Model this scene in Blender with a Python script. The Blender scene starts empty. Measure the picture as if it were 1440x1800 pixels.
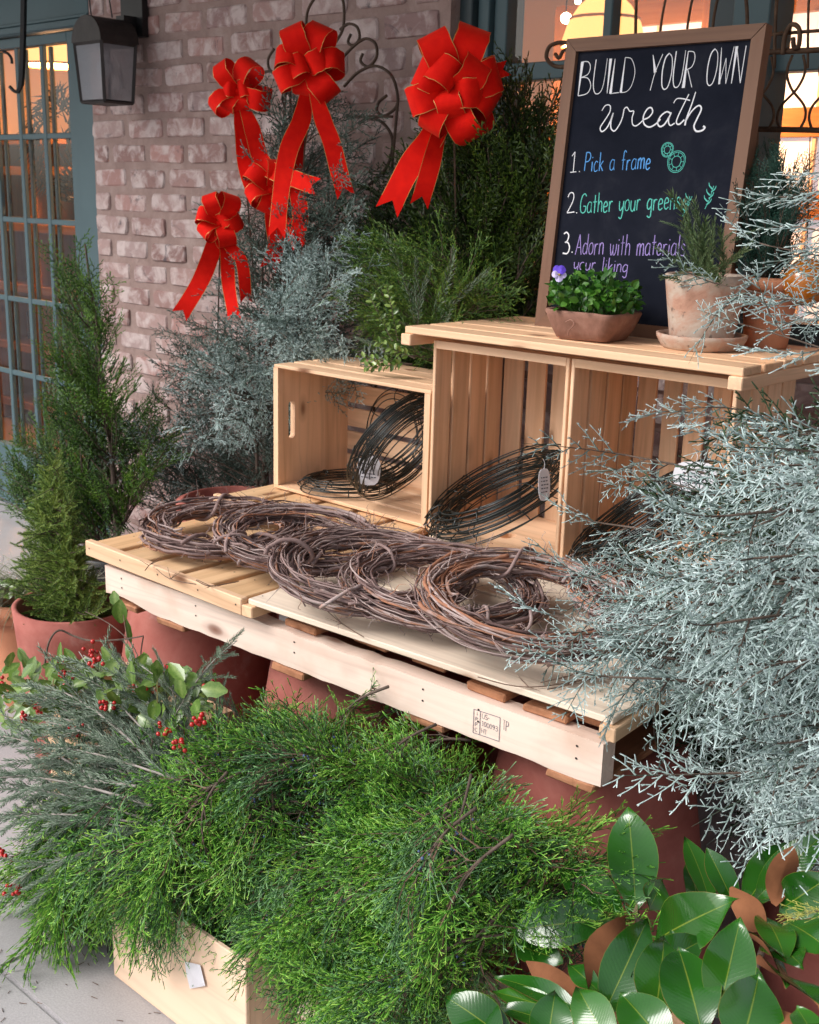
import bpy, math, random
import numpy as np
from mathutils import Vector, Matrix
PI = math.pi
R = math.radians
sc = bpy.context.scene
col = sc.collection

# ---------------------------------------------------------------- camera, sky, sun, exposure
cam_d = bpy.data.cameras.new('camera'); cam = bpy.data.objects.new('camera', cam_d); col.objects.link(cam)
sc.camera = cam
cam_d.sensor_fit = 'VERTICAL'; cam_d.sensor_height = 36.0; cam_d.lens = 40.94
cam_d.clip_start = .05; cam_d.clip_end = 300
cam.matrix_world = Matrix(((0.738490, -0.194664, 0.645553, 0), (0.673705, 0.174025, -0.718218, 0), (0.027469, 0.965309, 0.259662, 1.5), (0, 0, 0, 1)))
cam_d.dof.use_dof = True; cam_d.dof.focus_distance = 1.9; cam_d.dof.aperture_fstop = 14

world = bpy.data.worlds.new("World"); sc.world = world; world.use_nodes = True
wn = world.node_tree; wn.nodes.clear()
sky = wn.nodes.new('ShaderNodeTexSky'); sky.sky_type = 'NISHITA'; sky.sun_disc = False
SUN_EL, SUN_AZ = 40, 212       # azimuth: direction the light comes from, degrees from +Y clockwise
sky.sun_elevation = R(SUN_EL); sky.sun_rotation = R(SUN_AZ); sky.dust_density = 3.0; sky.air_density = 1.0
bg = wn.nodes.new('ShaderNodeBackground'); bg.inputs['Strength'].default_value = .098
wo = wn.nodes.new('ShaderNodeOutputWorld')
hs_ = wn.nodes.new('ShaderNodeHueSaturation'); hs_.inputs['Saturation'].default_value = .42   # thin overcast: paler than a clear sky
wn.links.new(sky.outputs[0], hs_.inputs['Color']); wn.links.new(hs_.outputs[0], bg.inputs[0]); wn.links.new(bg.outputs[0], wo.inputs[0])
sd = bpy.data.lights.new('sun', 'SUN'); so = bpy.data.objects.new('sun', sd); col.objects.link(so)
sd.energy = 1.35; sd.angle = R(32); sd.color = (1.0, .97, .945)
_d = Vector((math.sin(R(SUN_AZ)) * math.cos(R(SUN_EL)), math.cos(R(SUN_AZ)) * math.cos(R(SUN_EL)), math.sin(R(SUN_EL))))
so.rotation_euler = _d.to_track_quat('Z', 'Y').to_euler(); so.location = (0, -4, 6)
sc.view_settings.view_transform = 'Standard'; sc.view_settings.look = 'None'
sc.view_settings.exposure = 1.0; sc.view_settings.gamma = 1; sc.view_settings.use_curve_mapping = False
sc.render.engine = 'CYCLES'
sc.cycles.max_bounces = 6; sc.cycles.transparent_max_bounces = 12

# ---------------------------------------------------------------- helpers: objects
WP = {}            # world translation of every object that parents others
def tag(o, label=None, cat=None, group=None, kind=None):
    if label: o['label'] = label
    if cat: o['category'] = cat
    if group: o['group'] = group
    if kind: o['kind'] = kind
    return o
def thing(name, label, cat, loc=(0, 0, 0), group=None):
    o = bpy.data.objects.new(name, None); col.objects.link(o); o.location = loc
    o.empty_display_size = .05; WP[o.name] = Vector(loc)
    return tag(o, label, cat, group)
def put(name, me, parent=None, at=(0, 0, 0), mats=None, rot=None):
    """link a mesh; 'at' is its world place"""
    o = bpy.data.objects.new(name, me); col.objects.link(o)
    at = Vector(at)
    if parent is not None:
        o.parent = parent; o.location = at - WP[parent.name]
    else: o.location = at
    WP[o.name] = at
    if rot is not None: o.rotation_euler = rot
    if mats is not None and len(me.materials) == 0:
        for m in (mats if isinstance(mats, (list, tuple)) else [mats]): me.materials.append(m)
    return o
def copy_tree(o, parent=None):
    c = o.copy(); col.objects.link(c)
    if parent is not None: c.parent = parent
    for ch in list(o.children): copy_tree(ch, c)
    return c
def mesh_np(name, V, F, M=None, A=None, smooth=False):
    """triangle / quad mesh from numpy arrays"""
    me = bpy.data.meshes.new(name)
    V = np.asarray(V, np.float32); F = np.asarray(F, np.int32); k = F.shape[1]
    me.vertices.add(len(V)); me.vertices.foreach_set('co', V.ravel())
    me.loops.add(F.size); me.loops.foreach_set('vertex_index', F.ravel())
    me.polygons.add(len(F)); me.polygons.foreach_set('loop_start', np.arange(0, F.size, k, dtype=np.int32))
    if M is not None: me.polygons.foreach_set('material_index', np.asarray(M, np.int32))
    me.polygons.foreach_set('use_smooth', np.full(len(F), smooth))
    me.update(calc_edges=True)
    if A is not None:
        at = me.attributes.new('tint', 'FLOAT', 'POINT'); at.data.foreach_set('value', np.asarray(A, np.float32))
    return me
def mesh_py(name, V, F, M=None, smooth=False):
    me = bpy.data.meshes.new(name); me.from_pydata([tuple(v) for v in V], [], F)
    if M is not None: me.polygons.foreach_set('material_index', M)
    me.polygons.foreach_set('use_smooth', [smooth] * len(me.polygons)); me.update()
    return me
def perp(d):
    d = d / (np.linalg.norm(d) + 1e-12)
    a = np.array([0, 0, 1.]) if abs(d[2]) < .9 else np.array([1., 0, 0])
    u = np.cross(d, a); u /= np.linalg.norm(u)
    return u, np.cross(d, u)
class MB:
    """collects triangles with a tint value and a material index"""
    def __init__(s): s.V = []; s.F = []; s.A = []; s.M = []; s.n = 0
    def add(s, V, F, a=0., m=0):
        V = np.asarray(V, float); F = np.asarray(F, int)
        s.V.append(V); s.F.append(F + s.n); s.A.append(np.full(len(V), a) if np.isscalar(a) else np.asarray(a)); s.M.append(np.full(len(F), m))
        s.n += len(V)
    def arr(s): return np.concatenate(s.V), np.concatenate(s.F), np.concatenate(s.A), np.concatenate(s.M)
    def seg(s, p, q, r0, r1, a=0., m=0, n=3, cap=True):
        p = np.asarray(p, float); q = np.asarray(q, float); u, v = perp(q - p)
        th = np.arange(n) * 2 * PI / n
        c = np.cos(th)[:, None] * u + np.sin(th)[:, None] * v
        V = np.vstack([p + c * r0, q + c * r1])
        F = []
        for i in range(n):
            j = (i + 1) % n; F += [(i, j, n + j), (i, n + j, n + i)]
        if cap: F += [(n, n + i, n + i + 1) for i in range(1, n - 1)]
        s.add(V, F, a, m)
    def needle(s, p, d, L, r, a=0., m=0):
        d = np.asarray(d, float); d /= np.linalg.norm(d); u, v = perp(d); p = np.asarray(p, float)
        s.add(np.array([p + u * r, p - u * .5 * r + v * .87 * r, p - u * .5 * r - v * .87 * r, p + d * L]), [(0, 1, 3), (1, 2, 3), (2, 0, 3)], a, m)
    def tube(s, P, rad, n=6, a=0., m=0, closed=False, cap=True):
        P = np.asarray(P, float); k = len(P); rad = np.full(k, rad) if np.isscalar(rad) else np.asarray(rad)
        T = np.gradient(P, axis=0)
        if closed: T = np.roll(P, -1, 0) - np.roll(P, 1, 0)
        T /= np.linalg.norm(T, axis=1)[:, None] + 1e-9
        u, _ = perp(T[0]); U = []
        for t in T:
            u = u - t * np.dot(u, t); u /= np.linalg.norm(u) + 1e-9; U.append(u)
        U = np.array(U); W = np.cross(T, U)
        if closed:      # spread the closing twist evenly
            u = U[-1] - T[0] * np.dot(U[-1], T[0]); u /= np.linalg.norm(u)
            an = math.atan2(np.dot(u, W[0]), np.dot(u, U[0])); f = -an * np.arange(k) / k
            U, W = U * np.cos(f)[:, None] + W * np.sin(f)[:, None], -U * np.sin(f)[:, None] + W * np.cos(f)[:, None]
        th = np.arange(n) * 2 * PI / n
        V = (P[:, None, :] + rad[:, None, None] * (np.cos(th)[None, :, None] * U[:, None, :] + np.sin(th)[None, :, None] * W[:, None, :])).reshape(-1, 3)
        F = []
        for i in range(k if closed else k - 1):
            i2 = (i + 1) % k
            for j in range(n):
                j2 = (j + 1) % n; A_, B_, C_, D_ = i * n + j, i * n + j2, i2 * n + j2, i2 * n + j
                F += [(A_, B_, C_), (A_, C_, D_)]
        if cap and not closed:
            F += [(0, j + 1, j) for j in range(1, n - 1)] + [((k - 1) * n, (k - 1) * n + j, (k - 1) * n + j + 1) for j in range(1, n - 1)]
        s.add(V, F, a, m)
    def box(s, c, d, a=0., m=0):
        c = np.asarray(c, float); d = np.asarray(d, float) / 2
        V = [c + d * np.array(k) for k in ((-1, -1, -1), (1, -1, -1), (1, 1, -1), (-1, 1, -1), (-1, -1, 1), (1, -1, 1), (1, 1, 1), (-1, 1, 1))]
        Q = [(0, 3, 2, 1), (4, 5, 6, 7), (0, 1, 5, 4), (1, 2, 6, 5), (2, 3, 7, 6), (3, 0, 4, 7)]
        s.add(V, [t for q in Q for t in ((q[0], q[1], q[2]), (q[0], q[2], q[3]))], a, m)
    def ball(s, c, r, a=0., m=0, n=6, k=4):
        V = []; F = []
        for i in range(k + 1):
            ph = PI * i / k
            for j in range(n):
                th = 2 * PI * j / n; V.append((c[0] + r * math.sin(ph) * math.cos(th), c[1] + r * math.sin(ph) * math.sin(th), c[2] + r * math.cos(ph)))
        for i in range(k):
            for j in range(n):
                j2 = (j + 1) % n; F += [(i * n + j, (i + 1) * n + j, (i + 1) * n + j2), (i * n + j, (i + 1) * n + j2, i * n + j2)]
        s.add(V, F, a, m)
    def build(s, name, mats, parent=None, at=(0, 0, 0), smooth=False, rot=None):
        V, F, A, M = s.arr(); me = mesh_np(name, V, F, M, A, smooth)
        for m in (mats if isinstance(mats, (list, tuple)) else [mats]): me.materials.append(m)
        return put(name, me, parent, at, rot=rot)
    def mesh(s, name, mats, smooth=False):
        V, F, A, M = s.arr(); me = mesh_np(name, V, F, M, A, smooth)
        for m in (mats if isinstance(mats, (list, tuple)) else [mats]): me.materials.append(m)
        return me
def place(b, tmpl, P, Rm, scale=1., da=0.):
    V, F, A, M = tmpl
    b.V.append((V * scale) @ Rm.T + P); b.F.append(F + b.n); b.A.append(A + da); b.M.append(M); b.n += len(V)
def frame(d, up=(0, 0, 1), roll=0.):
    d = np.asarray(d, float); d = d / (np.linalg.norm(d) + 1e-9); up = np.asarray(up, float)
    y = np.cross(up, d)
    if np.linalg.norm(y) < 1e-3: y = np.cross(np.array([0, 1., .1]), d)
    y /= np.linalg.norm(y); z = np.cross(d, y)
    c, s_ = math.cos(roll), math.sin(roll)
    return np.array([d, y * c + z * s_, -y * s_ + z * c]).T
def smooth_path(pts, k=6, closed=False):
    P = [np.asarray(p, float) for p in pts]; out = []; n = len(P)
    for i in range(n if closed else n - 1):
        g = (lambda j: P[j % n]) if closed else (lambda j: P[min(max(j, 0), n - 1)])
        p0, p1, p2, p3 = g(i - 1), g(i), g(i + 1), g(i + 2)
        for j in range(k):
            t = j / k
            out.append(.5 * (2 * p1 + (p2 - p0) * t + (2 * p0 - 5 * p1 + 4 * p2 - p3) * t * t + (3 * p1 - p0 - 3 * p2 + p3) * t ** 3))
    if not closed: out.append(P[-1])
    return np.array(out)
_bc = {}
def cham(dx, dy, dz, b=.0015, key=0, warp=0.):
    k = (round(dx, 4), round(dy, 4), round(dz, 4), b, key)
    if k in _bc: return _bc[k]
    h = (dx / 2, dy / 2, dz / 2); b = min(b, min(h) * .45); V = []; idx = {}; rg = random.Random(hash(k) & 0xffff)
    for sx in (-1, 1):
        for sy in (-1, 1):
            for sz in (-1, 1):
                w = [rg.uniform(-warp, warp) for _ in range(3)]
                for ax in range(3):
                    p = [sx * (h[0] - b), sy * (h[1] - b), sz * (h[2] - b)]; p[ax] = (sx, sy, sz)[ax] * h[ax]
                    idx[(sx, sy, sz, ax)] = len(V); V.append([p[i] + w[i] for i in range(3)])
    F = []
    for ax in range(3):
        o = [i for i in range(3) if i != ax]
        for s in (-1, 1):
            q = []
            for a, c in ((-1, -1), (1, -1), (1, 1), (-1, 1)):
                t = [0, 0, 0]; t[ax] = s; t[o[0]] = a; t[o[1]] = c; q.append(idx[(*t, ax)])
            flip = (s > 0) != (ax != 1); F.append(q[::-1] if flip else q)
        for a in (-1, 1):           # edges running along ax
            for c in (-1, 1):
                t0 = [0, 0, 0]; t0[o[0]] = a; t0[o[1]] = c; t1 = list(t0); t0[ax] = -1; t1[ax] = 1
                F.append([idx[(*t0, o[0])], idx[(*t1, o[0])], idx[(*t1, o[1])], idx[(*t0, o[1])]])
    for sx in (-1, 1):
        for sy in (-1, 1):
            for sz in (-1, 1): F.append([idx[(sx, sy, sz, a)] for a in range(3)])
    me = mesh_py('board', V, F)
    import bmesh
    bm = bmesh.new(); bm.from_mesh(me); bmesh.ops.recalc_face_normals(bm, faces=bm.faces); bm.to_mesh(me); bm.free()
    _bc[k] = me
    return me
def board(name, parent, mats, c, d, b=.0015, rot=None, key=0, warp=0.):
    """a length of timber; mats = dict x/y/z giving the material whose grain runs along its longest side"""
    ax = 'xyz'[max(range(3), key=lambda i: d[i])]
    m = mats[ax] if isinstance(mats, dict) else mats
    me = cham(*d, b=b, key=(key, m.name), warp=warp)
    if len(me.materials) == 0: me.materials.append(m)
    return put(name, me, parent, c, rot=rot)
def lathe(prof, n=48, wob=0., seed=0):
    rg = random.Random(seed); ph = [rg.uniform(0, 6.28) for _ in range(4)]
    V = []; F = []
    for i, (r, z) in enumerate(prof):
        for j in range(n):
            t = 2 * PI * j / n; rr = r * (1 + wob * (math.sin(2 * t + ph[0]) + .6 * math.sin(3 * t + ph[1] + z * 9))); V.append((rr * math.cos(t), rr * math.sin(t), z + wob * .3 * r * math.sin(t + ph[2])))
    for i in range(len(prof) - 1):
        for j in range(n): j2 = (j + 1) % n; F.append((i * n + j, i * n + j2, (i + 1) * n + j2, (i + 1) * n + j))
    return V, F

# ---------------------------------------------------------------- materials
def nt(name):
    m = bpy.data.materials.new(name); m.use_nodes = True; n = m.node_tree; n.nodes.clear()
    o = n.nodes.new('ShaderNodeOutputMaterial'); b = n.nodes.new('ShaderNodeBsdfPrincipled'); n.links.new(b.outputs[0], o.inputs[0])
    return m, n, b
def N(n, t, **kw):
    x = n.nodes.new('ShaderNode' + t)
    for k, v in kw.items():
        if k in x.inputs: x.inputs[k].default_value = v
        else: setattr(x, k, v)
    return x
def ramp(n, stops, fac=None):
    x = n.nodes.new('ShaderNodeValToRGB'); e = x.color_ramp.elements
    while len(e) > len(stops): e.remove(e[-1])
    while len(e) < len(stops): e.new(.5)
    for i, (p, c) in enumerate(stops): e[i].position = p; e[i].color = (*c, 1) if len(c) == 3 else c
    if fac is not None: n.links.new(fac, x.inputs[0])
    return x
def mix(n, a, b, f, mode='MIX'):
    x = n.nodes.new('ShaderNodeMix'); x.data_type = 'RGBA'; x.blend_type = mode
    for s, v in ((x.inputs[6], a), (x.inputs[7], b), (x.inputs[0], f)):
        if hasattr(v, 'links'): n.links.new(v, s)
        elif isinstance(v, (int, float)): s.default_value = v
        else: s.default_value = (*v, 1)
    return x.outputs[2]
def plain(name, c, rough=.5, metal=0., spec=.5, **kw):
    m, n, b = nt(name); b.inputs['Base Color'].default_value = (*c, 1); b.inputs['Roughness'].default_value = rough; b.inputs['Metallic'].default_value = metal
    b.inputs['Specular IOR Level'].default_value = spec
    for k, v in kw.items(): b.inputs[k].default_value = v
    return m
def bump(n, b, h, st=.3, d=.002):
    x = N(n, 'Bump'); x.inputs['Strength'].default_value = st; x.inputs['Distance'].default_value = d
    n.links.new(h, x.inputs['Height']); n.links.new(x.outputs[0], b.inputs['Normal'])
def coords(n, scale=(1, 1, 1), rnd=30.):
    tc = N(n, 'TexCoord'); oi = N(n, 'ObjectInfo'); mu = N(n, 'Math', operation='MULTIPLY'); mu.inputs[1].default_value = rnd
    n.links.new(oi.outputs['Random'], mu.inputs[0])
    ad = N(n, 'VectorMath', operation='ADD'); n.links.new(tc.outputs['Object'], ad.inputs[0]); n.links.new(mu.outputs[0], ad.inputs[1])
    mp = N(n, 'Mapping'); mp.inputs['Scale'].default_value = scale; n.links.new(ad.outputs[0], mp.inputs[0])
    return mp.outputs[0], ad.outputs[0], oi.outputs['Random']
def wood(name, light, dark, knot=(.16, .06, .025), rough=.6, grain=1., knots=True, stain=None):
    out = {}
    for ax in 'xyz':
        m, n, b = nt(name + '_' + ax)
        s = [34.] * 3; s['xyz'.index(ax)] = 1.6
        v, raw, rnd = coords(n, s)
        no = N(n, 'TexNoise', Scale=1.0, Detail=6., Roughness=.62, Distortion=.6); n.links.new(v, no.inputs['Vector'])
        s2 = [13.] * 3; s2['xyz'.index(ax)] = .9
        v2, _, _ = coords(n, s2)
        wv = N(n, 'TexNoise', Scale=1.0, Detail=2., Distortion=1.2); n.links.new(v2, wv.inputs['Vector'])
        fr = N(n, 'Math', operation='MULTIPLY'); fr.inputs[1].default_value = 9.; n.links.new(wv.outputs[0], fr.inputs[0])
        pp = N(n, 'Math', operation='PINGPONG'); pp.inputs[1].default_value = 1.; n.links.new(fr.outputs[0], pp.inputs[0])
        r1 = ramp(n, [(.36, dark), (.58, light)], no.outputs[0])
        r2 = ramp(n, [(0., tuple(c * .80 for c in light)), (.35, light), (1., tuple(min(1, c * 1.06) for c in light))], pp.outputs[0])
        c = mix(n, r1.outputs[0], r2.outputs[0], .5)
        # board to board variation
        hv = ramp(n, [(0, (.84, .82, .78)), (.5, (1, 1, 1)), (1, (1.0, .93, .86))], rnd)
        c = mix(n, c, hv.outputs[0], .9, 'MULTIPLY')
        if knots:
            s3 = [9.] * 3; s3['xyz'.index(ax)] = 4.2
            v3, _, _ = coords(n, s3)
            vo = N(n, 'TexVoronoi', Scale=1.0); vo.inputs['Randomness'].default_value = 1.; n.links.new(v3, vo.inputs['Vector'])
            kr = ramp(n, [(.0, (1, 1, 1)), (.075, (.75, .75, .75)), (.12, (.25, .25, .25)), (.2, (0, 0, 0))], vo.outputs['Distance'])
            c = mix(n, c, knot, kr.outputs[0])
        if stain:
            v4, _, _ = coords(n, (5, 5, 5)); sn = N(n, 'TexNoise', Scale=1.6, Detail=5.); n.links.new(v4, sn.inputs['Vector'])
            sr = ramp(n, [(.5, (0, 0, 0)), (.72, (.65, .65, .65))], sn.outputs[0]); c = mix(n, c, stain, sr.outputs[0])
        n.links.new(c, b.inputs['Base Color']); b.inputs['Roughness'].default_value = rough; b.inputs['Specular IOR Level'].default_value = .25
        bump(n, b, no.outputs[0], .35 * grain, .0012)
        out[ax] = m
    return out
PINE = wood('pine', (.84, .56, .365), (.60, .35, .20))
HONEY = wood('honey_pine', (.75, .50, .29), (.54, .32, .16), rough=.55)
PALE = wood('pale_spruce', (.82, .69, .56), (.60, .46, .35), knot=(.30, .15, .09))
STRING = wood('rough_pallet_wood', (.82, .66, .565), (.66, .47, .385), knot=(.22, .10, .07), rough=.85, stain=(.62, .42, .32))
SLAB = wood('reddish_deck_board', (.42, .20, .11), (.24, .10, .05), rough=.8, grain=2)
FRAMEW = wood('brown_frame_wood', (.20, .105, .066), (.12, .060, .038), knots=False, rough=.55)

def mottled(name, cols, scale=4., detail=8., rough=.8, bst=.4, bd=.003, fine=60.):
    m, n, b = nt(name); v, raw, rnd = coords(n, (1, 1, 1))
    no = N(n, 'TexNoise', Scale=scale, Detail=detail, Roughness=.65, Distortion=.3); n.links.new(v, no.inputs['Vector'])
    r = ramp(n, cols, no.outputs[0]); n.links.new(r.outputs[0], b.inputs['Base Color'])
    f = N(n, 'TexNoise', Scale=fine, Detail=5.); n.links.new(v, f.inputs['Vector'])
    b.inputs['Roughness'].default_value = rough; b.inputs['Specular IOR Level'].default_value = .3
    bump(n, b, f.outputs[0], bst, bd); return m
TERRA = mottled('terracotta', [(.3, (.27, .078, .062)), (.48, (.37, .115, .092)), (.60, (.43, .155, .125)), (.72, (.56, .33, .29))], 6., rough=.8, bst=.35, bd=.0015)
TERRA2 = mottled('terracotta_light', [(.3, (.44, .17, .09)), (.7, (.56, .25, .14))], 5., rough=.8)
def aged_clay():
    m, n, b = nt('aged_clay'); v, raw, rnd = coords(n)
    a = N(n, 'TexNoise', Scale=9., Detail=9., Roughness=.7, Distortion=.5); n.links.new(v, a.inputs['Vector'])
    r = ramp(n, [(.28, (.28, .15, .10)), (.42, (.43, .24, .17)), (.55, (.46, .36, .29)), (.75, (.60, .53, .46))], a.outputs[0])
    s = N(n, 'TexNoise', Scale=55., Detail=4.); n.links.new(v, s.inputs['Vector'])
    k = ramp(n, [(.62, (0, 0, 0)), (.70, (.8, .8, .8))], s.outputs[0])
    c = mix(n, r.outputs[0], (.13, .09, .07), k.outputs[0])
    n.links.new(c, b.inputs['Base Color']); b.inputs['Roughness'].default_value = .9; bump(n, b, s.outputs[0], .6, .002); return m
CLAY = aged_clay()
def reddish_clay():
    m, n, b = nt('reddish_old_clay'); v, raw, rnd = coords(n)
    a = N(n, 'TexNoise', Scale=11., Detail=9., Roughness=.7, Distortion=.5); n.links.new(v, a.inputs['Vector'])
    r = ramp(n, [(.3, (.16, .075, .05)), (.5, (.28, .14, .10)), (.68, (.36, .24, .18)), (.8, (.44, .37, .31))], a.outputs[0])
    n.links.new(r.outputs[0], b.inputs['Base Color']); b.inputs['Roughness'].default_value = .85; bump(n, b, a.outputs[0], .5, .004); return m
CLAYR = reddish_clay()
def brick_mat():
    m, n, b = nt('brick'); v, raw, rnd = coords(n, rnd=77.)
    base = ramp(n, [(0, (.29, .175, .16)), (.25, (.38, .235, .215)), (.5, (.45, .32, .30)), (.72, (.44, .25, .225)), (.88, (.31, .215, .21)), (1, (.50, .37, .35))], rnd)
    a = N(n, 'TexNoise', Scale=16., Detail=7., Roughness=.6, Distortion=.5); n.links.new(v, a.inputs['Vector'])
    w = ramp(n, [(.44, (0, 0, 0)), (.62, (.85, .85, .85))], a.outputs[0])
    c = mix(n, base.outputs[0], (.66, .55, .53), w.outputs[0])
    d = N(n, 'TexNoise', Scale=10., Detail=7., Roughness=.65, Distortion=1.0)
    v2, _, _ = coords(n, rnd=31.); n.links.new(v2, d.inputs['Vector'])
    k = ramp(n, [(.60, (0, 0, 0)), (.70, (.8, .8, .8))], d.outputs[0])
    c = mix(n, c, (.085, .08, .095), k.outputs[0])
    n.links.new(c, b.inputs['Base Color']); b.inputs['Roughness'].default_value = .92; b.inputs['Specular IOR Level'].default_value = .2
    f = N(n, 'TexNoise', Scale=38., Detail=9., Roughness=.75); n.links.new(v, f.inputs['Vector'])
    bump(n, b, f.outputs[0], .9, .007); return m
BRICK = brick_mat()
MORTAR = mottled('mortar', [(.3, (.27, .185, .165)), (.55, (.34, .24, .215)), (.78, (.44, .34, .31))], 9., rough=.95, bst=.9, bd=.008, fine=45.)
def concrete():
    m, n, b = nt('concrete'); tc = N(n, 'TexCoord')
    a = N(n, 'TexNoise', Scale=1.2, Detail=8., Roughness=.6); n.links.new(tc.outputs['Object'], a.inputs['Vector'])
    r = ramp(n, [(.25, (.27, .255, .26)), (.45, (.40, .38, .385)), (.75, (.52, .495, .50))], a.outputs[0])
    f = N(n, 'TexNoise', Scale=240., Detail=3.); n.links.new(tc.outputs['Object'], f.inputs['Vector'])
    g = ramp(n, [(.35, (.82, .82, .82)), (.65, (1, 1, 1))], f.outputs[0])
    c = mix(n, r.outputs[0], g.outputs[0], .8, 'MULTIPLY'); n.links.new(c, b.inputs['Base Color']); b.inputs['Roughness'].default_value = .85
    bump(n, b, f.outputs[0], .3, .002); return m
CONC = concrete()
TEAL = mottled('teal_paint', [(.3, (.062, .108, .122)), (.7, (.075, .128, .145))], 3., rough=.45, bst=.08, bd=.001)
TEALD = plain('dark_teal_paint', (.030, .050, .058), .5)
IRON = plain('black_iron', (.012, .012, .013), .45, spec=.4)
WIRE = plain('black_green_wire', (.006, .011, .010), .32, spec=.6)
RUST = mottled('rusty_wire', [(.35, (.055, .028, .016)), (.6, (.13, .075, .045)), (.75, (.22, .17, .12))], 18., rough=.75)
SCROLL = mottled('brown_scroll_iron', [(.3, (.045, .026, .018)), (.7, (.10, .06, .04))], 18., rough=.6)
CREAM = plain('cream_plaster', (.72, .50, .33), .9)
SLATE = mottled('chalkboard', [(.35, (.007, .009, .016)), (.55, (.011, .013, .022)), (.75, (.026, .028, .038))], 7., rough=.85, bst=.05, bd=.0005)
for _n in SLATE.node_tree.nodes:
    if _n.type == 'BSDF_PRINCIPLED': _n.inputs['Specular IOR Level'].default_value = .08
PAPER = plain('white_paper', (.72, .70, .74), .7)
INK = plain('ink', (.045, .045, .07), .8)
SOIL = mottled('potting_soil', [(.3, (.02, .013, .009)), (.7, (.06, .04, .028))], 60., bst=1., bd=.006)
GOLD = plain('gold_wire_edge', (.62, .36, .10), .4, .3)
def glass_mat(name, tint=(1, 1, 1), rough=.02, fac=1.0, add=0.):
    m = bpy.data.materials.new(name); m.use_nodes = True; n = m.node_tree; n.nodes.clear()
    o = N(n, 'OutputMaterial'); t = N(n, 'BsdfTransparent'); t.inputs[0].default_value = (*tint, 1)
    g = N(n, 'BsdfGlossy'); g.inputs['Roughness'].default_value = rough; g.inputs['Color'].default_value = (1, 1, 1, 1)
    f = N(n, 'Fresnel'); f.inputs[0].default_value = 1.5; mm = N(n, 'Math', operation='MULTIPLY_ADD'); mm.inputs[1].default_value = fac; mm.inputs[2].default_value = add; n.links.new(f.outputs[0], mm.inputs[0])
    ge = N(n, 'NewGeometry'); iv_ = N(n, 'Math', operation='SUBTRACT'); iv_.inputs[0].default_value = 1.; n.links.new(ge.outputs['Backfacing'], iv_.inputs[1])
    m2 = N(n, 'Math', operation='MULTIPLY'); n.links.new(mm.outputs[0], m2.inputs[0]); n.links.new(iv_.outputs[0], m2.inputs[1]); mm = m2      # the inner face of the pane adds no second mirror
    x = N(n, 'MixShader'); n.links.new(mm.outputs[0], x.inputs[0]); n.links.new(t.outputs[0], x.inputs[1]); n.links.new(g.outputs[0], x.inputs[2]); n.links.new(x.outputs[0], o.inputs[0]); return m
GLASS = glass_mat('window_glass', fac=1.0)
def ribbon_mat():
    m, n, b = nt('red_velvet'); v, raw, rnd = coords(n); wv = N(n, 'TexNoise', Scale=700., Detail=2.); n.links.new(v, wv.inputs['Vector']); bump(n, b, wv.outputs[0], .5, .001)
    a = N(n, 'TexNoise', Scale=30., Detail=3.); n.links.new(v, a.inputs['Vector'])
    r = ramp(n, [(.3, (.66, .003, .001)), (.7, (.80, .008, .002))], a.outputs[0]); n.links.new(r.outputs[0], b.inputs['Base Color'])
    b.inputs['Roughness'].default_value = .8; b.inputs['Sheen Weight'].default_value = .25; b.inputs['Sheen Tint'].default_value = (1, .2, .1, 1); b.inputs['Specular IOR Level'].default_value = .15
    return m
VELVET = ribbon_mat()
def leafy(name, stops, rough=.6, spec=.3, trans=.0, bmp=False):
    """foliage: colour picked by the grown-in tint of each shoot (young tips paler; in the conifers dark inner ends also paint shade)"""
    m, n, b = nt(name); at = N(n, 'Attribute', attribute_name='tint')
    tc = N(n, 'TexCoord'); no = N(n, 'TexNoise', Scale=9., Detail=2.); n.links.new(tc.outputs['Object'], no.inputs['Vector'])
    ad = N(n, 'Math', operation='MULTIPLY_ADD'); ad.inputs[1].default_value = .5; n.links.new(no.outputs[0], ad.inputs[0]); n.links.new(at.outputs['Fac'], ad.inputs[2])
    su = N(n, 'Math', operation='SUBTRACT'); su.inputs[1].default_value = .25; n.links.new(ad.outputs[0], su.inputs[0])
    r = ramp(n, stops, su.outputs[0]); n.links.new(r.outputs[0], b.inputs['Base Color'])
    b.inputs['Roughness'].default_value = rough; b.inputs['Specular IOR Level'].default_value = spec
    if trans:
        o = [x for x in n.nodes if x.type == 'OUTPUT_MATERIAL'][0]; t = N(n, 'BsdfTranslucent'); n.links.new(r.outputs[0], t.inputs[0])
        x = N(n, 'MixShader'); x.inputs[0].default_value = trans; n.links.new(b.outputs[0], x.inputs[1]); n.links.new(t.outputs[0], x.inputs[2]); n.links.new(x.outputs[0], o.inputs[0])
    return m
CYP = leafy('arizona_cypress_leaf', [(0, (.018, .036, .018)), (.28, (.12, .175, .15)), (.60, (.38, .485, .47)), (1, (.64, .745, .74))], .6)
CYPD = leafy('grey_cypress_leaf', [(0, (.010, .020, .010)), (.35, (.055, .085, .062)), (.75, (.18, .24, .21)), (1, (.32, .39, .36))], .7)
JUN = leafy('juniper_leaf', [(0, (.004, .018, .003)), (.25, (.034, .125, .011)), (.56, (.12, .34, .030)), (1, (.36, .58, .09))], .45, .4)
ARB = leafy('arborvitae_leaf', [(0, (.005, .014, .003)), (.4, (.026, .075, .007)), (.75, (.08, .18, .014)), (1, (.16, .28, .028))], .5, .4)
ARB2 = leafy('golden_arborvitae_leaf', [(0, (.004, .010, .002)), (.4, (.014, .035, .003)), (.75, (.05, .095, .008)), (1, (.13, .18, .015))], .5, .4)
SPR = leafy('spruce_needle', [(0, (.015, .05, .010)), (.45, (.075, .16, .025)), (1, (.26, .34, .07))], .5)
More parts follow.
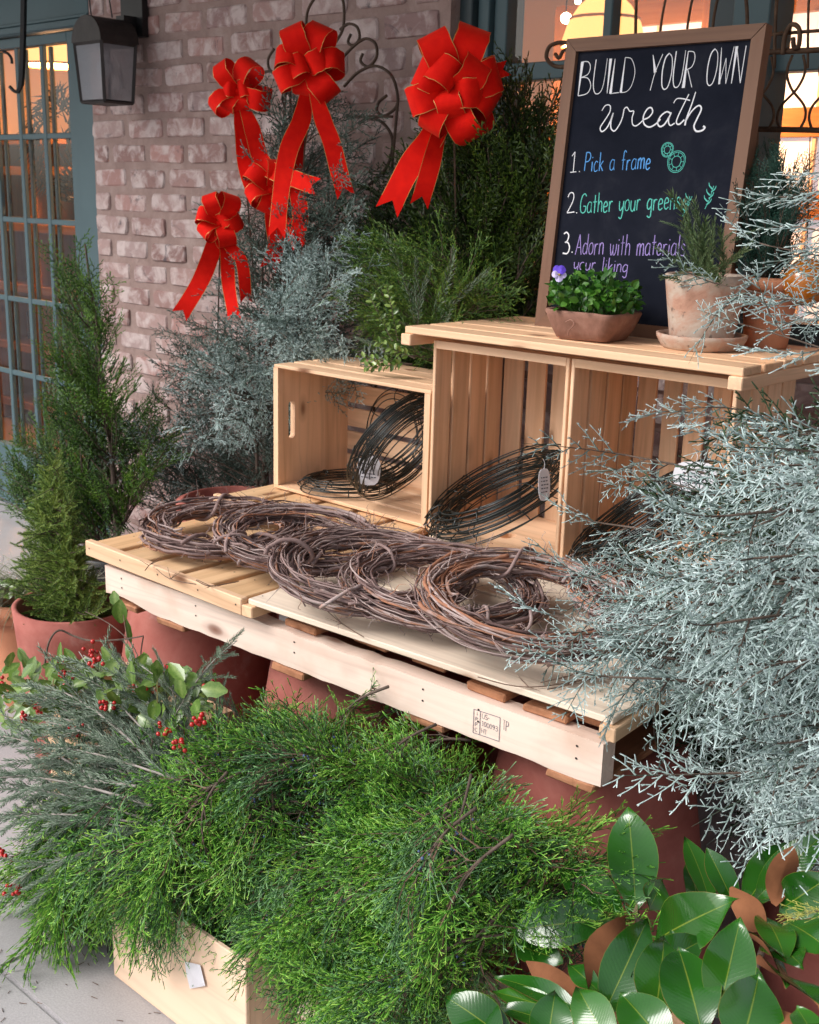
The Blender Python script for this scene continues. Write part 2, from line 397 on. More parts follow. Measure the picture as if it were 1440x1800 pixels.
ROS = leafy('rosemary_leaf', [(0, (.025, .055, .025)), (.5, (.10, .165, .09)), (1, (.34, .40, .32))], .45, .5)
ROSG = leafy('green_rosemary_leaf', [(0, (.03, .07, .02)), (.6, (.09, .15, .06)), (1, (.17, .22, .09))], .45, .5)
DKC = leafy('dark_teal_conifer_leaf', [(0, (.008, .030, .020)), (.5, (.018, .062, .045)), (1, (.05, .12, .09))], .5)
HOL = leafy('holly_leaf', [(0, (.03, .08, .012)), (.5, (.11, .20, .035)), (1, (.30, .40, .11))], .25, .6, .1)
VIO = leafy('viola_leaf', [(0, (.012, .065, .006)), (.5, (.035, .14, .012)), (1, (.10, .24, .03))], .4, .5, .15)
GRS = leafy('grass_blade', [(0, (.10, .14, .05)), (1, (.45, .44, .34))], .6)
BARK = mottled('bark', [(.3, (.05, .035, .025)), (.7, (.14, .10, .08))], 30.)
TWIG = mottled('reddish_twig', [(.3, (.09, .05, .035)), (.7, (.22, .14, .10))], 40.)
BERRY = plain('red_berry', (.45, .012, .01), .25, spec=.6)
BLUEB = plain('blue_berry', (.06, .10, .20), .6)

# ================================================================= the setting
rng = random.Random(7)
# floor: one sheet with sawn joints cut as shallow grooves
fl = MB(); G = .012
xs = [-40, -5.05, -5.05 + G, -3.45, -3.45 + G, -1.93, -1.93 + G, -.3, -.3 + G, 1.3, 1.3 + G, 40]
ys = [-40, -.8, -.8 + G, .95, .95 + G, 2.79, 12]
for i in range(len(xs) - 1):
    for j in range(len(ys) - 1):
        gr = (i % 2 == 1) or (j % 2 == 1)
        z = -.006 if gr else 0.
        a, b_, c_, d_ = xs[i], xs[i + 1], ys[j], ys[j + 1]
        fl.add([(a, c_, z), (b_, c_, z), (b_, d_, z), (a, d_, z)], [(0, 1, 2), (0, 2, 3)])
        if gr and i % 2 == 1:
            for x in (a, b_): fl.add([(x, c_, -.006), (x, d_, -.006), (x, d_, 0), (x, c_, 0)], [(0, 1, 2), (0, 2, 3)])
        if gr and j % 2 == 1:
            for y in (c_, d_): fl.add([(a, y, -.006), (b_, y, -.006), (b_, y, 0), (a, y, 0)], [(0, 1, 2), (0, 2, 3)])
tag(fl.build('pavement', CONC), kind='structure')

# unseen porch roof over the wall side, added so light falls off there
pc = MB(); pc.box((-3, 2.1, 2.86), (14, 1.6, .12)); pc.box((-3, 1.3, 2.74), (14, .12, .22))
tag(pc.build('unseen_porch_ceiling', TEAL), kind='structure')

# brick wall between the door and the window
wall = thing('brick_wall', 'old pinkish tumbled brick wall with wide smeared mortar between door and window', 'wall', (-3.3, 2.8, 0))
m_ = MB(); m_.box((-3.305, 2.8085, 1.4), (1.862, .10, 2.8)); m_.build('mortar', MORTAR, wall)
def brick_mesh(L, H, D, seed):
    """tumbled brick: eight cornered worn face, rounded arris"""
    rg = random.Random(seed); V = []; F = []
    c = [(rg.uniform(.006, .022), rg.uniform(.005, .016)) for _ in range(4)]
    j = lambda s: rg.uniform(-s, s)
    pts = []
    for (sx, sz), (cx, cz) in zip(((-1, -1), (1, -1), (1, 1), (-1, 1)), c):
        a = (sx * (L / 2 - cx), sz * H / 2); b2 = (sx * L / 2, sz * (H / 2 - cz)); m2 = (sx * (L / 2 - cx * .3), sz * (H / 2 - cz * .3))
        pts += ([b2, m2, a] if sx * sz > 0 else [a, m2, b2])[::(1)]
    pts = [(x + j(.0022), z + j(.0022)) for x, z in pts]; n = len(pts)
    for k, (sc_, y) in enumerate(((1, D / 2), (1, -D / 2 + .005), (.94, -D / 2))):
        for x, z in pts:
            V.append(((x - math.copysign(min(abs(x), rg.uniform(.002, .007) if k == 2 else 0), x)), y + (j(.0015) if k == 2 else 0), (z - math.copysign(min(abs(z), rg.uniform(.001, .006) if k == 2 else 0), z))))
    for k in range(2):
        for i in range(n): i2 = (i + 1) % n; F.append((k * n + i, k * n + i2, (k + 1) * n + i2, (k + 1) * n + i))
    V.append((j(.02), -D / 2 - rg.uniform(-.001, .002), j(.008)))
    for i in range(n): F.append((2 * n + i, 2 * n + (i + 1) % n, 3 * n))
    me = mesh_py('brick', V, F, smooth=False); me.materials.append(BRICK); return me
full = [brick_mesh(.205 + .006 * (k % 3), .064 + .002 * (k % 3), .09, k) for k in range(12)]
half = [brick_mesh(.098, .064, .09, 50 + k) for k in range(4)]
CH = .0905; x0, x1 = -4.232, -2.384
row = 0; z = .10
while z < 2.62:
    x = x0; odd = row % 2
    while x < x1 - .05:
        if (x == x0 and odd): L, me = .098, half[rng.randrange(4)]
        else: L, me = .214, full[rng.randrange(12)]
        if x + L > x1 - .03: L, me = .098, half[rng.randrange(4)]
        if x + L > x1 + .02: break
        dx = rng.uniform(-.004, .004)
        o = put('brick', me, wall, (min(x + L / 2 + dx, x1 - L / 2 + .003), 2.797 + rng.uniform(-.004, .003), z + rng.uniform(-.003, .003)))
        o.rotation_euler = (rng.uniform(-.02, .02), rng.uniform(-.018, .018), rng.uniform(-.012, .012))
        if rng.random() < .5: o.scale = (-1, 1, 1) if False else (1, 1, 1)
        x += L + .031
    z += CH; row += 1
# low wall under the window
lw = thing('low_brick_wall', 'low brick wall below the shop window, hidden behind the crates and greens', 'wall', (-1, 2.8, 0))
m_ = MB(); m_.box((-.94, 2.82, .59), (2.86, .10, 1.18)); m_.build('mortar', MORTAR, lw)
lb = MB()
for r_ in range(12):
    for i in range(12): lb.box((-2.25 + i * .245 + (r_ % 2) * .12, 2.80, .06 + r_ * CH), (.212, .09, .066))
tag(lb.build('bricks', BRICK, lw), kind='stuff')
m_ = MB(); m_.box((-.94, 2.80, 1.21), (2.86, .16, .05)); m_.build('sill', TEALD, lw)

# ---- french door
door = thing('french_door', 'teal painted glazed door with many small panes left of the brick wall', 'door', (-4.9, 2.8, 0))
def bar(nm, mt, par, xa, xb, ya, yb, za, zb, b=.003): return board(nm, par, mt, ((xa + xb) / 2, (ya + yb) / 2, (za + zb) / 2), (xb - xa, yb - ya, zb - za), b=b)
bar('casing', TEAL, door, -4.36, -4.236, 2.765, 2.90, 0, 2.118)
bar('casing', TEAL, door, -4.385, -4.363, 2.78, 2.90, 0, 2.118)
bar('header', TEAL, door, -6.2, -4.236, 2.755, 2.90, 2.121, 2.86)
bar('header_moulding', TEAL, door, -6.2, -4.236, 2.742, 2.7545, 2.124, 2.150)
bar('header_moulding', TEAL, door, -6.2, -4.236, 2.748, 2.7545, 2.153, 2.165)
bar('stile', TEAL, door, -4.455, -4.388, 2.79, 2.84, 0, 2.118)
bar('stile', TEAL, door, -5.36, -5.255, 2.79, 2.84, 0, 2.118)
bar('rail', TEAL, door, -5.255, -4.455, 2.79, 2.84, 2.078, 2.118)
bar('rail', TEAL, door, -5.255, -4.455, 2.79, 2.84, 0, .30)
cols = [-5.255, -5.065, -4.855, -4.655, -4.455]
rows = [.30, .66, 1.005, 1.36, 1.715, 2.078]
for xm in cols[1:-1]:
    bar('muntin', TEAL, door, xm - .014, xm + .014, 2.792, 2.812, .302, 2.076); bar('muntin', TEAL, door, xm - .012, xm + .012, 2.834, 2.846, .302, 2.076)
for zm in rows[1:-1]:
    bar('muntin', TEAL, door, -5.253, -4.457, 2.7945, 2.8095, zm - .012, zm + .012)
for i in range(4):
    for j in range(5):
        m_ = MB(); m_.box(((cols[i] + cols[i + 1]) / 2, 2.822, (rows[j] + rows[j + 1]) / 2), (cols[i + 1] - cols[i] - .004, .004, rows[j + 1] - rows[j] - .004)); m_.build('pane', GLASS, door)
# wall beyond the door, out of frame to the left
bar('flanking_panel', TEAL, door, -6.2, -5.363, 2.79, 2.86, 0, 2.118)

fw_ = MB(); fw_.box((-7.3, 2.84, 1.43), (2.19, .12, 2.86)); tag(fw_.build('teal_facade_panel', TEAL), 'plain teal painted shopfront panel further left of the door', 'wall')

# ---- shop window
win = thing('shop_window', 'large shop window in dark teal frame behind the chalkboard', 'window', (-1.3, 2.87, .9))
bar('jamb', TEALD, win, -2.378, -2.330, 2.80, 2.93, 1.237, 2.86)
bar('jamb', TEAL, win, -2.327, -2.285, 2.825, 2.93, 1.237, 2.86)
bar('jamb', TEAL, win, -2.282, -2.235, 2.845, 2.93, 1.237, 2.86)
bar('transom', TEAL, win, -2.232, -1.583, 2.845, 2.90, 1.838, 1.886)
bar('mullion', TEAL, win, -1.905, -1.877, 2.845, 2.89, 1.889, 2.86)
bar('mullion', TEALD, win, -1.905, -1.877, 2.845, 2.89, 1.237, 1.835)
bar('post', TEALD, win, -1.580, -1.500, 2.83, 2.93, 1.237, 2.86)
bar('post', TEAL, win, -1.497, -1.400, 2.80, 2.93, 1.237, 2.86)
bar('transom', TEAL, win, -1.397, .45, 2.845, 2.90, 1.825, 1.873)
for xx in (-1.05, -.55, -.05): bar('mullion', TEAL, win, xx - .014, xx + .014, 2.845, 2.89, 1.876, 2.86); bar('mullion', TEAL, win, xx - .014, xx + .014, 2.845, 2.89, 1.237, 1.822)
for xa, xb in ((-2.234, -1.906), (-1.876, -1.581), (-1.399, -1.065), (-1.035, -.565), (-.535, -.065), (-.035, .45)):
    zt = 1.838 if xa < -1.5 else 1.825
    for za, zb in ((1.239, zt - .001), (zt + .05, 2.858)):
        m_ = MB(); m_.box(((xa + xb) / 2, 2.872, (za + zb) / 2), (xb - xa, .004, zb - za)); m_.build('pane', GLASS, win)

# ---- room behind
room = MB()
room.box((-3.5, 2.975, -.03), (8, .07, .06)); room.box((-3.5, 5.7, -.05), (10, 5.4, .1)); room.build('shop_floor', plain('oak_floor', (.22, .13, .07), .4))['kind'] = 'structure'
rm = MB(); rm.box((-3.5, 7.6, 1.5), (10, .1, 3.0)); rm.box((-8.3, 5.25, 1.5), (.1, 4.6, 3.0)); rm.box((1.0, 5.25, 1.5), (.1, 4.6, 3.0))
tag(rm.build('shop_wall', CREAM), kind='structure')
rc = MB(); rc.box((-3.5, 5.25, 3.03), (10, 4.8, .1)); rc.box((-3.5, 2.97, 2.93), (10, .10, .14)); tag(rc.build('shop_ceiling', CREAM), kind='structure')
ORANGE = wood('orange_pine', (.40, .17, .05), (.26, .09, .022), rough=.5)
shelf = thing('display_shelf', 'orange pine shelving with jars glimpsed through the teal door', 'shelf', (-6.9, 4.1, 0))
SX, SY = -6.95, 4.1
for xx in (-8.0, -7.28, -6.72, -5.85): board('upright', shelf, ORANGE, (xx, SY, .88), (.09, .35, 1.76))
for zz in (.12, .5, .88, 1.26, 1.60, 1.78): board('shelf_board', shelf, ORANGE, (SX, SY, zz), (2.3, .38, .05))
board('back_panel', shelf, plain('dark_back_panel', (.07, .035, .02), .7), (SX, SY + .2, .88), (2.3, .02, 1.76))
jm = [plain('jar_' + str(i), c, .3) for i, c in enumerate([(.5, .42, .32), (.15, .07, .04), (.30, .16, .08), (.55, .5, .45), (.08, .10, .06)])]
jars = []
for zz in (.146, .526, .906, 1.286):
    xx = -7.9
    while xx < -6.0:
        w = rng.uniform(.06, .14)
        if min(abs(xx + w / 2 + 7.28), abs(xx + w / 2 + 6.72)) > .12:
            h = rng.uniform(.08, .26); V, F = lathe([(0, 0), (w * .5, 0), (w * .5, h * .7), (w * .3, h * .85), (w * .3, h), (0, h)], 12)
            o = put('jar', mesh_py('jar', V, F, smooth=True), None, (xx + w / 2, SY + rng.uniform(-.05, .05), zz + .0), jm[rng.randrange(5)])
            tag(o, 'small pot or jar on the orange shelf inside the shop', 'jar', 'jars on the shelf inside the shop')
        xx += w + rng.uniform(.03, .12)
cab = thing('glazed_casement', 'orange wood cabinet with pale panes, glow added for daylight, inside window at right', 'casement', (-2.2, 5.0, 0))
PANEL = plain('pale_panel', (.75, .76, .78), .5)
DAY = plain('daylight_glow_pane', (.8, .82, .85), .5, **{'Emission Color': (.82, .88, 1., 1), 'Emission Strength': .22})  # panes emit a pale glow standing in for daylight
for xx in (-3.55, -2.75, -1.95, -1.15): board('upright', cab, ORANGE, (xx, 5.0, 1.2), (.10, .08, 2.4))
for zz in (.06, .95, 1.52, 1.86, 2.36): board('crosspiece', cab, ORANGE, (-2.35, 4.995, zz), (2.5, .06, .12))
for i in range(3):
    for za, zb in ((.12, .89), (1.01, 1.46), (1.58, 1.80), (1.92, 2.30)):
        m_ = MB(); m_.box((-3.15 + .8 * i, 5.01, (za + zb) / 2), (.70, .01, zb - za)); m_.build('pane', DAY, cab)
        for q in (-.12, .12): board('glazing_bar', cab, PALE, (-3.15 + .8 * i + q, 4.99, (za + zb) / 2), (.018, .02, zb - za - .004))

# pendant lamps that are lit in the photograph
SHADE = plain('lit_lampshade', (.7, .45, .2), .8, **{'Emission Color': (1, .50, .15, 1), 'Emission Strength': .75})
GLOW = plain('lit_bulb', (1, 1, 1), .5, **{'Emission Color': (1, .72, .42, 1), 'Emission Strength': 12.})
def pendant(label, loc, r, watts, cord=None):
    t = thing('pendant_lamp', label, 'lamp', loc)
    V = []; F = []; n = 28; prof = [(r * .45, .75 * r), (r * .62, .6 * r), (r * .85, .25 * r), (r * .97, -.15 * r), (r, -.3 * r)]
    for i, (a, z) in enumerate(prof):
        for j in range(n): q = a * (1 + .02 * (j % 2)); V.append((q * math.cos(2 * PI * j / n), q * math.sin(2 * PI * j / n), z))
    for i in range(len(prof) - 1):
        for j in range(n): F.append((i * n + j, i * n + (j + 1) % n, (i + 1) * n + (j + 1) % n, (i + 1) * n + j))
    put('lamp_shade', mesh_py('lamp_shade', V, F), t, loc, SHADE)
    m_ = MB()
    for z in (.75, .3, -.3):
        rr = {.75: .45, .3: .83, -.3: 1.0}[z] * r * 1.01
        m_.tube([(rr * math.cos(a * PI / 12), rr * math.sin(a * PI / 12), z * r) for a in range(24)], .006, 5, closed=True)
    m_.build('shade_ring', ORANGE['x'], t, loc)
    m_ = MB(); m_.seg((0, 0, .6 * r), (0, 0, 2.97 - loc[2]), .006, .006, n=5); m_.build('cord', IRON, t, loc)
    ld = bpy.data.lights.new('lamp_light', 'POINT'); ld.energy = watts; ld.color = (1, .52, .24); ld.shadow_soft_size = r * .5
    lo = bpy.data.objects.new('lamp_light', ld); col.objects.link(lo); lo.parent = t; lo.location = (0, 0, -.45 * r)
pendant('glowing woven lampshade inside the window above the chalkboard', (-2.8699, 4.3000, 2.1766), .17, 75)
pendant('glowing pleated lampshade seen through the top panes of the teal door', (-6.3433, 3.9000, 2.2448), .20, 80)
def bare(label, loc, r=.02):
    t = thing('pendant_bulb', label, 'lamp', loc)
    m_ = MB(); m_.ball((0, 0, 0), r, n=10, k=8); m_.build('bulb', GLOW, t, loc, smooth=True)
    m_ = MB(); m_.seg((0, 0, r), (0, 0, 2.97 - loc[2]), .004, .004); m_.build('cord', IRON, t, loc)
bare('small bright bulb hanging inside window left of the lampshade', (-3.2780, 4.6000, 2.2993), .024)
bare('tiny bright bulb at the very top edge of the window', (-3.2189, 4.6000, 2.3652), .014)
# dark dried wreath hung inside the door
dw = MB(); C = np.array((-4.8735, 2.9800, 1.6894)); rg = np.random.default_rng(5)
for i in range(420):
    a = rg.uniform(0, 2 * PI); r_ = .17 + rg.normal(0, .022); p = C + np.array([r_ * math.cos(a), rg.normal(0, .02), r_ * 1.15 * math.sin(a)])
    d = np.array([math.cos(a + 1.3 * rg.choice([-1, .6])), rg.normal(0, .4), math.sin(a + 1.3)]); dw.needle(p, d, rg.uniform(.06, .11), .006, rg.uniform(0, .6))
tag(dw.build('dried_wreath', leafy('dark_dried_leaf', [(0, (.012, .014, .008)), (1, (.06, .055, .03))])), 'dark dried wreath hanging inside the teal glazed door', 'wreath')

# ---- wall lantern
LT = thing('wall_lantern', 'dark bronze barrel-topped lantern with seeded glass on the wall beside the door', 'lantern', (-3.9, 2.75, 2.1))
BRZ = mottled('dark_bronze', [(.3, (.018, .014, .013)), (.7, (.038, .030, .028))], 20., rough=.5)
yf, yb, xa, xb, zb_, zt_ = 2.53, 2.675, -3.985, -3.812, 1.812, 2.015
tp = .012
cb = [(xa + tp, yf + tp, zb_), (xb - tp, yf + tp, zb_), (xb - tp, yb - tp, zb_), (xa + tp, yb - tp, zb_)]; ct = [(xa, yf, zt_), (xb, yf, zt_), (xb, yb, zt_), (xa, yb, zt_)]
m_ = MB()
for k in range(4):
    m_.seg(cb[k], ct[k], .0075, .0075, n=4); m_.seg(cb[k], cb[(k + 1) % 4], .0065, .0065, n=4); m_.seg(ct[k], ct[(k + 1) % 4], .009, .009, n=4)
m_.box(((xa + xb) / 2, (yf + yb) / 2, zb_ - .002), (xb - xa - .03, yb - yf - .03, .006))
m_.build('frame', BRZ, LT)
ro = MB(); n = 14; cx = (xa + xb) / 2; rr = (xb - xa) / 2 + .008; V = []; F = []
for y in (yf - .008, yb + .008):
    for i in range(n + 1): a = PI * i / n; V.append((cx + rr * math.cos(a), y, zt_ + rr * .95 * math.sin(a)))
F = [(i, i + 1, n + 2 + i) for i in range(n)] + [(i, n + 2 + i, n + 1 + i) for i in range(n)]
F += [(0, i, i + 1) for i in range(1, n)] + [(n + 1, n + 1 + i + 1, n + 1 + i) for i in range(1, n)] + [(0, n, 2 * n + 1), (0, 2 * n + 1, n + 1)]
ro.add(V, F); ro.build('barrel_roof', BRZ, LT)
LG = bpy.data.materials.new('seeded_lantern_glass'); LG.use_nodes = True; n_ = LG.node_tree; n_.nodes.clear()
o_ = N(n_, 'OutputMaterial'); t_ = N(n_, 'BsdfTransparent'); g_ = N(n_, 'BsdfPrincipled'); g_.inputs['Base Color'].default_value = (.34, .34, .37, 1); g_.inputs['Roughness'].default_value = .25
nn = N(n_, 'TexNoise', Scale=38., Detail=3.); bb = N(n_, 'Bump'); bb.inputs['Strength'].default_value = .6; bb.inputs['Distance'].default_value = .01; n_.links.new(nn.outputs[0], bb.inputs['Height']); n_.links.new(bb.outputs[0], g_.inputs['Normal'])
x_ = N(n_, 'MixShader'); x_.inputs[0].default_value = .62; n_.links.new(t_.outputs[0], x_.inputs[1]); n_.links.new(g_.outputs[0], x_.inputs[2]); n_.links.new(x_.outputs[0], o_.inputs[0])
for k in range(4):
    a, b_, c_, d_ = cb[k], cb[(k + 1) % 4], ct[(k + 1) % 4], ct[k]; m_ = MB(); m_.add([a, b_, c_, d_], [(0, 1, 2), (0, 2, 3)])
    m_.build('glass_pane', LG, LT)
m_ = MB(); m_.ball((cx, 2.60, 1.93), .032, n=12, k=8); m_.seg((cx, 2.60, 1.95), (cx, 2.60, 2.01), .02, .02, n=8); m_.build('bulb', PAPER, LT, smooth=True)
m_ = MB(); m_.box((cx - .005, 2.737, 2.17), (.135, .026, .24)); m_.build('back_plate', IRON, LT)
m_ = MB(); m_.box((cx, 2.70, 2.09), (.05, .06, .06)); m_.build('arm', IRON, LT)
m_ = MB()
for s in (-.075, .055): m_.tube(smooth_path([(cx + s, 2.6, 2.10), (cx + s * .9, 2.59, 2.2), (cx + s * .5, 2.6, 2.35)], 5), .003, 4)
m_.build('hanging_wire', IRON, LT)
# wrought hook hanging from the porch
HK = MB(); 
HK.tube(smooth_path([(-4.4247, 2.6000, 2.3293), (-4.4517, 2.6000, 2.1262), (-4.4869, 2.6000, 1.9277), (-4.5142, 2.6000, 1.8794), (-4.5281, 2.5900, 1.8726), (-4.5479, 2.5800, 1.8920)], 6), [.013] * 15 + [.010] * 6 + [.007] * 10, 5)
HK.tube(smooth_path([(-4.6161, 2.6000, 2.0287), (-4.5815, 2.6000, 2.0203), (-4.5574, 2.6000, 1.9997), (-4.5553, 2.6000, 1.9802)], 5), .006, 5)
tag(HK.build('hanging_hook', IRON), 'black wrought iron hook hanging in front of the teal door', 'hook')

# ---- iron scroll trellis against the wall
tr = thing('scroll_trellis', 'brown wrought iron trellis with curled scrolls behind the red bows', 'trellis', (-2.6, 2.66, 1.0))
SC = [
 [(-2.8837, 2.6600, 2.0001),(-2.8763, 2.6600, 2.0540),(-2.8380, 2.6600, 2.0918),(-2.7775, 2.6600, 2.0979),(-2.7277, 2.6600, 2.0825),(-2.7147, 2.6600, 2.0416),(-2.7188, 2.6600, 1.9938),(-2.7430, 2.6600, 1.9630),(-2.7827, 2.6600, 1.9278)],
 [(-2.7311, 2.6600, 1.9914),(-2.6945, 2.6600, 2.0049),(-2.6579, 2.6600, 1.9928),(-2.6475, 2.6600, 1.9618),(-2.6713, 2.6600, 1.9425),(-2.6959, 2.6600, 1.9536),(-2.6841, 2.6600, 1.9754)],
 [(-2.7148, 2.6600, 1.9126),(-2.6689, 2.6600, 1.9423),(-2.6211, 2.6600, 1.9586),(-2.5805, 2.6600, 1.9418),(-2.5747, 2.6600, 1.9050),(-2.6072, 2.6600, 1.8796),(-2.6412, 2.6600, 1.8957),(-2.6321, 2.6600, 1.9177)],
 [(-2.7108, 2.6600, 1.8272),(-2.6502, 2.6600, 1.8655),(-2.5788, 2.6600, 1.8798),(-2.5173, 2.6600, 1.8546),(-2.4880, 2.6600, 1.8059),(-2.4889, 2.6600, 1.7630),(-2.5346, 2.6600, 1.7385),(-2.5681, 2.6600, 1.7506),(-2.5617, 2.6600, 1.7764),(-2.5293, 2.6600, 1.7946)],
 [(-2.6468, 2.6600, 1.7180),(-2.5915, 2.6600, 1.7333),(-2.5338, 2.6600, 1.7109),(-2.5020, 2.6600, 1.6667),(-2.5163, 2.6600, 1.6014),(-2.5697, 2.6600, 1.5514),(-2.6423, 2.6600, 1.5167),(-2.6913, 2.6600, 1.4590)],
 [(-3.0341, 2.6600, 1.9539),(-3.0620, 2.6600, 1.9261),(-3.0594, 2.6600, 1.8965),(-3.0344, 2.6600, 1.8780)],
 [(-3.1392, 2.6600, 1.8581),(-3.1075, 2.6600, 1.8778),(-3.0399, 2.6600, 1.8852),(-2.9307, 2.6600, 1.8392)],
 [(-2.4828, 2.6600, 1.7867),(-2.4999, 2.6600, 1.6047),(-2.5176, 2.6600, 1.4131),(-2.5384, 2.6600, 1.1355),(-2.5609, 2.6600, 0.7699)],
 [(-2.9577, 2.6600, 1.8574),(-2.9518, 2.6600, 1.5777),(-2.9453, 2.6600, 1.1002),(-2.9272, 2.6600, 0.7139)],
 [(-2.6967, 2.6600, 1.7390),(-2.5042, 2.6600, 1.7345)],
 [(-2.7878, 2.6600, 1.9330),(-2.7780, 2.6600, 1.5787),(-2.7691, 2.6600, 1.1155)]]
for s in SC:
    m_ = MB(); m_.tube(smooth_path(s, 7), .0045, 6); m_.build('scroll', SCROLL, tr, smooth=True)

# ---- rusty wire plant basket behind the chalkboard
bk = thing('wire_plant_basket', 'rusty bent wire plant stand with looped rim behind the chalkboard', 'plant stand', (-1.3, 2.62, 1.2))
def wire(pts, r=.004, k=6):
    m_ = MB(); m_.tube(smooth_path(pts, k), r, 5); m_.build('wire', RUST, bk, smooth=True)
wire([(-1.3126, 2.6000, 1.8764), (-1.1803, 2.6000, 1.8770), (-1.0802, 2.6000, 1.8748)]); wire([(-1.3016, 2.6000, 1.8398), (-1.1754, 2.6000, 1.8374), (-1.0748, 2.6000, 1.8339)], .0065); wire([(-1.3107, 2.6000, 1.6756), (-1.1549, 2.6000, 1.6706), (-1.0529, 2.6000, 1.6655)], .0065)
for dx in (0, 47, 94):
    wire([((-1.2540, 2.5900, 1.8314)[0] + dx * .0026, 2.59, (-1.2540, 2.5900, 1.8314)[2]), ((-1.2533, 2.5900, 1.8714)[0] + dx * .0026, 2.59, (-1.2533, 2.5900, 1.8714)[2]), ((-1.2400, 2.5900, 1.8927)[0] + dx * .0026, 2.59, (-1.2400, 2.5900, 1.8927)[2]), ((-1.2216, 2.5900, 1.8810)[0] + dx * .0026, 2.59, (-1.2216, 2.5900, 1.8810)[2]), ((-1.2190, 2.5900, 1.8482)[0] + dx * .0026, 2.59, (-1.2190, 2.5900, 1.8482)[2]), ((-1.2290, 2.5900, 1.8441)[0] + dx * .0026, 2.59, (-1.2290, 2.5900, 1.8441)[2]), ((-1.2341, 2.5900, 1.8655)[0] + dx * .0026, 2.59, (-1.2341, 2.5900, 1.8655)[2])], .0055)
bz0, bz1 = (-1.2532, 2.6000, 1.8300)[2], (-1.2350, 2.6000, 1.6755)[2]; bx = (-1.2730, 2.6000, 1.7687)[0]
for i in range(9):
    for s in (-1, 1):
        xm = bx - .10 + i * .075; A_ = .035 * s
        wire([(xm + A_ * c, 2.6 + .004 * s, bz0 + (bz1 - bz0) * t) for t, c in ((0, .3), (.22, .55), (.45, .15), (.68, -.8), (.85, -1.), (1, -.75))], .0032)
for a, b_ in (((1117, 60), (1120, -20)), ((1160, 60), (1173, -20)), ((1207, 55), (1220, -20)), ((1252, 45), (1262, -20)), ((1312, 45), (1310, -20)), ((1366, 60), (1368, -20)), ((1420, 60), (1423, -20))): pass
wire([(-1.6425, 2.6000, 1.8746), (-1.6479, 2.6000, 1.9520), (-1.6505, 2.6000, 2.0157)]); wire([(-1.5775, 2.6000, 1.8707), (-1.5742, 2.6000, 1.9338), (-1.5630, 2.6000, 2.0077)], .0032); wire([(-1.5052, 2.6000, 1.8664), (-1.5025, 2.6000, 1.9285), (-1.4921, 2.6000, 2.0013)], .0032)
wire([(-1.4353, 2.6000, 1.8622), (-1.4374, 2.6000, 1.9237), (-1.4263, 2.6000, 1.9953)], .0035); wire([(-1.3478, 2.6000, 1.8570), (-1.3558, 2.6000, 1.9296), (-1.3695, 2.6000, 1.9901)], .0045); wire([(-1.2758, 2.6000, 1.8049), (-1.2856, 2.6000, 1.9242), (-1.2843, 2.6000, 1.9824)], .004); wire([(-1.1969, 2.6000, 1.8011), (-1.2098, 2.6000, 1.9183), (-1.2116, 2.6000, 1.9758)], .003)
wire([(-1.8353, 2.6000, 1.8360), (-1.8797, 2.6000, 1.8395), (-1.9063, 2.6000, 1.8602), (-1.8993, 2.6000, 1.8872), (-1.8714, 2.6000, 1.8951), (-1.8395, 2.6000, 1.8918), (-1.8125, 2.6000, 1.8794)], .0055)
wire([(-1.8802, 2.6000, 1.8697), (-1.8669, 2.6000, 1.8581), (-1.8557, 2.6000, 1.8738), (-1.8352, 2.6000, 1.8807)], .005)
wire([(-1.3033, 2.6000, 1.6717), (-1.2834, 2.6000, 1.4316), (-1.2582, 2.6000, 1.1423)], .006); wire([(-1.0781, 2.6000, 1.6682), (-1.0141, 2.6000, 1.1699)], .006)

# ================================================================= table: pallet on upturned pots
TZ = .72
def up_pot(x, y, label, r0=.17, r1=.245, h=.568):
    t = thing('terracotta_pot', label, 'pot', (x, y, 0))
    prof = [(0, h), (r0 * .55, h), (r0 - .008, h), (r0, h - .008)] + [(r0 + (r1 - r0) * k / 8, h - (h - .10) * k / 8) for k in range(1, 9)] + [(r1 + .014, .098), (r1 + .016, .092), (r1 + .018, .004), (r1 + .010, 0), (r1 - .01, 0)]
    V, F = lathe(prof, 56); put('pot_body', mesh_py('pot_body', V, F, smooth=True), t, (x, y, 0), TERRA)
up_pot(-2.215, 1.70, 'large upturned terracotta pot under the left end of the pallet, behind the holly')
up_pot(-1.665, 1.68, 'large upturned terracotta pot under the middle of the pallet front')
up_pot(-1.06, 1.72, 'large upturned terracotta pot under the right corner of the pallet, above the magnolia')
up_pot(-.62, 2.15, 'upturned terracotta pot half hidden behind the drooping blue cypress at far right')
up_pot(-1.95, 2.22, 'upturned terracotta pot in shadow under the back of the pallet, left one', .17, .22)
up_pot(-1.42, 2.22, 'upturned terracotta pot in shadow under the back of the pallet, middle one', .17, .22)

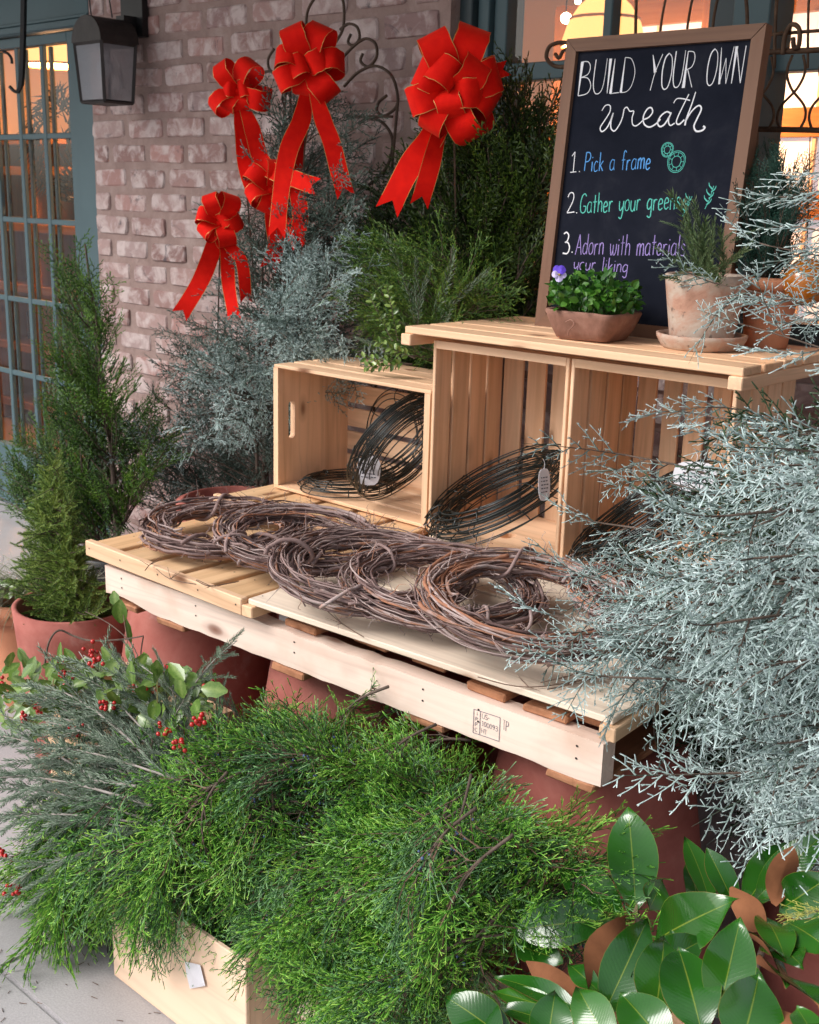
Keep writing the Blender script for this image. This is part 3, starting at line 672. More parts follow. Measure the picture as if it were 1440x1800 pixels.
pal = thing('pallet', 'rough pale shipping pallet with stamped front stringer resting on upturned pots', 'pallet', (-2.23, 1.43, 0))
PX = -2.222; PL = 1.325
rs = random.Random(3)
for k, yy in enumerate((1.449, 1.93, 2.40)):
    # rough sawn stringer with a waney lower edge at the left end
    n = 40; V = []; F = []
    for i in range(n + 1):
        x = PX + PL * i / n; lo = .592 + .004 * rs.uniform(-1, 1) * .4 + (.014 * math.exp(-((i - 1.5) / 2.5) ** 2) if k == 0 else 0)
        up_ = .668 - (.003 if 14 < i < 26 and i % 3 else 0)
        V += [(x, yy - .019, lo), (x, yy - .0195, up_), (x, yy + .019, up_), (x, yy + .019, lo)]
    for i in range(n):
        for j in range(4): F.append((i * 4 + j, i * 4 + (j + 1) % 4, (i + 1) * 4 + (j + 1) % 4, (i + 1) * 4 + j))
    F += [(0, 3, 2, 1), (n * 4, n * 4 + 1, n * 4 + 2, n * 4 + 3)]
    cx = PX + PL / 2; V = [(a - cx, b - yy, c - .63) for a, b, c in V]
    put('stringer', mesh_py('stringer', V, F[::1]), pal, (cx, yy, .63), STRING['x'])
for i, xx in enumerate((-2.17, -2.04, -1.90, -1.76, -1.60, -1.445, -1.30, -1.145, -1.02, -.945)):
    board('deck_board', pal, SLAB, (xx, 1.945 + (.0 if i in (4, 7, 8) else .035) + rs.uniform(-.006, .006), .6765), (.088 + rs.uniform(-.012, .006), 1.0, .0155), b=.003, key=i, warp=.002)
for i, xx in enumerate((-2.16, -1.99, -1.62, -1.27, -.955)):
    board('deck_board', pal, SLAB, (xx, 1.938 + rs.uniform(-.008, .004), .583), (.092, 1.01, .0155), b=.003, key=20 + i, warp=.002)

# ---- stroke lettering
GL = {
 'B': (.52, [[(0,0),(.04,1)], [(.04,1),(.30,.98),(.42,.82),(.34,.62),(.06,.54)], [(.06,.54),(.36,.50),(.52,.28),(.40,.06),(0,0)]]),
 'U': (.50, [[(.02,1),(0,.35),(.10,.04),(.28,0),(.42,.14),(.48,.50),(.50,1)]]),
 'I': (.10, [[(.05,0),(.05,1)]]),
 'L': (.34, [[(.04,1),(0,0)], [(0,0),(.36,.02)]]),
 'D': (.50, [[(.03,1),(0,0)], [(.03,1),(.30,.94),(.50,.60),(.44,.22),(.26,.03),(0,0)]]),
 'Y': (.50, [[(0,1),(.22,.50)], [(.52,1),(.22,.50),(.06,0)]]),
 'O': (.50, [[(.26,1),(.08,.86),(0,.50),(.06,.12),(.22,0),(.40,.10),(.50,.48),(.44,.86),(.26,1)]]),
 'R': (.46, [[(.04,1),(0,0)], [(.04,1),(.34,.96),(.42,.76),(.30,.56),(.04,.50)], [(.12,.50),(.44,0)]]),
 'W': (.66, [[(0,1),(.14,0)], [(.14,0),(.32,.70)], [(.32,.70),(.48,0)], [(.48,0),(.66,1)]]),
 'N': (.50, [[(.02,0),(.04,1)], [(.04,1),(.48,0)], [(.48,0),(.52,1)]]),
 'P': (.42, [[(.05,1),(0,0)], [(.05,1),(.32,.97),(.42,.76),(.30,.54),(.04,.48)]]),
 'G': (.46, [[(.46,.86),(.34,1),(.14,.90),(.02,.50),(.06,.12),(.22,0),(.42,.08),(.46,.34)], [(.46,.34),(.26,.36)]]),
 'A': (.46, [[(0,0),(.26,1)], [(.26,1),(.46,0)], [(.08,.36),(.40,.36)]]),
 'T': (.40, [[(0,1),(.42,1)], [(.21,1),(.21,0)]]), 'H': (.42, [[(0,0),(0,1)], [(.42,0),(.42,1)], [(0,.5),(.42,.5)]]), 'S': (.38, [[(.38,.86),(.20,1),(.03,.84),(.10,.58),(.32,.42),(.38,.18),(.20,0),(0,.12)]]),
 'C': (.40, [[(.40,.84),(.22,1),(.03,.74),(0,.40),(.12,.06),(.28,0),(.42,.14)]]),
 'a': (.36, [[(.32,.50),(.16,.56),(.02,.36),(.03,.08),(.16,0),(.30,.14),(.33,.56)], [(.33,.56),(.32,.12),(.37,0)]]),
 'c': (.30, [[(.28,.48),(.14,.55),(.01,.34),(.04,.06),(.16,0),(.30,.08)]]),
 'd': (.36, [[(.32,.46),(.16,.54),(.02,.34),(.03,.08),(.16,0),(.30,.14)], [(.36,1.0),(.32,0)]]),
 'e': (.32, [[(.03,.28),(.28,.34),(.26,.50),(.14,.56),(.02,.36),(.04,.08),(.16,0),(.31,.10)]]),
 'f': (.28, [[(.32,.92),(.22,1.02),(.13,.86),(.12,0)], [(.0,.52),(.26,.54)]]),
 'g': (.34, [[(.31,.50),(.16,.55),(.02,.36),(.04,.10),(.16,.04),(.30,.18)], [(.32,.55),(.31,-.20),(.22,-.38),(.04,-.30)]]),
 'h': (.33, [[(.04,1),(.02,0)], [(.02,.30),(.14,.54),(.26,.52),(.31,.34),(.31,0)]]),
 'i': (.10, [[(.05,.52),(.05,0)], [(.05,.72),(.055,.77)]]),
 'k': (.30, [[(.02,1),(.02,0)], [(.28,.54),(.03,.24)], [(.08,.30),(.30,0)]]),
 'l': (.10, [[(.05,1),(.05,0)]]),
 'm': (.50, [[(.02,.54),(.02,0)], [(.02,.36),(.12,.55),(.22,.50),(.24,0)], [(.24,.36),(.34,.55),(.46,.50),(.48,0)]]),
 'n': (.32, [[(.03,.54),(.02,0)], [(.02,.34),(.13,.55),(.27,.52),(.30,.32),(.30,0)]]),
 'o': (.32, [[(.17,.56),(.04,.46),(0,.24),(.06,.04),(.17,0),(.29,.10),(.32,.34),(.26,.52),(.17,.56)]]),
 'r': (.26, [[(.03,.54),(.03,0)], [(.03,.30),(.12,.52),(.26,.52)]]),
 's': (.28, [[(.26,.48),(.12,.56),(.03,.42),(.14,.30),(.26,.18),(.20,.02),(.0,.04)]]),
 't': (.26, [[(.13,.94),(.12,0)], [(0,.58),(.27,.60)]]),
 'u': (.34, [[(.02,.54),(.02,.16),(.12,0),(.24,.06),(.31,.24)], [(.32,.54),(.32,0)]]),
 'w': (.46, [[(.0,.54),(.06,.06),(.14,.02),(.22,.30)], [(.22,.50),(.24,.08),(.34,.0),(.44,.20),(.46,.54)]]),
 'y': (.34, [[(.02,.54),(.04,.16),(.14,.06),(.28,.24)], [(.34,.54),(.28,-.10),(.18,-.36),(.02,-.28)]]),
 '1': (.30, [[(.04,.80),(.18,1.0)], [(.18,1.0),(.16,0)], [(.0,0),(.32,.02)]]),
 '2': (.44, [[(.02,.78),(.12,.97),(.30,.98),(.38,.80),(.30,.50),(.02,.02)], [(.02,.02),(.46,.05)]]),
 '3': (.42, [[(.08,.94),(.24,1.0),(.38,.84),(.28,.60),(.14,.55)], [(.14,.55),(.34,.50),(.42,.26),(.28,.02),(.0,.06)]]),
 '0': (.36, [[(.18,1),(.02,.74),(.02,.26),(.18,0),(.34,.26),(.34,.74),(.18,1)]]), '9': (.36, [[(.34,.74),(.18,.50),(.02,.70),(.16,1),(.34,.80),(.30,.30),(.12,0)]]),
 '.': (.10, [[(.04,.0),(.05,.045)]]), '-': (.3, [[(.02,.5),(.28,.5)]]), ' ': (.30, []),
}
def stroke(b, pts, w0, w1=None, z=0., sm=True):
    w1 = w0 if w1 is None else w1
    P = smooth_path([(x, y, 0) for x, y in pts], 5)[:, :2] if (sm and len(pts) > 2) else np.array(pts, float)
    if len(P) == 2: P = np.array([P[0] + (P[1] - P[0]) * t for t in (0, .5, 1)])
    T = np.gradient(P, axis=0); T /= np.linalg.norm(T, axis=1)[:, None] + 1e-9; Nn = np.stack([-T[:, 1], T[:, 0]], 1)
    w = np.linspace(w0, w1, len(P))[:, None] / 2
    a, c = P + Nn * w, P - Nn * w; k = len(P)
    V = [(x, -z, y) for x, y in a] + [(x, -z, y) for x, y in c]; F = []
    for i in range(k - 1): F += [(i, k + i, k + i + 1), (i, k + i + 1, i + 1)]
    b.add(V, F)
def write(text, p0, p1, h, w, gap=.12, fit=True, wedge=0., sl=0., z=.0006):
    """stroke text along the baseline p0 -> p1"""
    tot = sum(GL[c][0] + gap for c in text) - gap; p0 = np.array(p0); p1 = np.array(p1); Lb = np.linalg.norm(p1 - p0); d = (p1 - p0) / Lb; up = np.array([-d[1], d[0]])
    sx = Lb / tot; x = 0; b = MB(); rj = random.Random(text); w0_ = w
    for c in text:
        j = rj.uniform(-.03, .03); w = w0_ * rj.uniform(.8, 1.25)
        for k, s in enumerate(GL[c][1]):
            pts = [tuple(p0 + d * (x + (px_ + sl * py_)) * sx + up * (py_ + j) * h) for px_, py_ in s]
            if wedge and k == 0 and c in 'BUILDYRNWO': stroke(b, pts, w * .9, w * wedge if c != 'O' else w, z) if c not in 'UO' else stroke(b, pts, w * 1.6, w * .8, z)
            else: stroke(b, pts, w, None, z)
        x += GL[c][0] + gap
    return b
INK_ = INK
# heat-treatment stamp printed on the stringer (flat print)
t0 = Vector((-1.155, 1.4300, .604)) ; 
st = MB()
def _sb(x0_, y0_, x1_, y1_): stroke(st, [(x0_, y0_), (x1_, y1_)], .0012, None, 0)
for q in (((0, 0), (.056, .002)), ((.056, .002), (.056, .046)), ((.056, .046), (0, .044)), ((0, .044), (0, 0)), ((.014, .001), (.014, .044))): stroke(st, list(q), .0013, None, 0)
for txt, x_, y_, h_, wd in (('US-', .018, .033, .009, .016), ('100093', .018, .019, .009, .034), ('HT', .018, .005, .009, .011), ('TP', .062, .026, .018, .012), ('I', .005, .034, .007, .004), ('P', .004, .024, .007, .004), ('P', .004, .014, .007, .004), ('C', .004, .004, .007, .004)):
    bb_ = write(txt, (x_, y_), (x_ + wd, y_), h_, .0009, z=0)
    for V_, F_ in zip(bb_.V, bb_.F): pass
    V_, F_, A_, M_ = bb_.arr(); st.add(V_, F_)
nl_ = MB()
for xx_ in (-2.16, -1.90, -1.60, -1.27, -1.145, -.945):
    for dz_ in (.030, .052): nl_.add([(xx_ + .0022 * math.cos(i * PI / 3), 1.4285, .598 + dz_ + .0022 * math.sin(i * PI / 3)) for i in range(6)], [(0, i, i + 1) for i in range(1, 5)])
nl_.build('nail_heads', IRON, pal)['kind'] = 'stuff'
so_ = st.build('printed_stamp', plain('faded_stamp_ink', (.22, .19, .22), .9), pal, (0, 0, 0)); so_.location = Vector((-1.155, 1.4288, .604)) - Vector((-2.23, 1.43, 0))
pal.rotation_euler = (0, 0, R(2.05))

# ================================================================= slatted trays forming the table top
NAIL = plain('dark_nail_head', (.05, .04, .035), .5, .6)
def nails(t, pts, axis='z', r=.0022):
    b = MB(); rj = random.Random(len(pts)); n = 6
    for p in pts:
        p = np.array(p) + np.array([rj.uniform(-.003, .003), rj.uniform(-.003, .003), 0]) * (1 if axis == 'z' else .0); u, v = (np.array([1, 0, 0]), np.array([0, 1, 0])) if axis == 'z' else (np.array([1, 0, 0]), np.array([0, 0, 1])); w = np.array([0, 0, 1.]) if axis == 'z' else np.array([0, -1., 0])
        V = [p + w * .0006 + (u * math.cos(2 * PI * i / n) + v * math.sin(2 * PI * i / n)) * r for i in range(n)]; b.add(V, [(0, i, i + 1) for i in range(1, n - 1)])
    b.build('nail_heads', NAIL, t)['kind'] = 'stuff'
def tray_cross(label, x0, y0, w, d, zt, n=5, mats=HONEY):
    t = thing('slatted_tray', label, 'tray', (x0 + w / 2, y0, zt - .036))
    board('rail', t, PINE, (x0 + w / 2, y0 + .009, zt - .018), (w, .018, .036), b=.002)
    board('rail', t, PINE, (x0 + w / 2, y0 + d - .009, zt - .018), (w, .018, .036), b=.002)
    p = (w - .004) / n
    for i in range(n): board('slat', t, mats, (x0 + .002 + p * (i + .5), y0 + d / 2, zt - .011), (p - .021, d - .038, .015), b=.002, key=i % 3)
    nails(t, [(x0 + .002 + p * (i + q), y0 + yy, zt - .0034) for i in range(n) for q in (.32, .68) for yy in (.105, d - .115)])
    nails(t, [(x0 + f * w, y0 - .0001, zt - .016) for f in (.03, .25, .5, .75, .97)], 'y')
    for yy in (.10, d - .12): board('batten', t, mats, (x0 + w / 2, y0 + yy, zt - .0275), (w - .01, .03, .017))
    return t
tray_cross('honey coloured tray with slats running front to back, left end of table', -2.272, 1.412, .558, .47, TZ)
tray_cross('second slatted tray behind the front left one, under the left crate', -2.42, 1.90, .62, .46, TZ)
def tray_long(label, x0, y0, w, ws, zt, mats, th=.012, cl=.024, over=0., rot=0., pieces=(.0, 1.0), gap=.012):
    d = sum(ws) + gap * (len(ws) - 1)
    t = thing('slatted_tray', label, 'tray', (x0, y0, zt - th - cl))
    y = y0; nails(t, [(x0 + .011 + f * (w - .022), y0 + sum(ws[:i]) + gap * i + q * wd, zt) for i, wd in enumerate(ws) for q in (.25, .75) for f in (0, 1)], r=.0018)
    for i, wd in enumerate(ws):
        board('slat', t, mats, (x0 + w / 2 + rs.uniform(-.002, .002), y + wd / 2, zt - th / 2), (w, wd, th), b=.0018, key=i); y += wd + gap
    for f in pieces:
        board('cleat', t, PINE, (x0 + .011 + f * (w - .022) + over * (1 if f > .5 else -1), y0 + d / 2 - .004, zt - th - cl / 2 - .0002), (.030, d + .012, cl), b=.002)
    t.rotation_euler = (0, 0, rot); return t
tray_long('pale tray of wide long boards at the front right, under the reddish wreaths', -1.706, 1.424, .827, (.118, .105, .105, .112), TZ, PALE, rot=R(3.4), over=.006)
tray_long('pale long-board tray behind the front right one, under the tall crates', -1.76, 1.915, .86, (.105, .11, .105, .10), TZ, PALE, rot=R(1.0))

# ================================================================= crates
from mathutils.geometry import tessellate_polygon
def slot_panel(w, h, t, hole):
    """end panel w x h, thickness t, with a rounded hand slot (cx, cz, len, wid)"""
    outer = [(0, 0), (w, 0), (w, h), (0, h)]; cx, cz, L, W = hole; r = W / 2; inner = []
    for s, a0 in ((1, 0), (-1, PI)):
        for i in range(7): a = a0 + PI * i / 6; inner.append((cx + r * math.cos(a), cz + s * (L / 2 - r) + r * math.sin(a)))
    tri = tessellate_polygon([[Vector((x, y, 0)) for x, y in outer], [Vector((x, y, 0)) for x, y in inner]])
    P = outer + inner; n = len(P); V = [(x, 0, z) for x, z in P] + [(x, t, z) for x, z in P]; F = []
    for a, b_, c in tri: F += [(a, b_, c), (n + c, n + b_, n + a)]
    for i in range(4): F.append((i, (i + 1) % 4, n + (i + 1) % 4, n + i))
    k = len(inner)
    for i in range(k): F.append((4 + i, 4 + (i + 1) % k, n + 4 + (i + 1) % k, n + 4 + i))
    import bmesh
    me = mesh_py('end_panel', V, F); bm = bmesh.new(); bm.from_mesh(me); bmesh.ops.recalc_face_normals(bm, faces=bm.faces); bm.to_mesh(me); bm.free(); return me
def crate(label, c, W, D, H, mode, mats=PINE, rotz=0., hole=True, nb=5, ns=4, gap=.014, group=None, gaps=None):
    """c = front lower left corner. mode 'wide': solid ends left and right; 'tall': solid ends at top and bottom; 'up': open at the top, solid ends left and right"""
    x0, y0, z0 = c; t = thing('wooden_crate', label, 'crate', c, group); T, S = .018, .009
    def add_panel(me, loc, rot):
        me.materials.append(mats['z' if mode == 'wide' else 'x' if mode == 'tall' else 'z']); put('end_panel', me, t, loc, rot=rot)
    if mode in ('wide', 'up'):
        hz = D * .22 if mode == 'wide' else D / 2
        for x in (x0, x0 + W - T):
            # panel plane Y-Z
            if mode == 'wide': me = slot_panel(D - S, H - 2 * S, T, (.05, H * .52, .105, .024))
            else:
                me = slot_panel(D - 2 * S, H - S, T, (D / 2, H * .78, .024, .105)) if False else slot_panel(D - 2 * S, H - S, T, (D / 2, H * .68, .05, .03))
            add_panel(me, (x + T, y0 + (0 if mode == 'wide' else S), z0 + S), (0, 0, R(90)))
        if mode == 'wide':
            p = H / nb
            for i in range(nb): board('slat', t, mats, (x0 + W / 2, y0 + D - S / 2, z0 + p * (i + .5)), (W, S, p - gap), key=i)
            p = D / ns
            for zz in (z0 + S / 2, z0 + H - S / 2):
                for i in range(ns): board('slat', t, mats, (x0 + W / 2 + rs.uniform(-.002, .002), y0 + p * (i + .5) - (.004 if i == 0 else 0), zz), (W + .001, p - gap * .6, S), key=i)
        else:
            p = D / nb
            for i in range(nb): board('slat', t, mats, (x0 + W / 2, y0 + p * (i + .5), z0 + S / 2), (W, p - gap, S), key=i)
            p = H / ns
            for yy in (y0 + S / 2, y0 + D - S / 2):
                for i in range(ns): board('slat', t, mats, (x0 + W / 2 + rs.uniform(-.002, .002), yy, z0 + p * (i + .5)), (W, S, p - gap), key=i)
    else:
        for z in (z0, z0 + H - T):
            me = slot_panel(W - 2 * S, D - S, T, (W / 2, .06, .026, .10)) if False else slot_panel(W - 2 * S, D - S, T, (W / 2, .06, .05, .03))
            add_panel(me, (x0 + S, y0, z + T), (R(-90), 0, 0)) if False else add_panel(me, (x0 + S, y0, z + T), (R(90), 0, 0)) if False else None
            o = put('end_panel', me, t, (x0 + S, y0, z + T)); me.materials.append(mats['x']); o.rotation_euler = (R(90), 0, 0)
            o.scale = (1, 1, 1)
            # panel lies flat: local z -> world -y ; flip to point back
            o.matrix_local = Matrix.Translation(Vector((x0 + S, y0, z)) - Vector(c)) @ Matrix(((1, 0, 0, 0), (0, 0, 1, 0), (0, 1, 0, 0), (0, 0, 0, 1)))
        p = D / ns
        for x in (x0 + S / 2, x0 + W - S / 2):
            for i in range(ns): board('slat', t, mats, (x, y0 + p * (i + .5) - (.003 if i == 0 else 0), z0 + H / 2), (S, p - gap * .45, H), key=i)
        p = (W - 2 * S) / nb
        for i in range(nb): board('slat', t, mats, (x0 + S + p * (i + .5) + rs.uniform(-.003, .003), y0 + D - S / 2, z0 + H / 2), (p - gap - (.004 if i % 2 else 0), S, H - .001), key=i)
    t.rotation_euler = (0, 0, rotz); return t
CY = 2.06
crate('pine crate lying on its long side at the left, holding black wire frames', (-2.365, 2.068, TZ + .001), .562, .275, .341, 'wide', nb=5, ns=4, gap=.015)
crate('tall pine crate standing on end, first one from the left under the chalkboard', (-1.7915, CY, TZ + .001), .3845, .262, .462, 'tall', nb=5, ns=4, gap=.014)
crate('tall pine crate standing on end behind the blue cypress, right of its twin', (-1.402, CY, TZ + .001), .384, .262, .462, 'tall', nb=6, ns=4, gap=.014)
tray_long('long slatted pine board on top of the two tall crates, carrying chalkboard and pots', -1.843, 2.017, .855, (.074, .08, .082, .082, .085), 1.2136, PINE, th=.0165, cl=.026, over=.0, pieces=(0., 1.), gap=.010)
for xx in (): pass
# kraft crates on the ground under the cut greens
KR = wood('smooth_new_pine', (.82, .60, .44), (.78, .52, .36), rough=.6, grain=.3, knots=False)
crate('pale new wooden crate on the pavement at lower left, greens spilling over it', (-1.738, 1.10, 0.001), .405, .28, .24, 'up', KR, nb=3, ns=1, gap=.004)
crate('raised pine crate filled with holly under the left end of the table', (-2.13, 1.21, .225), .37, .22, .235, 'up', PINE, nb=4, ns=3, gap=.008)
crate('lower pine crate supporting the crate of holly', (-2.13, 1.21, .001), .37, .22, .220, 'up', PINE, nb=4, ns=3, gap=.008)
crate('pine crate of juniper in the middle of the front row, under the greens', (-1.27, 1.16, .001), .36, .26, .20, 'up', PALE, nb=4, ns=3, gap=.01)
crate('pine crate of magnolia at lower right, hidden under the leaves', (-.80, 1.12, .001), .44, .26, .36, 'up', PINE, nb=4, ns=3, gap=.01)
# paper scrap and dangling twig on the front of the kraft crate
m_ = MB()
V = [(-1.5003, 1.0965, 0.1585), (-1.4538, 1.0955, 0.1758), (-1.4407, 1.0958, 0.1391), (-1.4871, 1.0966, 0.1080), (-1.4712, 1.0930, 0.1446), (-1.4966, 1.0968, 0.1316)]
m_.add(V, [(0, 1, 4), (1, 2, 4), (2, 3, 4), (3, 5, 4), (5, 0, 4)]); tag(m_.build('paper_label', PAPER), 'torn white paper label stuck on the pale crate front', 'label')

# ================================================================= chalkboard
SGO = Vector((-1.677, 2.297, 1.2138)); lean = -math.atan2(.065, .651)
sg = thing('chalkboard_sign', 'framed chalkboard leaning on the crate top, lettered BUILD YOUR OWN wreath', 'chalkboard', tuple(SGO))
W_, H_ = (0.4912, 0.6503)[0], .655
def sb(nm, mt, c, d, **kw): return board(nm, sg, mt, tuple(SGO + Vector(c)), d, **kw)
fw = .029
def rail_mesh(L, w, t, ax):      # mitred frame rail
    V = []
    for y in (0, t):
        V += [(0, y, 0), (L, y, 0), (L - w, y, w), (w, y, w)]
    F = [(0, 1, 2, 3), (7, 6, 5, 4), (0, 4, 5, 1), (1, 5, 6, 2), (2, 6, 7, 3), (3, 7, 4, 0)]
    if ax == 'z': V = [(z, y, x) for x, y, z in V]; F = [f[::-1] for f in F]
    return mesh_py('frame_rail', V, F)
t_ = .030
for ax, L, loc, sx in (('x', W_, (0, 0, 0), (1, 1, 1)), ('x', W_, (0, 0, H_), (1, 1, -1)), ('z', H_, (0, 0, 0), (1, 1, 1)), ('z', H_, (W_, 0, 0), (-1, 1, 1))):
    me = rail_mesh(L - .0012, fw, t_, ax)
    me.transform(Matrix.Diagonal((*sx, 1)))
    if sx != (1, 1, 1): me.flip_normals()
    o = put('frame_rail', me, sg, tuple(SGO + Vector(loc)), FRAMEW[ax])
sb('slate', SLATE, (W_ / 2, .014, H_ / 2), (W_ - 2 * fw + .004, .006, H_ - 2 * fw + .004), b=.0005)
WHITE = plain('white_chalk', (.78, .78, .82), .9); BLUE = plain('blue_chalk', (.10, .33, .72), .9); GREEN = plain('green_chalk', (.10, .50, .42), .9); VIOL = plain('violet_chalk', (.32, .24, .56), .9)
LZ = -.0103
def ink(b, nm, mt, ): 
    V_, F_, A_, M_ = b.arr(); o = put(nm, mesh_np(nm, V_ + np.array([0, .0108, 0]), F_), sg, tuple(SGO), mt); return o
ink(write('BUILD', (0.0421, 0.5311), (0.1877, 0.5332), .075, .0016, gap=.10, wedge=4.4, z=.0006), 'lettering', WHITE)
ink(write('YOUR', (0.2294, 0.5364), (0.3353, 0.5382), .075, .0016, gap=.10, wedge=4.4), 'lettering', WHITE)
ink(write('OWN', (0.3660, 0.5404), (0.4472, 0.5405), .074, .0016, gap=.10, wedge=3.6), 'lettering', WHITE)
sb_ = MB()
for pts, a, b_ in (
 ([(0.1125, 0.4952),(0.1201, 0.5061),(0.1323, 0.5058),(0.1343, 0.4922),(0.1233, 0.4739),(0.1134, 0.4580),(0.1193, 0.4492),(0.1305, 0.4564),(0.1387, 0.4723),(0.1437, 0.4895)], .0020, .0034),
 ([(0.1437, 0.4895),(0.1404, 0.4711),(0.1426, 0.4562),(0.1526, 0.4499),(0.1629, 0.4620),(0.1693, 0.4790),(0.1710, 0.4973)], .0034, .0024),
 ([(0.1710, 0.4973),(0.1779, 0.5008),(0.1866, 0.4920),(0.1969, 0.4917),(0.1947, 0.4772),(0.1982, 0.4638),(0.2061, 0.4600),(0.2156, 0.4646),(0.2258, 0.4741)], .0024, .0026),
 ([(0.2231, 0.4729),(0.2369, 0.4774),(0.2453, 0.4880),(0.2410, 0.4977),(0.2312, 0.4956),(0.2235, 0.4802),(0.2273, 0.4644),(0.2415, 0.4569),(0.2564, 0.4626),(0.2676, 0.4731)], .0030, .0034),
 ([(0.2912, 0.4845),(0.2808, 0.4883),(0.2679, 0.4803),(0.2615, 0.4661),(0.2685, 0.4576),(0.2792, 0.4621),(0.2893, 0.4786)], .0030, .0036),
 ([(0.2922, 0.4868),(0.2878, 0.4703),(0.2936, 0.4595),(0.3041, 0.4640)], .0034, .0026),
 ([(0.3295, 0.5233),(0.3214, 0.5048),(0.3103, 0.4781),(0.3081, 0.4651),(0.3157, 0.4614),(0.3267, 0.4706)], .0022, .0036),
 ([(0.2949, 0.5056),(0.3018, 0.5149),(0.3171, 0.5143),(0.3342, 0.5103)], .0018, .0026),
 ([(0.3452, 0.5274),(0.3396, 0.5019),(0.3316, 0.4740),(0.3299, 0.4588)], .0022, .0040),
 ([(0.3310, 0.4693),(0.3418, 0.4878),(0.3563, 0.4991),(0.3642, 0.4919),(0.3577, 0.4734),(0.3520, 0.4572),(0.3591, 0.4465),(0.3725, 0.4475),(0.3784, 0.4532),(0.3738, 0.4568)], .0030, .0042)):
    stroke(sb_, pts, a, b_, .0006)
ink(sb_, 'script_lettering', WHITE)
ink(write('1.', (0.0450, 0.3573), (0.0735, 0.3588), .046, .0022, gap=.14), 'numeral', WHITE)
ink(write('Pick a frame', (0.0841, 0.3614), (0.2566, 0.3672), .041, .0021, gap=.12), 'lettering', BLUE)
ink(write('2.', (0.0486, 0.2658), (0.0788, 0.2679), .047, .0024, gap=.12), 'numeral', WHITE)
ink(write('Gather your greens', (0.0853, 0.2668), (0.3446, 0.2837), .043, .0021, gap=.11), 'lettering', GREEN)
ink(write('3.', (0.0508, 0.1718), (0.0794, 0.1759), .050, .0026, gap=.12), 'numeral', WHITE)
ink(write('Adorn with materials', (0.0861, 0.1736), (0.3711, 0.1844), .046, .0019, gap=.11), 'lettering', VIOL)
ink(write('your liking', (0.0862, 0.1397), (0.2322, 0.1394), .031, .0019, gap=.11), 'lettering', VIOL)
wb = MB()
def circ(b, c, r, w, n=18, jit=.04, el=1.0):
    c = np.array(c); stroke(b, [(c[0] + r * (1 + jit * math.sin(3 * a)) * math.cos(a), c[1] + el * r * (1 + jit * math.cos(2 * a)) * math.sin(a)) for a in np.linspace(0, 2 * PI, n)], w, None, .0006)
for c, r in (((0.3208, 0.3830), .0215), ((0.2945, 0.4082), .0145)):
    circ(wb, c, r, .0013, el=1.1); circ(wb, c, r * .86, .0011, el=1.1); circ(wb, c, r * .52, .0013, el=1.1)
    for k in range(9):
        a = 2 * PI * k / 9; stroke(wb, [(c[0] + r * .54 * math.cos(a), c[1] + 1.1 * r * .54 * math.sin(a)), (c[0] + r * .84 * math.cos(a), c[1] + 1.1 * r * .84 * math.sin(a))], .0011, None, .0006)
ink(wb, 'wreath_drawing', GREEN)
lb = MB()
for c, s in (((0.3590, 0.2889), 1.), ((0.4117, 0.3091), 1.1)):
    c = np.array(c)
    stroke(lb, [tuple(c + np.array((-.006, -.022)) * s), tuple(c + np.array((.002, 0))), tuple(c + np.array((.006, .022)) * s)], .0014, None, .0006)
    for k in range(6):
        q = c + np.array((-.004 + .0016 * k, -.014 + .006 * k)) * s; sd_ = (-1) ** k
        stroke(lb, [tuple(q), tuple(q + np.array((.007 * sd_, .006)) * s), tuple(q + np.array((.009 * sd_, .012)) * s)], .0032, .0010, .0006)
ink(lb, 'leaf_drawing', GREEN)
sg.rotation_euler = (lean, 0, 0)

# ================================================================= grapevine wreaths
def vine_mat():
    m, n, b = nt('grapevine'); at = N(n, 'Attribute', attribute_name='tint')
    tc = N(n, 'TexCoord'); no = N(n, 'TexNoise', Scale=40., Detail=4.); n.links.new(tc.outputs['Object'], no.inputs['Vector'])
    ad = N(n, 'Math', operation='MULTIPLY_ADD'); ad.inputs[1].default_value = .5; n.links.new(no.outputs[0], ad.inputs[0]); n.links.new(at.outputs['Fac'], ad.inputs[2])
    su_ = N(n, 'Math', operation='SUBTRACT'); su_.inputs[1].default_value = .25; n.links.new(ad.outputs[0], su_.inputs[0])
    r = ramp(n, [(0, (.085, .050, .046)), (.25, (.19, .120, .110)), (.5, (.30, .21, .195)), (.74, (.42, .33, .31)), (.88, (.30, .14, .085)), (1, (.38, .17, .10))], su_.outputs[0])
    n.links.new(r.outputs[0], b.inputs['Base Color']); b.inputs['Roughness'].default_value = .75; b.inputs['Specular IOR Level'].default_value = .25
    f = N(n, 'TexNoise', Scale=260., Detail=3.); n.links.new(tc.outputs['Object'], f.inputs['Vector']); bump(n, b, f.outputs[0], .5, .001); return m
VINE = vine_mat()
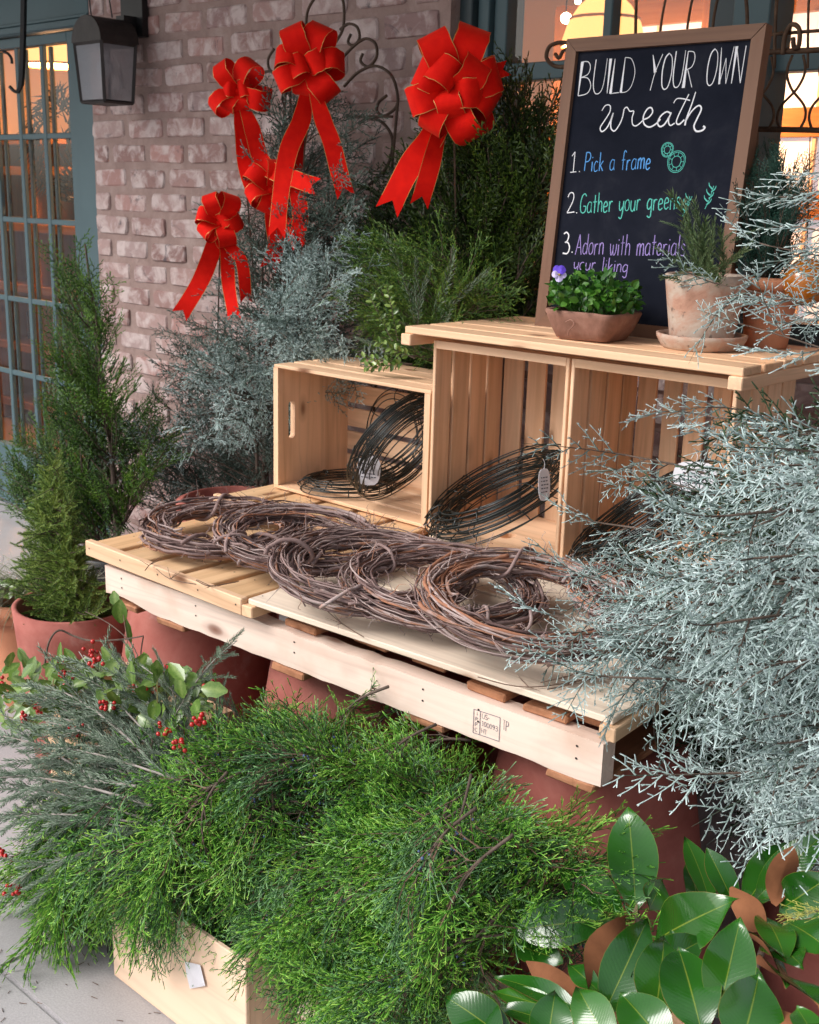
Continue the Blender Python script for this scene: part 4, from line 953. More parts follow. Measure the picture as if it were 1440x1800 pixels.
def vine_wreath(label, c, Rm, rm, tilt, seed, nst=78, red=0., squash=.68):
    g = np.random.default_rng(seed); t = thing('grapevine_wreath', label, 'wreath', c, 'grapevine wreaths overlapped along the table'); b = MB()
    wob = [g.uniform(-.03, .03) for _ in range(3)]; wp = g.uniform(0, 6, 3)
    def pos(th, ps, rr):
        R_ = Rm * (1 + wob[0] * math.cos(2 * th + wp[0]) + wob[1] * .7 * math.cos(3 * th + wp[1])); r_ = R_ + rr * math.cos(ps)
        return np.array([r_ * math.cos(th), r_ * math.sin(th), squash * rr * math.sin(ps)])
    for k in range(nst):
        span = g.uniform(1.2, 6.5); a0 = g.uniform(0, 2 * PI); n = max(8, int(span * 9)); ps0 = g.uniform(0, 2 * PI); tw = g.uniform(-1.6, 1.9)
        base = rm * math.sqrt(g.uniform(.05, 1.0)); sr = g.choice([.0014, .0019, .0024, .0032, .0043], p=[.22, .28, .25, .17, .08])
        f1, f2 = g.uniform(1, 4), g.uniform(3, 9); q1, q2 = g.uniform(0, 6, 2); am = rm * g.uniform(.04, .16); P = []
        for i in range(n):
            s = i / (n - 1); th = a0 + span * s
            rr = base + am * math.sin(f1 * th + q1) + rm * .05 * math.sin(f2 * th + q2)
            if g.random() < .5 and (s > .93 or s < .05): rr += rm * g.uniform(.1, .35)
            P.append(pos(th, ps0 + tw * s * span / 3 + .15 * math.sin(f2 * th), rr) + g.normal(0, .0007, 3))
        rad = sr * (1 - .35 * np.linspace(0, 1, n)) * (1 + .06 * g.normal(0, 1, n)); ti = g.uniform(0, .78) if g.random() > .18 + red else g.uniform(.75, 1.)
        b.tube(smooth_path(P, 2), np.interp(np.linspace(0, 1, 2 * n - 1), np.linspace(0, 1, n), rad), 5, ti)
    b.build('vine_bundle', VINE, t, c, smooth=True)['kind'] = 'stuff'
    for k in range(3):
        w = MB()
        th0 = g.uniform(0, 2 * PI); adv = g.uniform(.3, .8) * g.choice([-1, 1]); turn = g.uniform(.6, 1.2) * 2 * PI; ps0 = g.uniform(-.8, .8); n = 18
        P = [pos(th0 + adv * i / n, ps0 + turn * i / n, rm * (1.12 + .10 * g.random())) for i in range(n)]
        w.tube(smooth_path(P, 3), g.uniform(.0032, .0052), 7, g.uniform(.35, .75)); w.build('wrapping_vine', VINE, t, c, smooth=True)
    q = MB()
    for k in range(150):
        th = g.uniform(0, 2 * PI); ps = g.uniform(-.4, PI + .4); p = pos(th, ps, rm * g.uniform(.9, 1.1)); o_ = pos(th, ps, rm * 1.8) - pos(th, ps, rm * .8)
        d = o_ / np.linalg.norm(o_) + g.normal(0, .8, 3) + np.array([-math.sin(th), math.cos(th), 0]) * g.normal(0, 1.2); d /= np.linalg.norm(d); L = g.uniform(.012, .05)
        u, v = perp(d); cu = g.uniform(.002, .007) * (g.random() < .5); fr_ = g.uniform(6, 14); n = 9
        P = [p + d * L * i / n + (u * math.cos(fr_ * i / n) + v * math.sin(fr_ * i / n) - u) * cu * i / n * 1.5 for i in range(n + 1)]
        P = [np.array([x, y, max(z, -rm * .9)]) for x, y, z in P]
        q.tube(P, np.linspace(.0009, .0004, n + 1), 3, g.uniform(.0, 1.))
    q.build('tendrils', VINE, t, c)['kind'] = 'stuff'
    t.rotation_euler = (0, tilt, g.uniform(0, 6.2) * 0); return t
WL = [('grapevine wreath at the left end, flat on the honey coloured tray', (-2.0339, 1.6342, 0.7600), .165, .034, R(1.5), 0.),
      ('second grapevine wreath from the left, its left arm lying over the first', (-1.7981, 1.6513, 0.7820), .158, .033, R(7), 0.),
      ('third grapevine wreath, thick vines looped round its left end', (-1.5325, 1.5995, 0.7850), .172, .036, R(7), 0.),
      ('fourth grapevine wreath, mostly under the reddest one', (-1.3681, 1.6295, 0.7830), .165, .034, R(6), .05),
      ('reddish grapevine wreath at the right end of the row beside the blue cypress', (-1.1706, 1.6364, 0.8000), .183, .036, R(7), .35)]
for k, (lb_, c, a, b_, ti, rd) in enumerate(WL): vine_wreath(lb_, c, a, b_, ti, 40 + k, red=rd)
vine_wreath('last grapevine wreath almost hidden under the blue cypress sprays', (-1.02, 1.86, .785), .15, .036, R(4), 60, nst=50)
# loose twigs dropped on the boards
g = np.random.default_rng(9); tw = []
for k, (a, b_, c_) in enumerate([((-1.1288, 1.4399, 0.7245), (-1.0425, 1.4680, 0.7245), (-0.9803, 1.5941, 0.7245)), ((-1.0158, 1.4823, 0.7245), (-1.0015, 1.5238, 0.7245), (-0.9979, 1.5688, 0.7245)), ((-1.0405, 1.4971, 0.7245), (-1.0009, 1.5377, 0.7400), (-0.9790, 1.6151, 0.7500)), ((-1.9801, 1.4001, 0.7225), (-1.9038, 1.3808, 0.7225), (-1.8415, 1.3989, 0.7225)), ((-1.8620, 1.4147, 0.7225), (-1.8132, 1.4133, 0.7225), (-1.7964, 1.4743, 0.7225)), ((-1.3904, 1.4323, 0.7245), (-1.4716, 1.4537, 0.7245), (-1.5505, 1.4692, 0.7400)), ((-1.9866, 1.3757, 0.7225), (-2.0102, 1.4026, 0.7225), (-2.0040, 1.4103, 0.7300))]):
    m_ = MB(); m_.tube(smooth_path([a, b_, c_], 5), .0011, 4, .3); p = np.array(b_)
    for q in range(3): d = np.array([g.normal(0, 1), g.normal(0, 1), .25]); d /= np.linalg.norm(d); m_.seg(p, p + d * .035, .0009, .0004, .3)
    tag(m_.build('fallen_twig', TWIG), 'thin brown twig fallen on the table boards beside the wreaths', 'twig', 'twigs fallen on the table')

# ================================================================= wire wreath frames
def ring_mesh(Rr, seed):
    g = random.Random(seed); b = MB(); n = 52; prof = [(1., 0.), (.90, .012), (.78, .014), (.66, .004)]
    for f, z in prof: b.tube([(Rr * f * math.cos(2 * PI * i / n), Rr * f * math.sin(2 * PI * i / n), z) for i in range(n)], .0016, 5, closed=True)
    for k in range(6):
        a = 2 * PI * k / 6 + g.uniform(-.1, .1); c, s = math.cos(a), math.sin(a)
        b.tube([(Rr * f * c * (1.015 if i == 0 else 1), Rr * f * s * (1.015 if i == 0 else 1), z + .0026) for i, (f, z) in enumerate(prof)], .0016, 4)
    me = b.mesh('wire_wreath_frame', WIRE, True); return me
ringm = {r: ring_mesh(r, int(r * 1000)) for r in (.13, .152, .165, .186, .198)}
def frame_stack(n, c, r, tilt, roll, sp, label, group, seed, spread=.006, yaw=0.):
    """n wire frames leaning together; tilt = angle of the ring plane above the table"""
    g = random.Random(seed)
    for k in range(n):
        Mx = Matrix.Rotation(R(yaw), 3, 'Z') @ Matrix.Rotation(-R(tilt + g.uniform(-1.5, 1.5)), 3, 'Y') @ Matrix.Rotation(R(roll + g.uniform(-2, 2)), 3, 'X') @ Matrix.Rotation(g.uniform(0, 1), 3, 'Z')
        nrm = Mx @ Vector((0, 0, 1)); p = Vector(c) + nrm * sp * (k - (n - 1) / 2) + Vector((g.uniform(-1, 1), g.uniform(-1, 1), 0)) * spread
        o = put('wire_wreath_frame', ringm[r], None, tuple(p)); o.rotation_euler = Mx.to_euler()
        tag(o, label, 'wreath frame', group)
frame_stack(8, (-1.955, 2.15, .895), .165, 57, 4, .0085, 'black wire wreath frame leaning in the stack inside the left crate', 'wire frames leaning in the left crate', 1)
frame_stack(1, (-2.12, 2.30, .872), .13, 84, 0, .01, 'single thin wire wreath frame upright against the back slats of the left crate', None, 2, yaw=82)
frame_stack(3, (-2.19, 2.18, .745), .13, 3, 0, .009, 'black wire wreath frame lying flat on the floor of the left crate', 'wire frames lying flat in the left crate', 3)
frame_stack(8, (-1.605, 2.10, .835), .186, 21, 20, .0085, 'black wire wreath frame leaning in the first tall crate', 'wire frames leaning in the first tall crate', 4)
frame_stack(8, (-1.205, 2.09, .858), .186, 33, 18, .0085, 'black wire wreath frame leaning in the second tall crate behind the blue cypress', 'wire frames leaning in the second tall crate', 5)
def hang_tag(label, c, w, h, yaw, tilt=0.):
    n = 16; V = []; F = []
    for y in (0, .0008):
        for i in range(n): a = 2 * PI * i / n; V.append((w / 2 * math.copysign(abs(math.cos(a)) ** .6, math.cos(a)), y, h / 2 * math.copysign(abs(math.sin(a)) ** .8, math.sin(a))))
    F = [tuple(range(n)), tuple(range(2 * n - 1, n - 1, -1))] + [(i, n + i, n + (i + 1) % n, (i + 1) % n) for i in range(n)]
    t = thing('price_tag', label, 'tag', c); o = put('paper_tag', mesh_py('paper_tag', V, F), t, c, PAPER)
    b = MB(); rj = random.Random(label)
    for r_ in range(5):
        x = -w * .28
        while x < w * .25: L = rj.uniform(.003, .006); b.box((x + L / 2, -.0006, h * (.22 - .11 * r_)), (L, .0004, .0022)); x += L + .0025
    b.build('handwriting', INK, t, c)
    b = MB(); b.tube([(0, 0, h / 2 - .004), (.002, 0, h / 2 + .012), (-.002, 0, h / 2 + .02)], .0006, 4); b.build('string', PAPER, t, c)
    t.rotation_euler = (tilt, 0, yaw); return t
hang_tag('white paper tag hanging on the frames in the left crate', (-1.985, 2.05, .838), .062, .075, R(30), R(-12))
hang_tag('white oval tag seen almost edge-on against the first tall crate', (-1.4251, 2.0200, 0.9098), .034, .072, R(78), R(-6))
hang_tag('white tag half hidden by cypress in the second tall crate', (-1.0691, 2.0200, 0.9916), .085, .062, R(30), R(-30))

# ================================================================= shoots and sprays
def unit(v): v = np.asarray(v, float); return v / (np.linalg.norm(v) + 1e-9)
def spray_t(seed, L, n2, a2, l2, n3, a3, l3, r, blunt=False, planar=.4, bend=.25, stem=.0012, t0=.2, t1=.75, m_stem=1, flat=False, ts=None, sk=.55):
    """one leafy shoot: axis, side shoots, scale-leaf twigs; grows along +X"""
    g = np.random.default_rng(seed); b = MB(); cy, cz = g.normal(0, bend * .5), g.normal(0, bend)
    ax = lambda t: np.array([L * t, L * cy * t * t, L * cz * t * t])
    P = [ax(t) for t in np.linspace(0, 1, 6)]
    for i in range(5): b.seg(P[i], P[i + 1], stem * (1 - .17 * i), stem * (.83 - .17 * i), t0, m_stem if i < 3 else 0, cap=False)
    for i in range(n2):
        t = .08 + .90 * (i + g.uniform(-.2, .2)) / n2; p = ax(t); T = unit(ax(t + .01) - ax(t)); sd = 1 if i % 2 else -1
        u = unit(np.cross([0, 0, 1.], T)); v = np.cross(T, u); ro = g.normal(0, planar); lat = u * sd * math.cos(ro) + v * math.sin(ro)
        a = a2 * g.uniform(.8, 1.2); d = T * math.cos(a) + lat * math.sin(a)
        ll = l2 * (min(1, .45 + 2.2 * t) * (1 - t) ** .55 + .18) * g.uniform(.75, 1.2); q = p; seglen = ll / 3; dd = d
        pts = [q]
        for k in range(3):
            q = q + dd * seglen; pts.append(q); b.seg(pts[-2], q, stem * sk * (1 - .2 * k), stem * sk * (.8 - .2 * k), (t0 if ts is None else ts) + .12 * k, 0, cap=False); dd = unit(dd + T * .13 + g.normal(0, .05, 3))
        k3 = max(2, int(n3 * ll / l2))
        for k in range(k3 + 1):
            s = (k + .6) / (k3 + 1) if k < k3 else 1.; f = s * 3; i0 = min(int(f), 2); p3 = pts[i0] + (pts[i0 + 1] - pts[i0]) * (f - i0)
            if k < k3:
                e = unit(pts[i0 + 1] - pts[i0]); s3 = 1 if k % 2 else -1; w = unit(np.cross(v, e)); r3 = g.normal(0, planar * 1.3); w2 = w * s3 * math.cos(r3) + v * math.sin(r3)
                aa = a3 * g.uniform(.75, 1.25); d3 = unit(e * math.cos(aa) + w2 * math.sin(aa)); l_ = l3 * (1 - .35 * s) * g.uniform(.7, 1.25)
            else: d3 = dd; l_ = l3 * g.uniform(.6, .9)
            tt = np.array([t0 + .1, t0 + .1, t0 + .1, t1 + g.uniform(-.1, .1)])
            if blunt:
                b.seg(p3, p3 + d3 * l_, r * 1.05, r * .62, np.repeat([(t0 + .18) if ts is None else ts, t1 + g.uniform(-.1, .1)], 3), 0)
                if g.random() < .55:
                    pm = p3 + d3 * l_ * g.uniform(.35, .6); d4 = unit(d3 + unit(np.cross(d3, v + g.normal(0, .5, 3))) * g.choice([-1, 1]) * .9); b.seg(pm, pm + d4 * l_ * .5, r * .9, r * .55, np.repeat([t0 + .25, t1], 3), 0)
            else:
                b.needle(p3, d3, l_, r, tt, 0)
                if g.random() < .5:
                    pm = p3 + d3 * l_ * .4; d4 = unit(d3 + unit(np.cross(d3, v)) * g.choice([-1, 1]) * .6); b.needle(pm, d4, l_ * .55, r * .9, tt, 0)
    return b.arr()
def needle_t(seed, L, n, ln, r, ang, t0=.25, t1=.7, stem=.0012, m_stem=1, lead=True, jit=.25):
    """stem set with needle leaves all round (spruce, rosemary)"""
    g = np.random.default_rng(seed); b = MB(); cy, cz = g.normal(0, .12, 2); ax = lambda t: np.array([L * t, L * cy * t * t, L * cz * t * t])
    P = [ax(t) for t in np.linspace(0, 1, 5)]
    for i in range(4): b.seg(P[i], P[i + 1], stem * (1 - .2 * i), stem * (.8 - .2 * i), t0, m_stem, cap=False)
    for i in range(n):
        t = (i + .5) / n; p = ax(t); T = unit(ax(t + .01) - ax(t)); u, v = perp(T); a = i * 2.4 + g.uniform(-.3, .3)
        an = ang * (1 - .45 * t) * g.uniform(1 - jit, 1 + jit); d = T * math.cos(an) + (u * math.cos(a) + v * math.sin(a)) * math.sin(an); l_ = ln * g.uniform(.75, 1.2) * (1 - .3 * t)
        md = p + d * l_ * .55; w = unit(np.cross(d, T)) * r; e = unit(d + T * .35)
        c = g.uniform(-.12, .12)
        b.add([p - w * .5, p + w * .5, md + w, md - w, md + e * l_ * .45, md + np.cross(w, d) * .6], [(0, 1, 5), (1, 2, 5), (3, 0, 5), (2, 4, 5), (4, 3, 5)], np.array([t0, t0, t1 + c, t1 + c, t1 + c + .1, t1 + c]), 0)
    return b.arr()
TCY = [spray_t(10 + k, .125, 10, R(46), .052, 5, R(46), .0145, .00115, True, .30, .30, stem=.0018, t0=.05, t1=.86, ts=.40, sk=.8) for k in range(6)]
TCD = [spray_t(30 + k, .13, 9, R(48), .055, 6, R(48), .0155, .00145, True, .45, .3, stem=.002, t0=.1, ts=.35, sk=.7) for k in range(5)]
TJU = [spray_t(50 + k, .115, 9, R(40), .052, 4, R(36), .0150, .00085, True, .22, .30, stem=.0014, t0=.0, t1=.84, ts=.20) for k in range(6)]  # low t0 darkens inner shoots, shade painted into the tint
TAR = [spray_t(70 + k, .15, 9, R(42), .066, 6, R(42), .018, .0019, True, .15, .22, stem=.0024, t0=.1, t1=.75, ts=.3, sk=.7) for k in range(5)]
TRO = [needle_t(90 + k, .16, 84, .022, .0013, R(50)) for k in range(4)]
TSP = [needle_t(110 + k, .055, 46, .012, .0011, R(52), .2, .75, .0010) for k in range(4)]
TBX = []
def bez(a, c, b_, n=8): return [(1 - t) ** 2 * a + 2 * t * (1 - t) * c + t * t * b_ for t in np.linspace(0, 1, n)]
def bush(name, label, cat, base, trunk, tips, tmpl, mat, seed, sc=(.8, 1.2), from_=.3, spacing=.035, rise=.5, sag=0., up=.15, r0=.012, rt=.0035, group=None, spread=.55, parent=None, hang=0., bark=None, tint=(-.12, .14), side=1.0):
    """trunk + limbs that end at given places in space, leafy shoots set along each limb"""
    g = np.random.default_rng(seed); t = parent or thing(name, label, cat, base, group); T = np.array(trunk, float); fol = MB(); lim = MB(); bark = bark or BARK
    tr = MB(); tr.tube(smooth_path(T, 5), np.linspace(r0, r0 * .25, 5 * (len(T) - 1) + 1), 8); tr.build('trunk', bark, t, smooth=True)
    for tip in tips:
        tip = np.array(tip); hd = np.linalg.norm((tip - T[0])[:2]); z = tip[2] - rise * hd; zs = T[:, 2]
        z = min(max(z, zs[0] + .02), zs[-1] - .01); k = int(np.searchsorted(zs, z)); k = min(max(k, 1), len(T) - 1); f = (z - zs[k - 1]) / (zs[k] - zs[k - 1] + 1e-9); st = T[k - 1] + (T[k] - T[k - 1]) * f
        mid = (st + tip) / 2 + np.array([0, 0, sag * np.linalg.norm(tip - st)]) + g.normal(0, .02, 3)
        P = np.array(bez(st, mid, tip, 9)); ln = np.linalg.norm(np.diff(P, axis=0), axis=1).sum(); lim.tube(P, np.linspace(rt, rt * .25, 9), 5, g.uniform(0, 1))
        n = max(3, int(ln * (1 - from_) / spacing)); tb = g.uniform(*tint)
        for i in range(n + 1):
            s = from_ + (1 - from_) * i / n; f = s * 8; j = min(int(f), 7); p = P[j] + (P[j + 1] - P[j]) * (f - j); T_ = unit(P[j + 1] - P[j])
            if i == n: d = T_
            else:
                u, v = perp(T_); a = g.uniform(0, 2 * PI) if side == 1.0 else g.uniform(0, 2 * PI); d = unit(T_ * (1 - spread * .4) + (u * math.cos(a) + v * math.sin(a)) * spread + np.array([0, 0, up - hang]))
            place(fol, tmpl[g.integers(len(tmpl))], p, frame(d, (0, 0, 1), g.uniform(-.9, .9) + (0 if g.random() < .6 else PI / 2)), g.uniform(*sc) * (1 - .25 * abs(s - .6)), tb + g.uniform(-.08, .08))
    lim.build('limbs', bark, t, smooth=True)['kind'] = 'stuff'
    o = fol.build('foliage', [mat, bark], t); o['kind'] = 'stuff'
    return t
def open_pot(name, label, c, r0, r1, h, mat, th=.012, rim=0., cat='pot', wob=.0, soil=True):
    t = thing(name, label, cat, c)
    prof = [(0, 0), (r0 * .96, 0), (r0, .004)] + [(r0 + (r1 - r0) * k / 8, h * k / 8) for k in range(1, 8)]
    if rim: prof += [(r0 + (r1 - r0) * .86, h * .84), (r1 + rim, h * .85), (r1 + rim * 1.2, h * .99)]
    prof += [(r1, h), (r1 - th * .5, h + .003), (r1 - th, h), (r1 - th * 1.2, h * .86), (r0 * .8, h * .5), (0, h * .5)]
    V, F = lathe(prof, 56, wob, 3); put('pot_body', mesh_py('pot_body', V, F, smooth=True), t, c, mat)
    if soil: V, F = lathe([(0, h * .87), (r1 - th * 1.1, h * .86)], 32, .0); put('soil', mesh_py('soil', V, F), t, c, SOIL)
    return t

CYPI = leafy('shaded_inner_cypress_leaf', [(0, (.012, .028, .010)), (.5, (.035, .065, .028)), (1, (.10, .16, .11))], .7)  # darker copy of the cypress foliage, shade between sprays put in colour
# ---- drooping blue cypress at the right
bt = thing('blue_cypress', 'large silvery blue cypress whose drooping sprays cover the right side of the table', 'tree', (-.30, 1.95, 0))
tips = [(-0.522,1.288,0.870),(-0.581,1.548,1.207),(-0.992,1.689,0.854),(-0.468,1.390,1.013),(-0.624,1.266,1.141),(-0.448,1.436,0.713),(-0.763,1.613,0.836),(-0.476,1.424,1.110),(-0.731,1.644,1.143),(-0.584,1.394,1.043),(-0.415,1.307,0.944),(-0.583,1.521,0.892),(-0.579,1.255,1.100),(-0.533,1.449,0.695),(-0.426,1.338,0.857),(-0.729,1.629,0.619),(-0.611,1.554,1.099),(-0.732,1.603,0.758),(-0.786,1.473,0.901),(-0.545,1.472,0.747),(-0.533,1.453,0.840),(-0.477,1.285,1.069),(-0.676,1.642,0.627),(-0.672,1.328,1.049),(-0.708,1.613,1.059),(-0.467,1.269,1.216),(-0.645,1.648,1.023),(-0.508,1.278,1.048),(-0.532,1.260,0.980),(-0.688,1.397,0.981),(-0.752,1.693,0.658),(-0.677,1.621,1.186),(-0.494,1.463,0.672),(-0.692,1.654,0.757),(-0.573,1.632,0.822),(-0.757,1.492,0.818),(-0.612,1.356,0.927),(-0.864,1.458,0.870),(-0.432,1.262,1.110),(-0.551,1.357,1.181),(-0.502,1.408,0.975),(-0.434,1.268,0.829),(-0.468,1.300,1.165),(-0.523,1.338,0.894),(-0.551,1.394,0.786),(-0.607,1.350,1.039),(-0.909,1.686,0.901),(-0.748,1.505,1.036),(-0.847,1.515,0.846),(-0.576,1.356,1.199),(-0.642,1.337,1.049),(-0.660,1.670,0.571),(-0.697,1.647,0.886),(-0.437,1.306,0.905),(-0.622,1.516,1.185),(-0.800,1.531,0.836),(-0.445,1.257,1.145),(-0.790,1.645,0.736),(-0.788,1.669,0.999),(-0.596,1.466,0.875),(-0.619,1.257,1.006),(-0.443,1.259,1.052),(-0.636,1.586,0.884),(-0.958,1.670,0.904),(-0.517,1.320,1.064),(-0.607,1.423,1.153),(-0.633,1.643,0.805),(-0.458,1.328,1.190),(-0.769,1.492,0.923),(-0.582,1.561,1.121),(-0.756,1.368,0.972),(-0.451,1.340,0.952),(-0.808,1.543,0.930),(-0.645,1.493,0.800),(-0.501,1.547,0.920),(-0.652,1.417,1.148),(-0.687,1.593,0.680),(-0.613,1.576,0.737),(-0.560,1.470,0.656),(-0.629,1.613,1.142),(-0.448,1.275,1.237),(-0.724,1.687,0.769),(-0.795,1.676,1.039),(-0.531,1.497,0.857)] + [(-0.9275, 1.4200, 0.8396), (-0.8390, 1.3800, 0.8316), (-1.0092, 1.6000, 0.8891), (-1.0946, 1.8000, 1.0617), (-1.0041, 1.8500, 1.1472), (-0.8829, 1.8000, 1.1748), (-0.9700, 1.7500, 1.0396), (-1.0112, 1.5000, 0.8478), (-0.6460, 1.3600, 0.7551), (-1.0691, 1.7000, 0.9572)]
bush('', '', '', None, [(-.30, 1.95, .0), (-.32, 1.90, .5), (-.30, 1.86, 1.0), (-.28, 1.86, 1.5), (-.26, 1.9, 2.1)], tips, TCY, CYP, 5, sc=(.9, 1.25), from_=.38, spacing=.048, spread=.50, rise=.35, sag=.18, up=0., hang=.75, r0=.030, rt=.0060, parent=bt)
tips = [(-0.716,1.798,1.323),(-0.817,1.899,1.559),(-0.908,1.898,1.440),(-0.890,1.817,1.312),(-0.710,1.756,1.434),(-0.901,1.940,1.520),(-0.843,1.898,1.350),(-0.992,1.900,1.370),(-0.677,1.792,1.395),(-0.804,1.837,1.470)]
bush('', '', '', None, [(-.26, 1.9, 1.0), (-.27, 1.9, 1.6), (-.27, 1.9, 2.1)], tips, TCY, CYP, 6, sc=(.85, 1.1), from_=.45, spacing=.060, rise=.25, sag=.08, up=0., hang=.1, r0=.012, rt=.004, parent=bt, tint=(-.12, .05))

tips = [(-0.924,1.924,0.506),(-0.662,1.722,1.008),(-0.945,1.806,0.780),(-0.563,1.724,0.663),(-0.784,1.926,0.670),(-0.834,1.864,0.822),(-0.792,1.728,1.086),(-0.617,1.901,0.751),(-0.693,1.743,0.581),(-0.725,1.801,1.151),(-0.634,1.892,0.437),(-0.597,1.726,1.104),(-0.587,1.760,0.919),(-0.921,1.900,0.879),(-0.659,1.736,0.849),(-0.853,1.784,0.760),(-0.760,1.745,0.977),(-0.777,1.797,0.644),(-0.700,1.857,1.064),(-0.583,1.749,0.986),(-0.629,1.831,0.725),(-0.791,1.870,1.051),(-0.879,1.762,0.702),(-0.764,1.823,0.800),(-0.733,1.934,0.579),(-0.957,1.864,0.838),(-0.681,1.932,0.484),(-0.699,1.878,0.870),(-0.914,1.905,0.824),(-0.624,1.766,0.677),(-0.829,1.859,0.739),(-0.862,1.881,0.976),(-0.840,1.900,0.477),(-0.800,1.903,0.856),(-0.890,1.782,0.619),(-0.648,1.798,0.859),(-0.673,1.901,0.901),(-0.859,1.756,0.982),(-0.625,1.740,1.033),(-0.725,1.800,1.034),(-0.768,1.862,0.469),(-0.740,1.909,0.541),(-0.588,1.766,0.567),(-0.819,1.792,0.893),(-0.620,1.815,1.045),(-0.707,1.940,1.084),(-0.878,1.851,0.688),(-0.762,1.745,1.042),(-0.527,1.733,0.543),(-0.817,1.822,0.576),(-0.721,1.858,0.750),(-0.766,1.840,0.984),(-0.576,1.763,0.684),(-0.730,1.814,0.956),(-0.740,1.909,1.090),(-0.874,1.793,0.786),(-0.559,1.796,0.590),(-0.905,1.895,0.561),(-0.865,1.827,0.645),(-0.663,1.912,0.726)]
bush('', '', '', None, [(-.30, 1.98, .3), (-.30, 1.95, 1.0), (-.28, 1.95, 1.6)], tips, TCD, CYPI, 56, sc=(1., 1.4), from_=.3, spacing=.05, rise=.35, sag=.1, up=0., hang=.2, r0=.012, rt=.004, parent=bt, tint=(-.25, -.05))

# ---- grey blue cypress tree in front of the brick wall
tips = [(-3.540,2.614,0.379),(-2.769,2.444,1.725),(-2.990,2.430,1.169),(-2.614,2.396,0.822),(-3.708,2.499,0.616),(-2.748,2.650,1.143),(-2.671,2.418,1.436),(-3.457,2.657,0.775),(-2.478,2.395,1.539),(-2.820,2.417,0.565),(-3.079,2.473,1.441),(-2.585,2.509,0.985),(-2.856,2.469,0.933),(-2.503,2.486,1.682),(-2.714,2.599,1.361),(-3.212,2.538,0.654),(-2.836,2.468,1.570),(-2.872,2.554,1.277),(-2.758,2.410,1.174),(-3.102,2.481,0.538),(-2.657,2.513,0.885),(-3.195,2.610,1.268),(-2.892,2.653,1.030),(-3.090,2.611,0.745),(-2.474,2.538,1.105),(-2.470,2.488,1.287),(-3.048,2.506,1.006),(-3.503,2.394,0.477),(-2.805,2.530,0.611),(-2.526,2.559,1.436),(-3.519,2.566,0.607),(-3.247,2.421,0.952),(-2.544,2.490,1.076),(-3.331,2.515,0.516),(-2.731,2.542,1.620),(-2.799,2.398,0.679),(-3.296,2.578,0.967),(-3.059,2.485,0.845),(-2.933,2.490,1.456),(-2.396,2.427,1.198),(-3.090,2.557,1.360),(-2.849,2.442,1.329),(-3.423,2.447,0.554),(-2.560,2.384,1.217),(-2.782,2.440,1.033),(-3.255,2.497,1.067),(-2.609,2.393,0.987),(-2.628,2.608,1.341),(-2.546,2.438,1.272),(-2.918,2.605,1.521),(-3.523,2.561,0.736),(-2.980,2.620,1.651),(-2.530,2.392,1.047),(-3.505,2.437,0.380),(-3.028,2.459,0.652),(-2.812,2.590,1.782),(-3.092,2.608,0.815),(-3.027,2.517,1.126),(-3.097,2.381,0.915),(-3.015,2.650,0.718),(-2.780,2.561,1.341),(-3.419,2.626,0.692),(-2.561,2.600,1.526),(-2.598,2.386,1.154),(-2.575,2.471,1.468),(-2.550,2.473,1.609),(-3.197,2.470,0.593),(-3.199,2.589,0.728),(-2.668,2.480,0.728),(-3.350,2.607,0.406),(-2.763,2.506,1.654),(-2.931,2.425,1.220),(-3.483,2.453,0.480),(-2.986,2.657,0.892),(-2.580,2.580,0.960),(-2.763,2.450,0.705),(-2.489,2.440,1.249),(-2.656,2.652,1.640),(-2.696,2.514,1.716),(-2.622,2.521,1.700),(-2.710,2.490,1.556),(-2.858,2.553,1.803),(-3.019,2.557,1.055),(-2.661,2.534,1.066),(-2.453,2.408,1.439),(-2.954,2.384,1.077),(-2.713,2.451,1.022),(-3.637,2.536,0.654),(-3.096,2.593,0.871),(-3.483,2.457,0.629),(-2.791,2.648,1.755),(-3.059,2.555,0.598),(-2.759,2.389,0.828),(-2.742,2.598,1.599),(-2.949,2.553,1.494),(-2.893,2.411,0.978),(-3.328,2.617,0.681),(-2.484,2.542,1.327),(-2.653,2.601,1.502),(-2.809,2.556,1.264),(-2.858,2.545,1.391),(-2.943,2.635,1.564),(-3.333,2.488,1.006),(-2.696,2.399,1.215),(-3.161,2.656,0.669),(-3.294,2.654,1.345),(-2.723,2.520,1.511),(-3.179,2.383,0.717),(-2.916,2.466,1.253),(-2.920,2.532,1.457),(-3.289,2.428,0.886),(-2.985,2.542,1.373),(-3.353,2.655,0.890),(-2.593,2.590,1.113),(-3.434,2.581,0.746),(-2.484,2.518,1.388),(-2.943,2.555,1.201),(-2.661,2.604,1.008),(-2.795,2.424,1.291),(-2.532,2.501,1.307),(-3.390,2.406,0.453),(-2.682,2.571,1.311),(-2.634,2.395,0.778),(-2.692,2.614,0.858),(-2.947,2.522,1.004),(-2.700,2.438,1.721),(-2.748,2.515,1.384),(-3.092,2.441,0.837),(-2.473,2.417,1.471),(-2.347,2.381,1.070),(-3.004,2.590,0.825),(-2.551,2.421,0.978),(-3.540,2.590,0.509),(-3.094,2.602,1.285),(-2.707,2.384,1.137)]
gt = bush('grey_cypress', 'tall wispy grey blue cypress in front of the brick wall with red bows in it', 'tree', (-2.93, 2.52, 0), [(-2.93, 2.52, .25), (-2.92, 2.52, .7), (-2.87, 2.52, 1.2), (-2.82, 2.5, 1.55), (-2.80, 2.5, 1.80)], tips, TCD, CYPD, 8, sc=(.75, 1.15), from_=.2, spacing=.042, rise=.55, sag=.05, up=.12, hang=.1, r0=.014, rt=.0035, tint=(-.15, .12))
